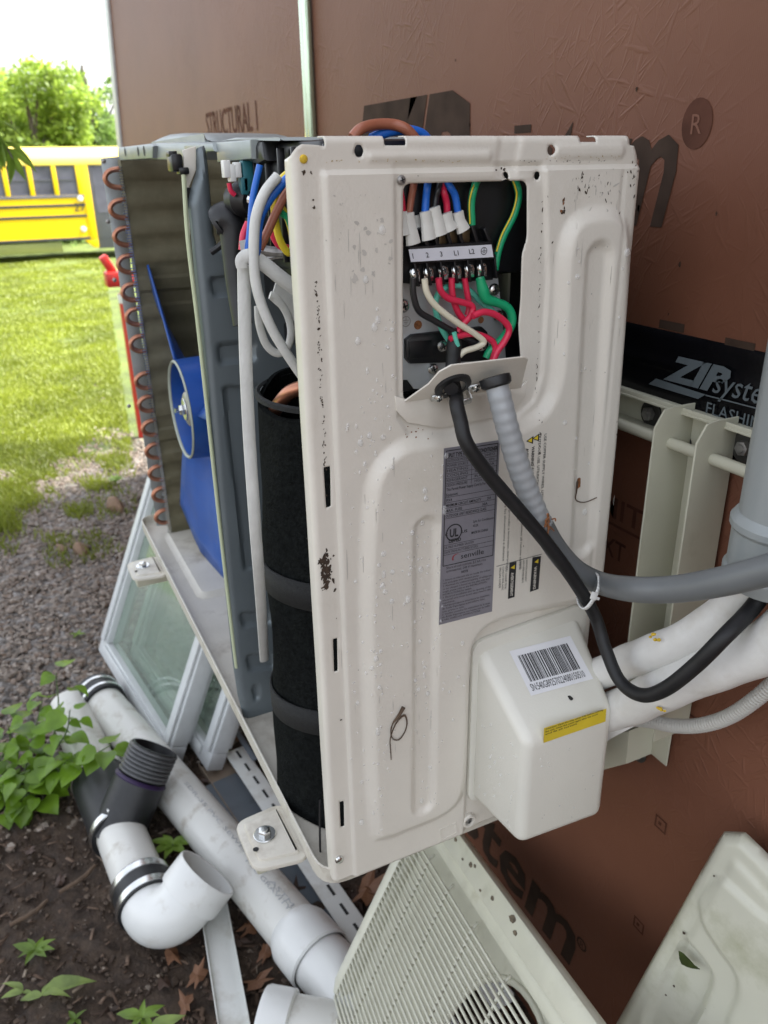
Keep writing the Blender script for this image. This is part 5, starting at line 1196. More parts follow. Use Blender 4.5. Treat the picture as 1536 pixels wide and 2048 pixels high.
for k in range(9):
    d = rng.normal(0, 1, 3)*(.001, .002, .006); mb.tube([c+d, c+d+rng.normal(0, 1, 3)*(.001, .002, .005), c+d+rng.normal(0, 1, 3)*(.001, .003, .006)-np.array((0, -.002, .004))], .0008, 5, 0, 3)
tag(mb.build('bark_scrap', 'rust', None), 'scrap of orange brown bark caught between cable and conduit', 'bark scrap')
# ------------------------------------------------------------------ things lying on the ground
GZ_ = -.80
def gpt(px, py, h=0.0): return at(px, py, z=GZ_+h)
RP = .060
pipe = thing('drainage_pipe', 'long white plastic drainage pipe lying on the soil beside the wye assembly', 'pipe', gpt(420, 1620))
pA = gpt(192, 1390, RP); pB = gpt(640, 1920, RP); ax = nrm(pB-pA)
mb = MB(); mb.tube([pA, pB], RP, 44, 0, smooth=False, caps=False); mb.tube([pA+ax*.0, pB], RP-.006, 44, 0, smooth=False); lab(mb.build('pipe', 'pvc', pipe), 'long white pipe with a line of grey print')
mb = MB(); mb.lathe(pA, -ax, [(RP+.001, -.075), (RP+.010, -.072), (RP+.012, -.05), (RP+.011, -.02), (RP+.011, .01), (RP+.004, .020), (RP-.006, .02), (.0001, .016)], 44, [0, 0, 0, 0, 0, 1, 1])
for d in (-.055, -.012): mb.lathe(pA-ax*d, -ax, [(RP+.0115, -.006), (RP+.0135, -.005), (RP+.0135, .005), (RP+.0115, .006)], 44, 2)
mb.build('rubber_coupling', ['black_rubber', 'dark_slot', 'zinc'], pipe)
mb = MB(); toc = nrm(CAM-(pA+pB)/2); toc = nrm(toc-ax*np.dot(ax, toc)); sd = np.cross(ax, toc)
for j, (lines, a0) in enumerate((('SDR-35 PVC SEWER PIPE  ASTM D3034', 24), ('PVC GRAVITY SEWER 6 IN', 14))):
    a = rad(a0); nn = toc*math.cos(a)-sd*math.sin(a); vv = np.cross(nn, ax)
    P0 = pA+ax*(.62 if j == 0 else .95)+nn*(RP+.0008); put_text(mb, lines, P0, ax, vv, .010, .62 if j == 0 else .34, 0)
mat('print_grey', (.36, .37, .38), .6, var=.3, scale=60); mb.build('print', 'print_grey', pipe, smooth=False)
mb = MB()                                                # bell and elbow at the near end
mb.lathe(pB, ax, [(RP, -.10), (RP+.003, -.095), (RP+.011, -.075), (RP+.012, -.05), (RP+.012, .0), (RP+.008, .004)], 44)
Pe = [pB+ax*.0, pB+ax*.07, pB+ax*.12+np.array((.03, -.012, -.005)), pB+ax*.15+np.array((.07, -.03, -.008)), pB+ax*.16+np.array((.13, -.07, -.015))]
mb.tube(Pe, RP+.004, 40, 0, 6); lab(mb.build('bell_end', 'pvc_clean', pipe), 'wider bell with an elbow')
mb = MB(); b0 = gpt(535, 2030, RP+.02)                         # neighbouring fitting
fit = thing('pipe_fitting', 'short white pipe fitting at the bottom edge beside the grille', 'pipe fitting', gpt(600, 2040))
fx = nrm(CR+np.array((.2, 0, -.05))); c0 = gpt(524, 2052, RP+.01)
mb.lathe(c0, fx, [(.001, .02), (RP-.008, .02), (RP-.006, -.002), (RP+.010, -.003), (RP+.013, .004), (RP+.013, .055), (RP+.010, .058), (RP+.004, .060)], 44); mb.build('socket', 'pvc_clean', fit)
mb = MB(); mb.tube([c0+fx*.05, c0+fx*.16, c0+fx*.26+np.array((.02, .02, -.03))], RP+.005, 40, 0, 5); mb.build('body', 'pvc', fit)
# wye assembly
wy = thing('wye_assembly', 'white pipe joined to a black rubber wye and a white elbow, lying on the soil', 'pipe fitting', gpt(260, 1690))
RW = .060
q0 = gpt(171, 1478, RW); q1 = gpt(193, 1548, RW); q2 = gpt(246, 1667, RW); q3 = gpt(277, 1748, RW); q4 = gpt(316, 1852, RW)
axw = nrm(q4-q1); q0 = q1-axw*.36; q2 = q1+axw*np.dot(q2-q1, axw); q3 = q1+axw*(np.dot(q3-q1, axw)+.028); q4 = q1+axw*np.dot(q4-q1, axw)
mb = MB(); mb.tube([q0, q1+axw*.05], RW, 36, 0, smooth=False); mb.build('pipe', 'pvc', wy)
mb = MB(); mb.tube([q1, q1+axw*.02, q2], [RW+.010, RW+.012, RW+.012], 40, 0, smooth=False)
br_st = q1+axw*(np.dot(q2-q1, axw)*.92); toC = nrm(CAM-br_st); bd = nrm(CR*.37+CU*.84-toC*.16); Lb = .215
mb.tube([br_st-bd*.02, br_st+bd*Lb*.62], RW+.007, 40, 0, smooth=False)
mb.lathe(br_st+bd*Lb*.60, bd, [(RW+.007, 0), (RW+.009, .003), (RW+.006, .007), (RW+.002, .010)], 40, 2)
for k in range(7): mb.lathe(br_st+bd*(Lb*.62+.010+k*.0105), bd, [(RW+.001, 0), (RW+.005, .0025), (RW+.005, .006), (RW+.001, .0095)], 40, 1)
e_ = br_st+bd*(Lb*.62+.084); mb.lathe(e_, bd, [(RW+.001, 0), (RW-.006, .001), (RW-.012, -.05), (RW-.02, -.16), (.001, -.165)], 40, 0)
wb_ = mb.build('rubber_wye', ['black_rubber', 'collar_grey', 'purple_ink'], wy); lab(wb_, 'black rubber wye with a ribbed grey collar on its branch')
def clampband(mb, p, a, r, m): mb.lathe(p, a, [(r, -.010), (r+.003, -.009), (r+.0035, 0), (r+.003, .009), (r, .010)], 40, m)
mb = MB(); clampband(mb, q1+axw*.02, axw, RW+.012, 0); mb.build('hose_clamp', 'zinc', wb_)
mb = MB(); clampband(mb, q2-axw*.012, axw, RW+.012, 0)
sc0 = q2-axw*.012+np.array((0, 0, RW+.016)); mb.tube([sc0-np.cross(axw, (0, 0, 1))*.02, sc0+np.cross(axw, (0, 0, 1))*.02], .006, 10, 0, smooth=False); mb.build('hose_clamp', 'zinc', wb_)
mb = MB(); mb.tube([q2-axw*.05, q3+axw*.05], RW, 40, 0, smooth=False); mb.build('pipe', 'pvc', wy)
mb = MB(); mb.lathe(q3, axw, [(RW, -.004), (RW+.009, -.002), (RW+.010, .02), (RW+.010, .060), (RW+.012, .080), (RW, .082)], 40); cp_ = mb.build('rubber_coupling', 'black_rubber', wy)
for s_, r_ in ((.012, .0095), (.066, .0105)):
    mb = MB(); clampband(mb, q3+axw*s_, axw, RW+r_, 0); mb.build('hose_clamp', 'zinc', cp_)
# elbow: turns from the pipe axis up towards the camera's right
ec0 = q3+axw*.095; toC = nrm(CAM-q4); edir = nrm(CR*.60+CU*.78-toC*.22)
kn = ec0+axw*.10
Pe = [ec0, ec0+axw*.06, kn-axw*.03+edir*.012, kn+edir*.055, kn+edir*.11]
ec0 = q3+axw*.078; nb_ = nrm(edir-axw*np.dot(edir, axw)); th_ = math.acos(float(np.dot(edir, axw))); Rb = .074
Pe2 = [q3+axw*.03]+[ec0+Rb*(math.sin(f)*axw+(1-math.cos(f))*nb_) for f in np.linspace(0, th_, 16)]; Pe2.append(Pe2[-1]+edir*.012)
mb = MB(); mb.tube(Pe2, RW+.006, 44, 0, smooth=False, caps=False)
e0 = Pe2[-1]; ed = nrm(Pe2[-1]-Pe2[-2]); RE = RW+.006
mb.lathe(e0, ed, [(RE, -.004), (RE+.007, -.002), (RE+.0085, .004), (RE+.0085, .060), (RE+.007, .063), (RE+.003, .062), (RE+.002, .0), (RE-.006, -.003), (RE-.008, -.028), (.001, -.034)], 44, 0)
mb.build('elbow', 'pvc_clean', wy, sharp=28)
# ------------------------------------------------------------------ window sash leaning below the unit
ws = thing('window_sash', 'old white framed window sash leaning on its edge below the unit', 'window', gpt(280, 1410))
BL, BR = gpt(207, 1300, .02), gpt(345, 1528, .02); ev = nrm(BR-BL); nh = nrm(np.cross((0, 0, 1.), ev)); 
if np.dot(nh, (0, 1, 0)) < 0: nh = -nh
best = None
for aa in np.linspace(.25, 1.5, 120):                     # lean angle that sends the stiles along the seen direction
    d_ = nh*math.cos(aa)+np.array((0, 0, 1.))*math.sin(aa); T = BL+d_*.6; q = T-CAM; px = 768+FPX*np.dot(q, CR)/np.dot(q, CF); py = 1024-FPX*np.dot(q, CU)/np.dot(q, CF)
    x0_ = 207+(300-207)*(1300-py)/(1300-985); e = abs(px-x0_)
    if best is None or e < best[0]: best = (e, aa, d_)
sd_ = best[2]; sn = nrm(np.cross(ev, sd_)); sn = sn if np.dot(sn, CAM-BL) > 0 else -sn; SH = .92; ww = np.linalg.norm(BR-BL)
RS = np.array([ev, sd_, sn])
def sbox(u0, u1, v0, v1, n0, n1, mb, m=0, bev=.004): mb.box(BL+ev*(u0+u1)/2+sd_*(v0+v1)/2+sn*(n0+n1)/2, ((u1-u0)/2, (v1-v0)/2, (n1-n0)/2), RS, m, bev)
for nm, a in (('bottom_rail', (0, ww, 0, .055)), ('top_rail', (0, ww, SH-.055, SH)), ('stile', (0, .058, .0555, SH-.0555)), ('stile', (ww-.058, ww, .0555, SH-.0555))):
    mb = MB(); sbox(*a, -.030, .020, mb); 
    if nm == 'stile': sbox(a[0]+.012, a[1]-.012, a[2], a[3], .0205, .030, mb, 0, .003); sbox(a[0]+.022, a[1]-.022, a[2], a[3], -.052, -.031, mb, 0, .003)
    else: sbox(a[0]+.06, a[1]-.06, a[2]+.02, a[3]-.008, .0205, .028, mb, 0, .003)
    mb.build(nm, 'trim_white', ws)
mb = MB(); sbox(.0585, ww-.0585, .0555, SH-.0555, -.006, -.002, mb, 0, 0); mb.build('pane', 'glass', ws)
ws2 = copy_tree(ws); ws2.location = ws.location+Vector(ev*.10+nh*.085+np.array((0, 0, .004)))
tag(ws2, 'second white framed window sash standing close behind the first one under the unit', 'window', 'window sashes leaning under the unit'); ws['group'] = 'window sashes leaning under the unit'
ws['label'] = 'front white framed window sash leaning on its edge below the unit'
# ------------------------------------------------------------------ strips of siding trim under the unit
def strip(name, label, a, b, w, t, matn, z0=.004, z1=.004, slots=0, lips=0, rise=0):
    A_, B_ = gpt(a[0], a[1], z0), gpt(b[0], b[1], z1); x = nrm(B_-A_); y = nrm(np.cross((0, 0, 1.), x)); z = np.cross(x, y); L_n = np.linalg.norm(B_-A_)
    o = thing(name, label, 'siding strip', (A_+B_)/2, None)
    mb = MB(); R_ = np.array([x, y, z]); mb.box((A_+B_)/2, (L_n/2, w/2, t/2), R_, 0, min(.003, t*.4))
    if lips:
        for s in (-1, 1): mb.box((A_+B_)/2+y*s*(w/2-.0015)+z*(t/2+lips/2+.0002), (L_n/2, .0015, lips/2), R_, 0, .001)
    mb.build('strip_body', matn, o)
    if slots:
        k = int(L_n/.062)
        for i in range(k):
            m2 = MB(); m2.box(A_+x*(.03+i*.062)+z*(t/2+.0006)+y*(w*.05), (.017, .0035, .0005), R_, 0); m2.build('nail_slot', 'dark_slot', o)
    return o
strip('siding_channel', 'tan brown channel strip lying below the near mounting foot', (425, 1525), (560, 1720), .085, .004, 'tan_vinyl', lips=.016)
strip('siding_strip', 'white slotted starter strip lying under the unit and the grille', (468, 1500), (790, 1975), .058, .006, 'vinyl', .05, .05, slots=1)
strip('siding_strip', 'slate grey strip beside the white slotted one', (440, 1560), (750, 1990), .10, .004, 'slate_vinyl', .016, .016)
strip('siding_strip', 'short pale strip end poking up below the base pan', (430, 1395), (510, 1520), .016, .003, 'slate_vinyl', .06, .08)
o = strip('corner_strip', 'narrow white vinyl trim strip at the bottom edge right of the elbow', (425, 1800), (478, 2110), .062, .02, 'vinyl', .03, .03, lips=.012)
mat('grille_mud', (.14, .11, .075), .85, var=.5, scale=200)
# ------------------------------------------------------------------ front grille leaning against the wall
gT = at(857, 1580, y=.345); gR = at(1230, 2088, y=.225); gu = nrm(gR-gT)
_v = CF+CR*(632-768)/FPX+CU*(1024-2048)/FPX; gd_t = CAM+_v*np.dot(gT-CAM, gu)/np.dot(_v, gu)     # the foot of the left edge, square to the top edge
gv = gd_t-gT; gv = nrm(gv-gu*np.dot(gv, gu)); gn = nrm(np.cross(gu, gv)); gn = gn if np.dot(gn, CAM-gT) > 0 else -gn
GW, GH = .80, .56
gr = thing('front_grille', 'cream front grille panel with wire guard leaning against the wall', 'grille', (gT+gu*.4+gv*.5))
RG = np.array([gu, gv, gn])
def gb(u0, u1, v0, v1, n0, n1, mb, m=0, bev=.003): mb.box(gT+gu*(u0+u1)/2+gv*(v0+v1)/2+gn*(n0+n1)/2, ((u1-u0)/2, (v1-v0)/2, (n1-n0)/2), RG, m, bev)
mb = MB(); gb(0, GW, 0, .042, -.02, .004, mb, 0, .008); gb(0, GW, .0425, .066, -.02, -.006, mb, 0, .006); gb(0, .036, .0665, GH, -.02, .010, mb, 0, .009); gb(.0365, .046, .0665, GH, -.02, .001, mb, 0, .005); gb(GW-.05, GW, .0665, GH, -.02, .006, mb, 0, .006); gb(.0505, GW-.0505, GH-.04, GH, -.02, .006, mb, 0, .006)
frame = mb.build('frame', 'grille_paint', gr)
mb = MB(); nw = 41; v0, v1 = .080, GH-.046
# back plate round the fan opening
ring_n = 40; vv_ = CF+CR*(985-768)/FPX+CU*(1024-2085)/FPX; pc_ = CAM+vv_*np.dot(gT-CAM, gn)/np.dot(vv_, gn)-gT; cr = .165; cu, cv = float(np.dot(pc_, gu)), max(float(np.dot(pc_, gv)), cr+.082); V = []
for k in range(ring_n):
    a = 2*math.pi*k/ring_n; ca, sa = math.cos(a), math.sin(a); V.append(gT+gu*(cu+cr*ca)+gv*(cv+cr*sa)-gn*.030); 
    s = min((GW-.03-cu)/abs(ca) if ca > 0 and abs(ca) > 1e-6 else (cu-.03)/max(abs(ca), 1e-6), (GH-cv)/max(abs(sa), 1e-6) if sa > 0 else (cv-.03)/max(abs(sa), 1e-6)); V.append(gT+gu*(cu+s*ca)+gv*(cv+s*sa)-gn*.018)
mb.add(V, [(2*k, 2*k+1, 2*((k+1) % ring_n)+1, 2*((k+1) % ring_n)) for k in range(ring_n)])
mb.tube([gT+gu*(cu+cr*math.cos(a))+gv*(cv+cr*math.sin(a))-gn*.03 for a in np.linspace(0, 2*math.pi, 40, endpoint=False)], .006, 8, 0, 1, closed=True)
bp_ = mb.build('back_plate', 'grille_paint', gr, sharp=60)
src = None
for i in range(nw):
    v = v0+(v1-v0)*i/(nw-1); c = gT+gv*v
    if src is None:
        src = MB().tube([c+gu*.032+gn*.002, c+gu*.040+gn*.009, c+gu*.050+gn*.0115, c+gu*(GW-.04)+gn*.0105], .0025, 6, 0, smooth=False).build('wire', 'grille_paint', gr, sharp=0)
    else:
        w_ = src.copy(); COL.objects.link(w_); w_.parent = gr; w_.location = src.location+Vector(gv*(v-v0))
for u in (.14, .245, .36, .49, .62, .73):
    MB().tube([gT+gu*u+gv*(v0-.012)+gn*.002, gT+gu*u+gv*v0+gn*.0068, gT+gu*u+gv*(v1+.01)+gn*.0068], .0026, 7, 0, smooth=False).build('cross_wire', 'grille_paint', gr, sharp=0)
mb = MB()
for u, v, s in ((.10, .014, .004), (.19, .013, .005), (.27, .017, .006), (.285, .012, .004), (.37, .02, .005), (.44, .012, .008), (.46, .022, .005), (.33, .03, .003), (.24, .024, .003), (.12, .03, .003)):
    mb.prism([gT+gu*(u+s*1.3*math.cos(a)*rng.uniform(.6, 1.2))+gv*(v+s*.7*math.sin(a))+gn*.0048 for a in np.linspace(0, 5.5, 7)], gn, .0008, 0)
tag(mb.build('mud_specks', 'grille_mud', frame), None, None, None, 'stuff')
for a, b, w_, t_ in (((905, 1880), (1010, 2010), .05, 'white vinyl offcut showing through the fan opening of the grille'), ((790, 1930), (900, 2090), .075, 'wider white vinyl offcut lying under the middle of the grille')):
    A_, B_ = at(a[0], a[1], z=-.77), at(b[0], b[1], z=-.74); x = nrm(B_-A_); y = nrm(np.cross((0, 0, 1.), x)); z = np.cross(x, y); o = thing('vinyl_offcut', t_, 'siding strip', (A_+B_)/2)
    mb = MB(); mb.box((A_+B_)/2, (np.linalg.norm(B_-A_)/2, w_/2, .003), np.array([x, y, z]), 0, .001); mb.box((A_+B_)/2+y*w_*.42+z*.010, (np.linalg.norm(B_-A_)/2, .002, .007), np.array([x, y, z]), 0, .001); mb.build('strip_body', 'pvc_clean', o)
# ------------------------------------------------------------------ top cover leaning at the lower right
cT = at(1418, 1672, y=.385); cL = at(1216, 2064, y=.325); dv = nrm(cL-cT); cRp = at(1560, 1755, y=.40)
du = cRp-cT; du = nrm(du-dv*np.dot(du, dv)); dn_ = nrm(np.cross(du, dv)); dn_ = dn_ if np.dot(dn_, CAM-cT) > 0 else -dn_
cov = thing('top_cover', 'stained cream metal cover panel leaning on the wall at the lower right', 'metal cover', cT+dv*.8+du*.2)
def cpt(px, py, lift=0.0):
    v = CF+CR*(px-768)/FPX+CU*(1024-py)/FPX; t_ = np.dot(cT-CAM, dn_)/np.dot(v, dn_); return CAM+v*t_+dn_*lift
def cuv(px, py): p = cpt(px, py)-cT; return np.array((np.dot(p, du), np.dot(p, dv)))
O2 = np.array([cuv(*q) for q in ((1423, 1690), (1434, 1674), (1475, 1676), (1512, 1712), (1540, 1742), (1640, 1845), (1900, 2110))]+[tuple(cuv(1900, 2110)+np.array((0, .5)))]+[tuple(cuv(1216, 2064)+np.array((0, .35)))]+[tuple(cuv(1216, 2064))])
E1 = catmull(np.array([cuv(*q) for q in ((1398, 1812), (1407, 1787), (1440, 1757), (1470, 1775), (1530, 1830), (1640, 1920), (1620, 2200), (1470, 2170), (1455, 2060), (1478, 1990), (1475, 1945), (1440, 1895), (1412, 1850))]), 3)
E2 = catmull(np.array([cuv(*q) for q in ((1355, 1905), (1366, 1884), (1385, 1898), (1412, 1932), (1421, 1960), (1400, 2020), (1340, 2120), (1280, 2140), (1282, 2060), (1320, 1970))]), 3)
def cov_map(a, b):
    P_ = np.stack([a, b], -1); d0, _ = sdf_poly(O2, P_); e = np.clip(.012+d0, 0, .012); h = -e*e/.012*1.1-.004*smooth01((.035+d0)/.012)
    d1, _ = sdf_poly(E1, P_); h += .0055*smooth01(.5-d1/.010); d2, _ = sdf_poly(E2, P_); h -= .012*smooth01(.5-d2/.012)
    return cT+np.outer(a, du)+np.outer(b, dv)+np.outer(h, dn_)
lo2, hi2 = O2.min(0), O2.max(0); hi2 = np.minimum(hi2, (.62, .75)); O2c = np.minimum(O2, hi2)
cv_ = sheet('cover_sheet', (lo2[0]-.004, hi2[0]+.004, lo2[1]-.004, hi2[1]+.004), .004, O2c, [], cov_map, 'cover_paint', cov)
mb = MB()
for q, s in (((1368, 1866), .0022), ((1430, 1903), .0015), ((1348, 1972), .0016), ((1413, 2020), .0018), ((1332, 1990), .0013), ((1428, 1752), .0014), ((1416, 1859), .005), ((1484, 1886), .002)):
    mb.prism([cpt(q[0], q[1], .0006)+du*s*math.cos(a)*rng.uniform(.6, 1.2)+dv*s*math.sin(a)*rng.uniform(.6, 1.3) for a in np.linspace(0, 5.4, 7)], dn_, .0006, 0)
tag(mb.build('mud_specks', 'mud', cv_), None, None, None, 'stuff')
mb = MB(); pts = [(1361, 1899), (1372, 1903), (1384, 1915), (1392, 1927), (1402, 1937), (1388, 1936), (1378, 1932), (1368, 1925), (1364, 1913)]
mb.prism([cpt(q[0], q[1], .004+.002*math.sin(i)) for i, q in enumerate(pts)], dn_, .0008, 0)
mat('wet_leaf', (.035, .05, .012), .4, var=.4, scale=90); tag(mb.build('green_leaf', 'wet_leaf', None), 'dark green torn leaf lying in the recess of the metal cover', 'leaf')
# ------------------------------------------------------------------ ground litter
def ico():
    p = (1+5**.5)/2; V = np.array([(-1, p, 0), (1, p, 0), (-1, -p, 0), (1, -p, 0), (0, -1, p), (0, 1, p), (0, -1, -p), (0, 1, -p), (p, 0, -1), (p, 0, 1), (-p, 0, -1), (-p, 0, 1)], float)/1.9
    F = np.array([(0, 11, 5), (0, 5, 1), (0, 1, 7), (0, 7, 10), (0, 10, 11), (1, 5, 9), (5, 11, 4), (11, 10, 2), (10, 7, 6), (7, 1, 8), (3, 9, 4), (3, 4, 2), (3, 2, 6), (3, 6, 8), (3, 8, 9), (4, 9, 5), (2, 4, 11), (6, 2, 10), (8, 6, 7), (9, 8, 1)])
    return V, F
IV, IF = ico()
def pebbles(name, n, xs, ys, rmin, rmax, matn, label, prob=None):
    x = rng.uniform(*xs, n); y = rng.uniform(*ys, n)
    if prob is not None:
        k = rng.uniform(0, 1, n) < prob(x, y); x, y = x[k], y[k]; n = len(x)
    r = rmin+(rmax-rmin)*rng.beta(1.2, 3.2, n); sc = rng.uniform(.6, 1.25, (n, 3))*np.array((1, 1, .62)); a = rng.uniform(0, 6.28, n)
    V = IV[None]*sc[:, None]*r[:, None, None]*(1+rng.normal(0, .12, (n, 12, 1))); c, s = np.cos(a)[:, None], np.sin(a)[:, None]
    X = V[..., 0]*c-V[..., 1]*s; Y = V[..., 0]*s+V[..., 1]*c
    P = np.stack([X+x[:, None], Y+y[:, None], V[..., 2]+(gz(x, y)+r*.15)[:, None]], -1).reshape(-1, 3)
    F = (IF[None]+(np.arange(n)*12)[:, None, None]).reshape(-1, 3)
    o = mesh_obj(name, P, F, matn, sharp=28); return tag(o, label, None, None, 'stuff')
def island_mat(name, stops, rough=.7, scale=60, spec=.4):
    m = D.materials.new(name); m.use_nodes = True; t = m.node_tree; N_ = t.nodes; L_ = t.links; b = N_['Principled BSDF']; b.inputs['Roughness'].default_value = rough; b.inputs['Specular IOR Level'].default_value = spec
    g_ = N_.new('ShaderNodeNewGeometry'); r = N_.new('ShaderNodeValToRGB'); e = r.color_ramp.elements
    while len(e) < len(stops): e.new(.5)
    for k, (p, c) in zip(e, stops): k.position = p; k.color = (*c, 1)
    L_.new(g_.outputs['Random Per Island'], r.inputs[0])
    n = N_.new('ShaderNodeTexNoise'); n.inputs['Scale'].default_value = scale; L_.new(g_.outputs['Position'], n.inputs['Vector'])
    mx = N_.new('ShaderNodeMix'); mx.data_type = 'RGBA'; mx.blend_type = 'MULTIPLY'; mx.inputs[0].default_value = .6
    mr = N_.new('ShaderNodeMapRange'); mr.inputs[1].default_value = .3; mr.inputs[2].default_value = .7; mr.inputs[3].default_value = .5; mr.inputs[4].default_value = 1.4
    L_.new(n.outputs[0], mr.inputs[0]); L_.new(r.outputs[0], mx.inputs[6]); L_.new(mr.outputs[0], mx.inputs[7]); L_.new(mx.outputs[2], b.inputs['Base Color']); MATS[name] = m
island_mat('gravel_stone', [(0, (.055, .041, .030)), (.25, (.13, .103, .080)), (.5, (.205, .170, .138)), (.75, (.135, .088, .058)), (1, (.34, .30, .26))], .55)
island_mat('soil_crumb', [(0, (.024, .014, .009)), (.5, (.052, .033, .021)), (.85, (.09, .06, .04)), (1, (.19, .155, .125))], .75)
pebbles('gravel', 26000, (-4.4, -1.15), (-1.0, .44), .005, .022, 'gravel_stone', 'grey brown gravel between the soil and the lawn', lambda x, y: np.clip((-x-1.15)/.5, .05, 1)*np.clip(1.05-lawn_mask(x, y), .06, 1))
pebbles('gravel', 5200, (-8.0, -4.2), (-.5, .44), .007, .024, 'gravel_stone', 'paler gravel patch running along the house', lambda x, y: np.clip(1.05-lawn_mask(x, y), .05, 1))
pebbles('soil_crumbs', 15000, (-1.7, .5), (-.95, .44), .002, .012, 'soil_crumb', 'dark wet soil crumbs and humus under the pipes')
# bark chips and bits of stick in the soil
n = 1700; x = rng.uniform(-1.7, .4, n); y = rng.uniform(-.9, .44, n); a = rng.uniform(0, 6.28, n); l = rng.uniform(.006, .022, n); w = rng.uniform(.001, .0055, n); tl = rng.normal(0, .3, n); z = gz(x, y)+.006
dx = np.stack([np.cos(a)*np.cos(tl), np.sin(a)*np.cos(tl), np.sin(tl)], 1)*l[:, None]; dy = np.stack([-np.sin(a), np.cos(a), rng.normal(0, .4, n)], 1)*w[:, None]; c = np.stack([x, y, z], 1); up_ = np.array((0, 0, .002))
P = np.stack([c-dx-dy*.7, c+dx*.9-dy, c+dx+dy*.6, c-dx*.8+dy, c-dx-dy*.7-up_, c+dx*.9-dy-up_, c+dx+dy*.6-up_, c-dx*.8+dy-up_], 1).reshape(-1, 3); b8 = (np.arange(n)*8)[:, None, None]
F = (np.array([(0, 1, 2, 3), (7, 6, 5, 4), (0, 4, 5, 1), (1, 5, 6, 2), (2, 6, 7, 3), (3, 7, 4, 0)])[None]+b8).reshape(-1, 4)
island_mat('bark_chip', [(0, (.03, .017, .010)), (.5, (.075, .045, .028)), (.9, (.15, .10, .07)), (1, (.26, .21, .16))], .8)
tag(mesh_obj('bark_litter', P, F, 'bark_chip', smooth=False), 'brown bark chips and splinters scattered on the soil', None, None, 'stuff')
# stones
def stone(px, py, sx_, sy_, sz_, a, label):
    c = gpt(px, py, 0); bm = bmesh.new(); bmesh.ops.create_icosphere(bm, subdivisions=3, radius=1); r0 = random.Random(px)
    ph = [r0.uniform(0, 6) for _ in range(3)]
    for v in bm.verts:
        q = v.co; k = 1+.10*math.sin(q.x*3+ph[0])+.08*math.sin(q.y*5+ph[1])+.06*math.sin(q.z*6+q.x*4+ph[2]); k *= .9+.1*max(abs(q.x), abs(q.y), abs(q.z))
        x_, y_, z_ = q.x*k*sx_, q.y*k*sy_, q.z*k*sz_; v.co = (c[0]+x_*math.cos(a)-y_*math.sin(a), c[1]+x_*math.sin(a)+y_*math.cos(a), c[2]+z_+sz_*.45)
    bm.verts.index_update(); o = MB().add([v.co[:] for v in bm.verts], [[v.index for v in f.verts] for f in bm.faces]).build('stone', 'stone', None, sharp=50); bm.free()
    return tag(o, label, 'stone', 'brown stones on the gravel')
stone(232, 1022, .085, .035, .05, .3, 'long brown stone nearest the unit on the gravel'); stone(163, 1108, .065, .033, .034, .15, 'rounded brown stone, right one of the pair on the gravel'); stone(124, 1104, .055, .022, .026, .2, 'thin brown stone, left one of the pair on the gravel')
for q, s in (((20, 1090), .03), ((45, 1320), .03), ((62, 1296), .018), ((8, 1610), .035)): 
    pass
# dead leaves
def dead_leaf():
    n = 14; V = [(0, 0, .0)]; rs = []
    for k in range(n):
        a = 2*math.pi*k/n; r = (.6+.4*abs(math.cos(a*2.5)))*(1 if k % 2 == 0 else .62); V.append((r*math.cos(a)*1.25, r*math.sin(a)*.85, .28*math.sin(a*2+1)*r+.12*math.cos(3*a)))
    V += [(-1.3, 0, .05), (-1.9, .12, .1), (-1.32, .05, .05)]; F = [(0, 1+k, 1+(k+1) % n) for k in range(n)]+[(n+1, n+2, n+3)]
    return V, F
dv_, df_ = dead_leaf(); meshes = []
for mn in ('dry_leaf', 'dry_leaf_dark'):
    me = D.meshes.new('dead_leaf'); me.from_pydata(dv_, [], df_); me.materials.append(MATS[mn]); meshes.append(me)
spots = [(735, 1775, .075, 0, .03), (760, 1790, .055, 0, .02), (715, 1800, .05, 1, .01), (700, 1840, .05, 1, 0), (345, 1905, .05, 0, 0), (372, 1880, .045, 1, 0), (330, 1965, .05, 1, 0), (395, 1950, .05, 0, .0), (505, 1850, .055, 0, 0), (530, 1905, .05, 0, 0), (490, 1800, .05, 1, 0), (515, 1960, .05, 0, 0), (480, 1880, .05, 1, 0), (445, 1440, .06, 1, 0), (480, 1475, .05, 0, 0), (410, 1470, .05, 1, 0), (500, 1430, .06, 0, 0), (250, 1098, .03, 0, 0), (236, 1118, .04, 0, 0), (228, 1140, .03, 1, 0), (262, 1380, .03, 0, .02), (305, 1440, .03, 1, .02), (300, 1780, .04, 1, 0), (120, 1760, .03, 1, 0), (60, 1700, .03, 1, 0), (440, 1985, .05, 1, 0), (370, 2010, .05, 0, 0), (850, 1960, .08, 0, .0), (930, 1900, .08, 0, 0), (800, 1930, .07, 1, 0), (1000, 2000, .08, 0, 0), (900, 2000, .07, 1, 0), (560, 1760, .05, 0, 0), (590, 1790, .05, 1, 0), (640, 1745, .06, 0, 0), (400, 1560, .05, 1, 0), (375, 1600, .045, 0, 0)]
for px, py, s, mi, hgt in spots:
    o = D.objects.new('dead_leaf', meshes[mi]); COL.objects.link(o); c = gpt(px, py, .012+hgt); o.location = c; k = s*.62*rng.uniform(.8, 1.15); o.scale = (k, k, k)
    o.rotation_euler = (rng.normal(0, .35), rng.normal(0, .35), rng.uniform(0, 6.28))
    tag(o, {735: 'large pale brown dead leaf under the lower front corner of the unit', 250: 'brown dead leaf on the gravel beside the upper end of the window sash'}.get(px, 'curled brown dead leaf lying on the ground' if mi == 0 else 'dark wet dead leaf flat on the soil'), 'leaf', 'dead leaves on the ground')
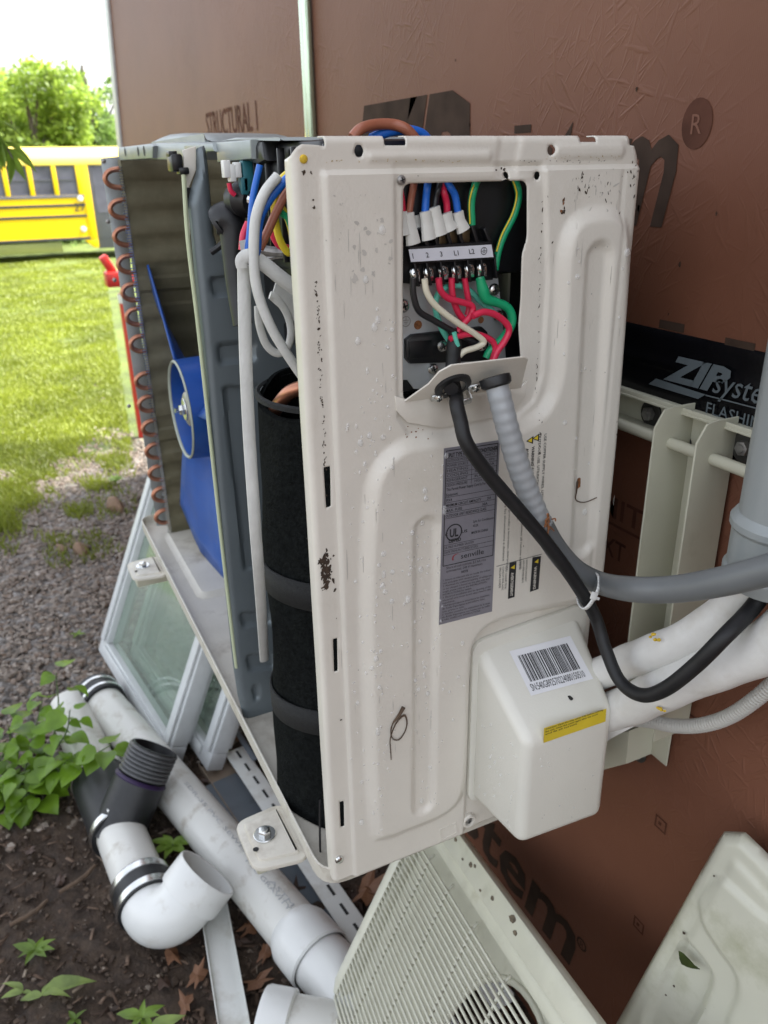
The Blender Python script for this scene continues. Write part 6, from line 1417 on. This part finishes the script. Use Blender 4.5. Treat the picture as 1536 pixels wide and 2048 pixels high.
# sticks
for i, (a_, b_, t_) in enumerate((((118, 1785), (190, 1730), 'dark stick lying on the soil left of the wye pipe'), ((20, 1850), (95, 1800), 'thin twig on bare soil at the left edge'))):
    A_, B_ = gpt(*a_, .012), gpt(*b_, .018); tag(MB().tube([A_, (A_+B_)/2+np.array((.008, .012, .004)), B_], [.005, .006, .004], 7, 0, 4).build('stick', 'twig', None), t_, 'stick')
# ------------------------------------------------------------------ plants near the camera
def leaf_mesh(name, matn, wid=.32, fold=.12, curl=.25, heart=False, n=7):
    V, F = [], []
    for i in range(n+1):
        t = i/n; w = wid*(math.sin(math.pi*min(1, t*1.02+.02))**.75)*(1.25-.65*t) if not heart else wid*1.25*(math.sin(math.pi*(t*.93+.07))**.7)*(1.35-.9*t)
        zc = -curl*t*t
        for j, s in enumerate((-1, -.5, 0, .5, 1)): V.append((t, w*s, zc+fold*abs(s)*w/wid+.012*math.sin(t*14+s*3)))
    for i in range(n):
        for j in range(4): F.append((i*5+j, (i+1)*5+j, (i+1)*5+j+1, i*5+j+1))
    me = D.meshes.new(name); me.from_pydata(V, [], F); me.materials.append(MATS[matn]); me.polygons.foreach_set('use_smooth', np.ones(len(F), bool)); return me
LM = dict(heart=leaf_mesh('leaf', 'bush_leaf', .40, .10, .28, True), lance=leaf_mesh('leaf', 'weed_leaf', .22, .10, .35), broad=leaf_mesh('leaf', 'weed_leaf_pale', .21, .12, .40), dand=leaf_mesh('leaf', 'weed_leaf', .20, .07, .22))
def put_leaf(par, me, p, d, size, roll=0.0):
    d = Vector(nrm(d)); q = d.to_track_quat('X', 'Z'); o = D.objects.new('leaf', me); COL.objects.link(o)
    o.rotation_mode = 'QUATERNION'; from mathutils import Quaternion
    o.rotation_quaternion = q @ Quaternion((1, 0, 0), roll); o.scale = (size, size, size); o.parent = par; o.location = Vector(np.asarray(p)-world_of(par)); return o
mat('stem_green', (.07, .11, .03), .6, var=.3)
vine = thing('vine_bush', 'leafy green vine sprawling over the gravel at the left edge', 'plant', gpt(90, 1560))
stems = [([(40, 1620), (90, 1520), (116, 1430), (112, 1345)], .28), ([(20, 1620), (50, 1540), (70, 1460), (85, 1400)], .22), ([(60, 1600), (130, 1545), (180, 1515), (222, 1490)], .20), ([(-30, 1580), (0, 1520), (20, 1480), (15, 1450)], .16), ([(50, 1610), (90, 1570), (115, 1545), (135, 1520)], .14), ([(-20, 1600), (15, 1570), (40, 1550), (60, 1540)], .12), ([(40, 1610), (80, 1540), (130, 1470), (140, 1420)], .24), ([(10, 1620), (30, 1600), (45, 1580), (50, 1565)], .08)]
for pts, hg in stems:
    P = [gpt(q[0], q[1], .01+hg*(i/(len(pts)-1))) for i, q in enumerate(pts)]
    MB().tube(P, [.004, .003, .0025, .0015], 6, 0, 5).build('stem', 'stem_green', vine)
    Q = catmull(np.array(P), 8, False); nL = 19
    for k in range(nL):
        t_ = .12+.88*k/(nL-1); p = Q[int(t_*(len(Q)-1))]; az = k*2.4+rng.uniform(-.5, .5); d = np.array((math.cos(az), math.sin(az), rng.uniform(-.15, .45)))
        p2 = p+d*rng.uniform(.01, .055); put_leaf(vine, LM['heart'], p2, d+np.array((0, 0, -.25)), rng.uniform(.034, .066), rng.normal(0, .3))
def weed(label, px, py, kind, items, sth=None, cat='weed', top=None):
    w = thing('weed', label, cat, gpt(px, py))
    if top is not None: MB().tube([gpt(px, py, 0), gpt(px, py, top*.5)+np.array((.004, .003, 0)), gpt(px, py, top)], [.0028, .0024, .0015], 6, 0, 4).build('stem', 'stem_green', w)
    for (h, az, el, s) in items: put_leaf(w, LM[kind], gpt(px, py, h), (math.cos(az)*math.cos(el), math.sin(az)*math.cos(el), math.sin(el)), s*.52, rng.normal(0, .25))
    return w
VX = lambda deg: rad(deg)                                # bearings: 65 = right in the photo, 245 = left, 335 = towards the camera
weed('upright young weed with pointed leaves at the bottom edge', 283, 2035, 'lance', [(.13, VX(65), .5, .07), (.13, VX(240), .4, .065), (.10, VX(95), .3, .085), (.10, VX(235), .25, .10), (.14, VX(330), .9, .05), (.145, VX(150), .9, .055), (.07, VX(20), .1, .09), (.05, VX(300), .2, .06), (.03, VX(80), .1, .06)], top=.145)
weed('pale broad leaved weed right of the upright one', 300, 2060, 'broad', [(.03, VX(75), .45, .13), (.02, VX(320), .2, .07), (.015, VX(210), .2, .05)])
weed('flat rosette weed with jagged leaves at the left', 70, 1900, 'dand', [(.02, VX(a), .35, s) for a, s in ((60, .09), (95, .085), (30, .08), (240, .10), (200, .07), (280, .07), (330, .08), (130, .06))], top=.02)
weed('weed with two long pale leaves on the soil', 85, 1990, 'broad', [(.03, VX(85), .3, .19), (.10, VX(70), .25, .10), (.02, VX(255), .15, .09), (.03, VX(140), .4, .06)])
weed('yellow green weed in the lower left corner', 45, 1985, 'broad', [(.02, VX(215), .4, .10), (.03, VX(260), .3, .08), (.015, VX(60), .2, .05)])
weed('dark green weed growing between the long pipe and the wye', 345, 1690, 'lance', [(.04, VX(a), .45, s) for a, s in ((60, .11), (240, .12), (20, .11), (290, .12), (100, .09), (330, .10), (200, .08))], top=.05)
weed('small weed beside the window frame', 155, 1270, 'lance', [(.02, VX(a), .5, .06) for a in (60, 150, 250, 330)], top=.03)
weed('clump of grass at the edge of the gravel near the unit', 232, 965, 'lance', [(.01, VX(a), .8, .12) for a in range(0, 360, 40)])
weed('pale weed in the bottom left corner by the edge', 150, 2040, 'lance', [(.02, VX(a), .4, .05) for a in (30, 120, 200, 300)])
# ------------------------------------------------------------------ lawn grass
n = 120000; dd = 3.2*np.exp(rng.uniform(0, 1, n)*math.log(25/3.2)); hw = rng.uniform(-.055, .30, n)
x = CAM[0]-dd; y = CAM[1]+(hw-.10)*dd*.62
keep = (rng.uniform(0, 1, n) < np.maximum(lawn_mask(x, y), .13*(x < -2.75)*(np.sin(x*7+y*3)*np.sin(y*9-x*2) > .1))) & ((y < .40)|(x < -3.8)); x, y, dd = x[keep], y[keep], dd[keep]; n = len(x)
h = rng.uniform(.022, .055, n)*(1+.3*np.sin(x*2.3)*np.sin(y*3.1)); w = .0022+.0011*dd; a = rng.uniform(0, 6.28, n); ln = rng.normal(0, .5, (n, 2))*h[:, None]; z = gz(x, y)-.004
c = np.stack([x, y, z], 1); s = np.stack([np.cos(a), np.sin(a), np.zeros(n)], 1)*w[:, None]/2; md_ = c+np.stack([ln[:, 0]*.35, ln[:, 1]*.35, h*.6], 1); tp_ = c+np.stack([ln[:, 0], ln[:, 1], h], 1)
P = np.stack([c-s, c+s, md_+s*.8, md_-s*.8, tp_], 1).reshape(-1, 3); b5 = (np.arange(n)*5)[:, None, None]
F = (np.array([(0, 1, 2), (0, 2, 3), (3, 2, 4)])[None]+b5).reshape(-1, 3)
tag(mesh_obj('grass', P, F, 'grass_blade', sharp=0), 'bright green lawn grass beyond the gravel', None, None, 'stuff')
# ------------------------------------------------------------------ red yard hydrant
hy = thing('yard_hydrant', 'red yard hydrant standing on the lawn behind the coil', 'hydrant', (0, 0, 0))
XH = -4.6; b0 = at(262, 760, x=XH); t0 = at(222, 575, x=XH); gz0 = float(gz(XH, t0[1])); hy.location = (XH, t0[1], gz0)
yh = at(226, 560, x=XH)[1]; px_m = FPX/np.dot(CF, np.array((XH, yh, t0[2]))-CAM)
MB().tube([(XH, yh+.06, gz0-.02), (XH, yh+.06, at(228, 588, x=XH)[2])], .045, 16, 0, smooth=False).build('standpipe', 'red_paint', hy)
mb = MB(); c = at(222, 558, x=XH); mb.box(c+np.array((0, .05, 0)), (.06, .085, .045), None, 0, .012); mb.bar(at(204, 512, x=XH), at(226, 545, x=XH), .05, .07, (1, 0, 0), 0, .01); mb.build('head', 'red_paint', hy)
mb = MB(); c = at(230, 590, x=XH); mb.lathe((XH, yh+.06, c[2]-.05), (0, 0, 1), [(.047, 0), (.048, .004), (.048, .05), (.047, .054)], 16); mb.build('collar', 'white_plastic', hy)
# ------------------------------------------------------------------ school bus
XBUS = -22.6
def bp_pt(px, py): return at(px, py, x=XBUS)
yR = bp_pt(168, 400)[1]; zsk = -.80; ztop = 1.30; yL = yR-9.5
bus = thing('school_bus', 'yellow school bus parked across the lawn', 'bus', (XBUS-1.2, (yL+yR)/2, float(gz(XBUS, 1))))
zw0, zw1 = bp_pt(100, 391)[2], bp_pt(100, 328)[2]; z_b = bp_pt(100, 482)[2]
prof = [(0, z_b), (0, zw0), (0, zw1), (-.03, zw1+.10), (-.16, zw1+.24), (-.45, zw1+.36), (-1.2, zw1+.42), (-1.95, zw1+.36), (-2.24, zw1+.24), (-2.37, zw1+.1), (-2.4, zw1), (-2.4, z_b)]
mb = MB()
def shell(i0, i1, y0, y1, m):
    V = []
    for x_, z_ in prof[i0:i1+1]: V += [(XBUS+x_, y0, z_), (XBUS+x_, y1, z_)]
    mb.add(V, [(2*k, 2*k+1, 2*k+3, 2*k+2) for k in range(i1-i0)], m)
shell(0, 1, yL, yR, 0); shell(2, 10, yL, yR+1.3, 1); shell(10, 11, yL, yR+1.3, 0)
for yy in (yL, yR+1.3): mb.add([(XBUS+p[0], yy, p[1]) for p in prof], [tuple(range(len(prof)))], 0)
mb.add([(XBUS, yL, z_b), (XBUS, yR+1.3, z_b), (XBUS-2.4, yR+1.3, z_b), (XBUS-2.4, yL, z_b)], [(0, 1, 2, 3)], 2)
mb.add([(XBUS-.5, yL, zw0), (XBUS-.5, yR, zw0), (XBUS-.5, yR, zw1), (XBUS-.5, yL, zw1)], [(0, 1, 2, 3)], 2)
mb.box((XBUS-.02, yR+.10, (z_b+zw1)/2), (.05, .10, (zw1-z_b)/2), None, 0, .02)
mb.box((XBUS+.005, (yL+yR)/2+.65, zw1+.05), (.03, (yR-yL)/2+.65, .085), None, 1, .02)
bo = mb.build('body', ['bus_yellow', 'bus_roof', 'bus_black'], bus); lab(bo, 'yellow body with a pale roof')
pitch = bp_pt(111, 360)[1]-bp_pt(62, 360)[1]; ywin = bp_pt(152, 360)[1]
k = 0; yy = ywin
while yy-pitch > yL:
    mbp = MB(); mbp.box((XBUS+.004, yy+.07, (zw0+zw1)/2), (.02, .055, (zw1-zw0)/2), None, 0, .008); mbp.build('window_pillar', 'bus_yellow', bus)
    mbp = MB(); y0_, y1_ = yy-pitch+.13, yy+.01; mbp.box((XBUS-.03, (y0_+y1_)/2, (zw0+zw1)/2), (.006, (y1_-y0_)/2, (zw1-zw0)/2), None, 0); wn = mbp.build('window', 'bus_glass', bus)
    mbp = MB()
    for zz_ in (zw0+.02, (zw0+zw1)/2, zw1-.02): mbp.box((XBUS-.015, (y0_+y1_)/2, zz_), (.012, (y1_-y0_)/2, .018), None, 0)
    mbp.build('sash_bar', 'bus_grey', wn)
    yy -= pitch; k += 1
for py in (401, 421, 435, 478):
    zc = bp_pt(100, py-8)[2] if py != 478 else z_b+.05; zc = bp_pt(100, {401: 394, 421: 412, 435: 434, 478: 480}[py])[2]; hh_ = .032
    mbp = MB(); mbp.box((XBUS+.012, (yL+yR)/2, zc), (.016, (yR-yL)/2+.02, hh_), None, 0, .008); mbp.build('rub_rail', 'bus_grey' if py == 401 else 'bus_black', bus)
d0, d1 = yR+.205, yR+1.22
mb = MB(); mb.box((XBUS-.03, (d0+d1)/2, (z_b+zw1)/2-.15), (.02, (d1-d0)/2, (zw1-z_b)/2+.10), None, 0, .01); dr_ = mb.build('door', 'bus_grey', bus)
for y_ in (d0+.26, d1-.26):
    mb = MB(); mb.box((XBUS-.004, y_, (zw0+zw1)/2-.2), (.006, .17, .62), None, 0); mb.build('door_pane', 'bus_glass', dr_)
mb = MB(); put_text(mb, '27', bp_pt(149, 423)+np.array((.03, 0, 0)), (0, 1, 0), (0, 0, 1), .20, None, 0, .01); mb.build('number', 'bus_black', bus, smooth=False)
for q in ((160, 397), (167, 458)):
    mb = MB(); mb.lathe(bp_pt(*q)+np.array((.012, 0, 0)), XN, [(.075, 0), (.07, .03), (.001, .05)], 14); mb.build('marker_light', 'white_plastic', bus)
mb = MB(); mb.box((XBUS-.1, yR-2.6, z_b-.16), (.06, 1.9, .13), None, 0, .03); mb.build('side_tank', 'olive_reflection', bus)
mb = MB(); mb.prism([(XBUS+.01, yR-.18, z_b+.02), (XBUS+.01, yR+.2, z_b+.02), (XBUS+.01, yR+.2, z_b-.22), (XBUS+.01, yR+.08, z_b-.22)], XN, .04, 0, .005); mb.build('step_corner', 'bus_yellow', bus)
for y_ in (yR-4.9, yR+2.2):
    for x_ in (XBUS-.22, XBUS-2.15):
        zg_ = float(gz(x_, y_)); mb = MB(); mb.lathe((x_-.12, y_, zg_+.48), XN, [(.001, .0), (.24, .0), (.30, -.02), (.48, .0), (.50, .05), (.50, .2), (.46, .24), (.24, .22), (.2, .16), (.001, .16)], 28, [1, 1, 0, 0, 0, 0, 0, 1, 1]); mb.build('wheel', ['tyre', 'bus_grey'], bus)
mb = MB(); mb.box((XBUS-1.2, yR+2.1, z_b+.55), (1.0, .8, .55), None, 0, .15); mb.build('bonnet', 'bus_yellow', bus)
# ------------------------------------------------------------------ trees behind the bus
def tree(name, label, base, hgt, blobs, nl, lsz, matn, trunk_r=.18, group='trees behind the bus', cat='tree'):
    t_ = thing(name, label, cat, base, group); base = np.asarray(base, float); mb = MB()
    top = base+np.array((0, 0, hgt)); mb.tube([base, base+np.array((.1, .1, hgt*.35)), top*.9+base*.1], [trunk_r, trunk_r*.7, trunk_r*.2], 9, 0, 4)
    for (bx, by, bz, br_) in blobs: 
        c = base+np.array((bx, by, bz)); st_ = base+np.array((0, 0, max(bz*.5, .3*hgt))); mb.tube([st_, (st_+c)/2+np.array((0, 0, .2)), c], [trunk_r*.35, trunk_r*.25, .02], 6, 0, 3)
    mb.build('trunk', 'bark', t_)
    C, S = [], []
    tot = sum(b[3]**2 for b in blobs)
    for (bx, by, bz, br_) in blobs:
        n_ = int(nl*br_**2/tot/9); v = rng.normal(0, 1, (n_, 3)); v /= np.linalg.norm(v, axis=1)[:, None]; rr = br_*(rng.uniform(.35, 1.05, n_)**.6)[:, None]
        cc_ = base+np.array((bx, by, bz))+v*rr*np.array((1, 1, .85)); cc_ = np.repeat(cc_, 9, 0)+rng.normal(0, br_*.13, (n_*9, 3)); C.append(cc_)
    C = np.concatenate(C); n_ = len(C); d1_ = rng.normal(0, 1, (n_, 3)); d1_ /= np.linalg.norm(d1_, axis=1)[:, None]; d2_ = rng.normal(0, 1, (n_, 3)); d2_ -= d1_*(d1_*d2_).sum(1)[:, None]; d2_ /= np.linalg.norm(d2_, axis=1)[:, None]
    l_ = lsz*rng.uniform(.6, 1.4, n_)[:, None]; P_ = np.stack([C-d1_*l_, C+d2_*l_*.5, C+d1_*l_, C-d2_*l_*.5], 1).reshape(-1, 3); F_ = np.arange(n_*4).reshape(-1, 4)
    mesh_obj('crown', P_, F_, matn, None, t_, sharp=0, smooth=False); return t_
def tb_(px, x): p = at(px, 400, x=x); return (x, p[1], float(gz(x, p[1])))
def blobset(R_, H_, n_, sd):
    r0 = random.Random(sd); out = []
    for k in range(n_):
        a = r0.uniform(0, 6.28); t = k/(n_-1); z = H_*(.22+.68*t); ra = R_*(1-.75*abs(t-.35))*r0.uniform(.35, .9); out.append((ra*math.cos(a), ra*math.sin(a), z, R_*r0.uniform(.34, .52)*(1-.35*t)))
    return out
tree('broadleaf_tree', 'bright yellow green tree, tallest crown behind the bus', tb_(85, -31), 5.6, blobset(2.6, 5.4, 15, 1), 16000, .10, 'tree_leaf')
tree('broadleaf_tree', 'rounded green tree at the left edge behind the bus', tb_(8, -32), 5.3, blobset(2.5, 4.9, 13, 2), 13000, .10, 'tree_leaf')
tree('broadleaf_tree', 'darker green tree beside the wall corner', tb_(205, -33), 6.1, blobset(2.2, 5.6, 15, 3), 10000, .10, 'tree_leaf_dark')
tree('broadleaf_tree', 'green tree further back, leaves paled for haze, its top above the others', tb_(75, -44), 7.0, blobset(2.8, 6.7, 14, 4), 12000, .13, 'tree_leaf_hazed')
tree('broadleaf_tree', 'low green tree between the bright tree and the wall corner', tb_(150, -34), 5.4, blobset(2.2, 5.0, 13, 5), 9000, .10, 'tree_leaf')
tree('broadleaf_tree', 'thin sparse tree showing sky between its twigs', tb_(185, -40), 5.6, blobset(1.8, 5.5, 9, 6), 1800, .12, 'tree_leaf_hazed', .09)
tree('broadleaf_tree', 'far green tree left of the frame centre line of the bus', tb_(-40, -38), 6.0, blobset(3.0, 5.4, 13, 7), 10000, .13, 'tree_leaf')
dt = thing('dead_tree', 'bare dead trunk rising between the trees', 'tree', tb_(158, -36), None); b0 = np.array(dt.location); t0 = at(164, 130, x=-36.)
MB().tube([b0, (b0+t0)/2+np.array((0, -.08, 0)), t0], [.16, .12, .06], 8, 0, 4).build('trunk', 'bark', dt)
und = []
for k in range(5200):
    pass
# hedge row low under the trees
c_n = 9000; yy = rng.uniform(-4, 8, c_n); xx = -29.5+rng.normal(0, .8, c_n); zz_ = gz(xx, yy)+np.abs(rng.normal(0, .9, c_n)); C = np.stack([xx, yy, zz_], 1); d1_ = rng.normal(0, 1, (c_n, 3)); d1_ /= np.linalg.norm(d1_, axis=1)[:, None]; d2_ = np.cross(d1_, rng.normal(0, 1, (c_n, 3))); d2_ /= np.linalg.norm(d2_, axis=1)[:, None]; l_ = .13
P_ = np.stack([C-d1_*l_, C+d2_*l_*.5, C+d1_*l_, C-d2_*l_*.5], 1).reshape(-1, 3); tag(mesh_obj('undergrowth', P_, np.arange(c_n*4).reshape(-1, 4), 'tree_leaf_dark', sharp=0, smooth=False), 'low green undergrowth behind the bus', None, None, 'stuff')
# drooping branch close to the camera at the left edge
bt = at(-70, 190, x=-1.9); tb2 = thing('tree_branch', 'drooping leafy branch hanging in at the left edge', 'branch', bt)
tw = [at(-70, 190, x=-1.9), at(-20, 250, x=-1.9), at(10, 290, x=-1.88), at(26, 318, x=-1.86)]
MB().tube(tw, [.005, .004, .003, .0015], 6, 0, 4).build('twig', 'bark', tb2)
lm = leaf_mesh('leaf', 'weed_leaf', .16, .08, .3)
for px, py, dxp, dyp, s in ((-15, 255, 30, 40, .09), (-5, 262, -10, 60, .08), (8, 285, 30, 14, .10), (10, 290, 14, 44, .09), (14, 298, 40, 22, .09), (18, 306, 30, 44, .08), (5, 282, -30, 40, .09), (0, 275, 12, 60, .08), (-10, 268, -25, 45, .1), (20, 312, 4, 44, .075), (2, 290, -4, 40, .07), (-12, 240, 40, 10, .08)):
    p = at(px, py, x=-1.88); q = at(px+dxp, py+dyp, x=-1.88+rng.uniform(-.03, .03)); put_leaf(tb2, lm, p, q-p, s*.95, rng.normal(0, .5))
bt2 = at(-40, 1100, x=-3)
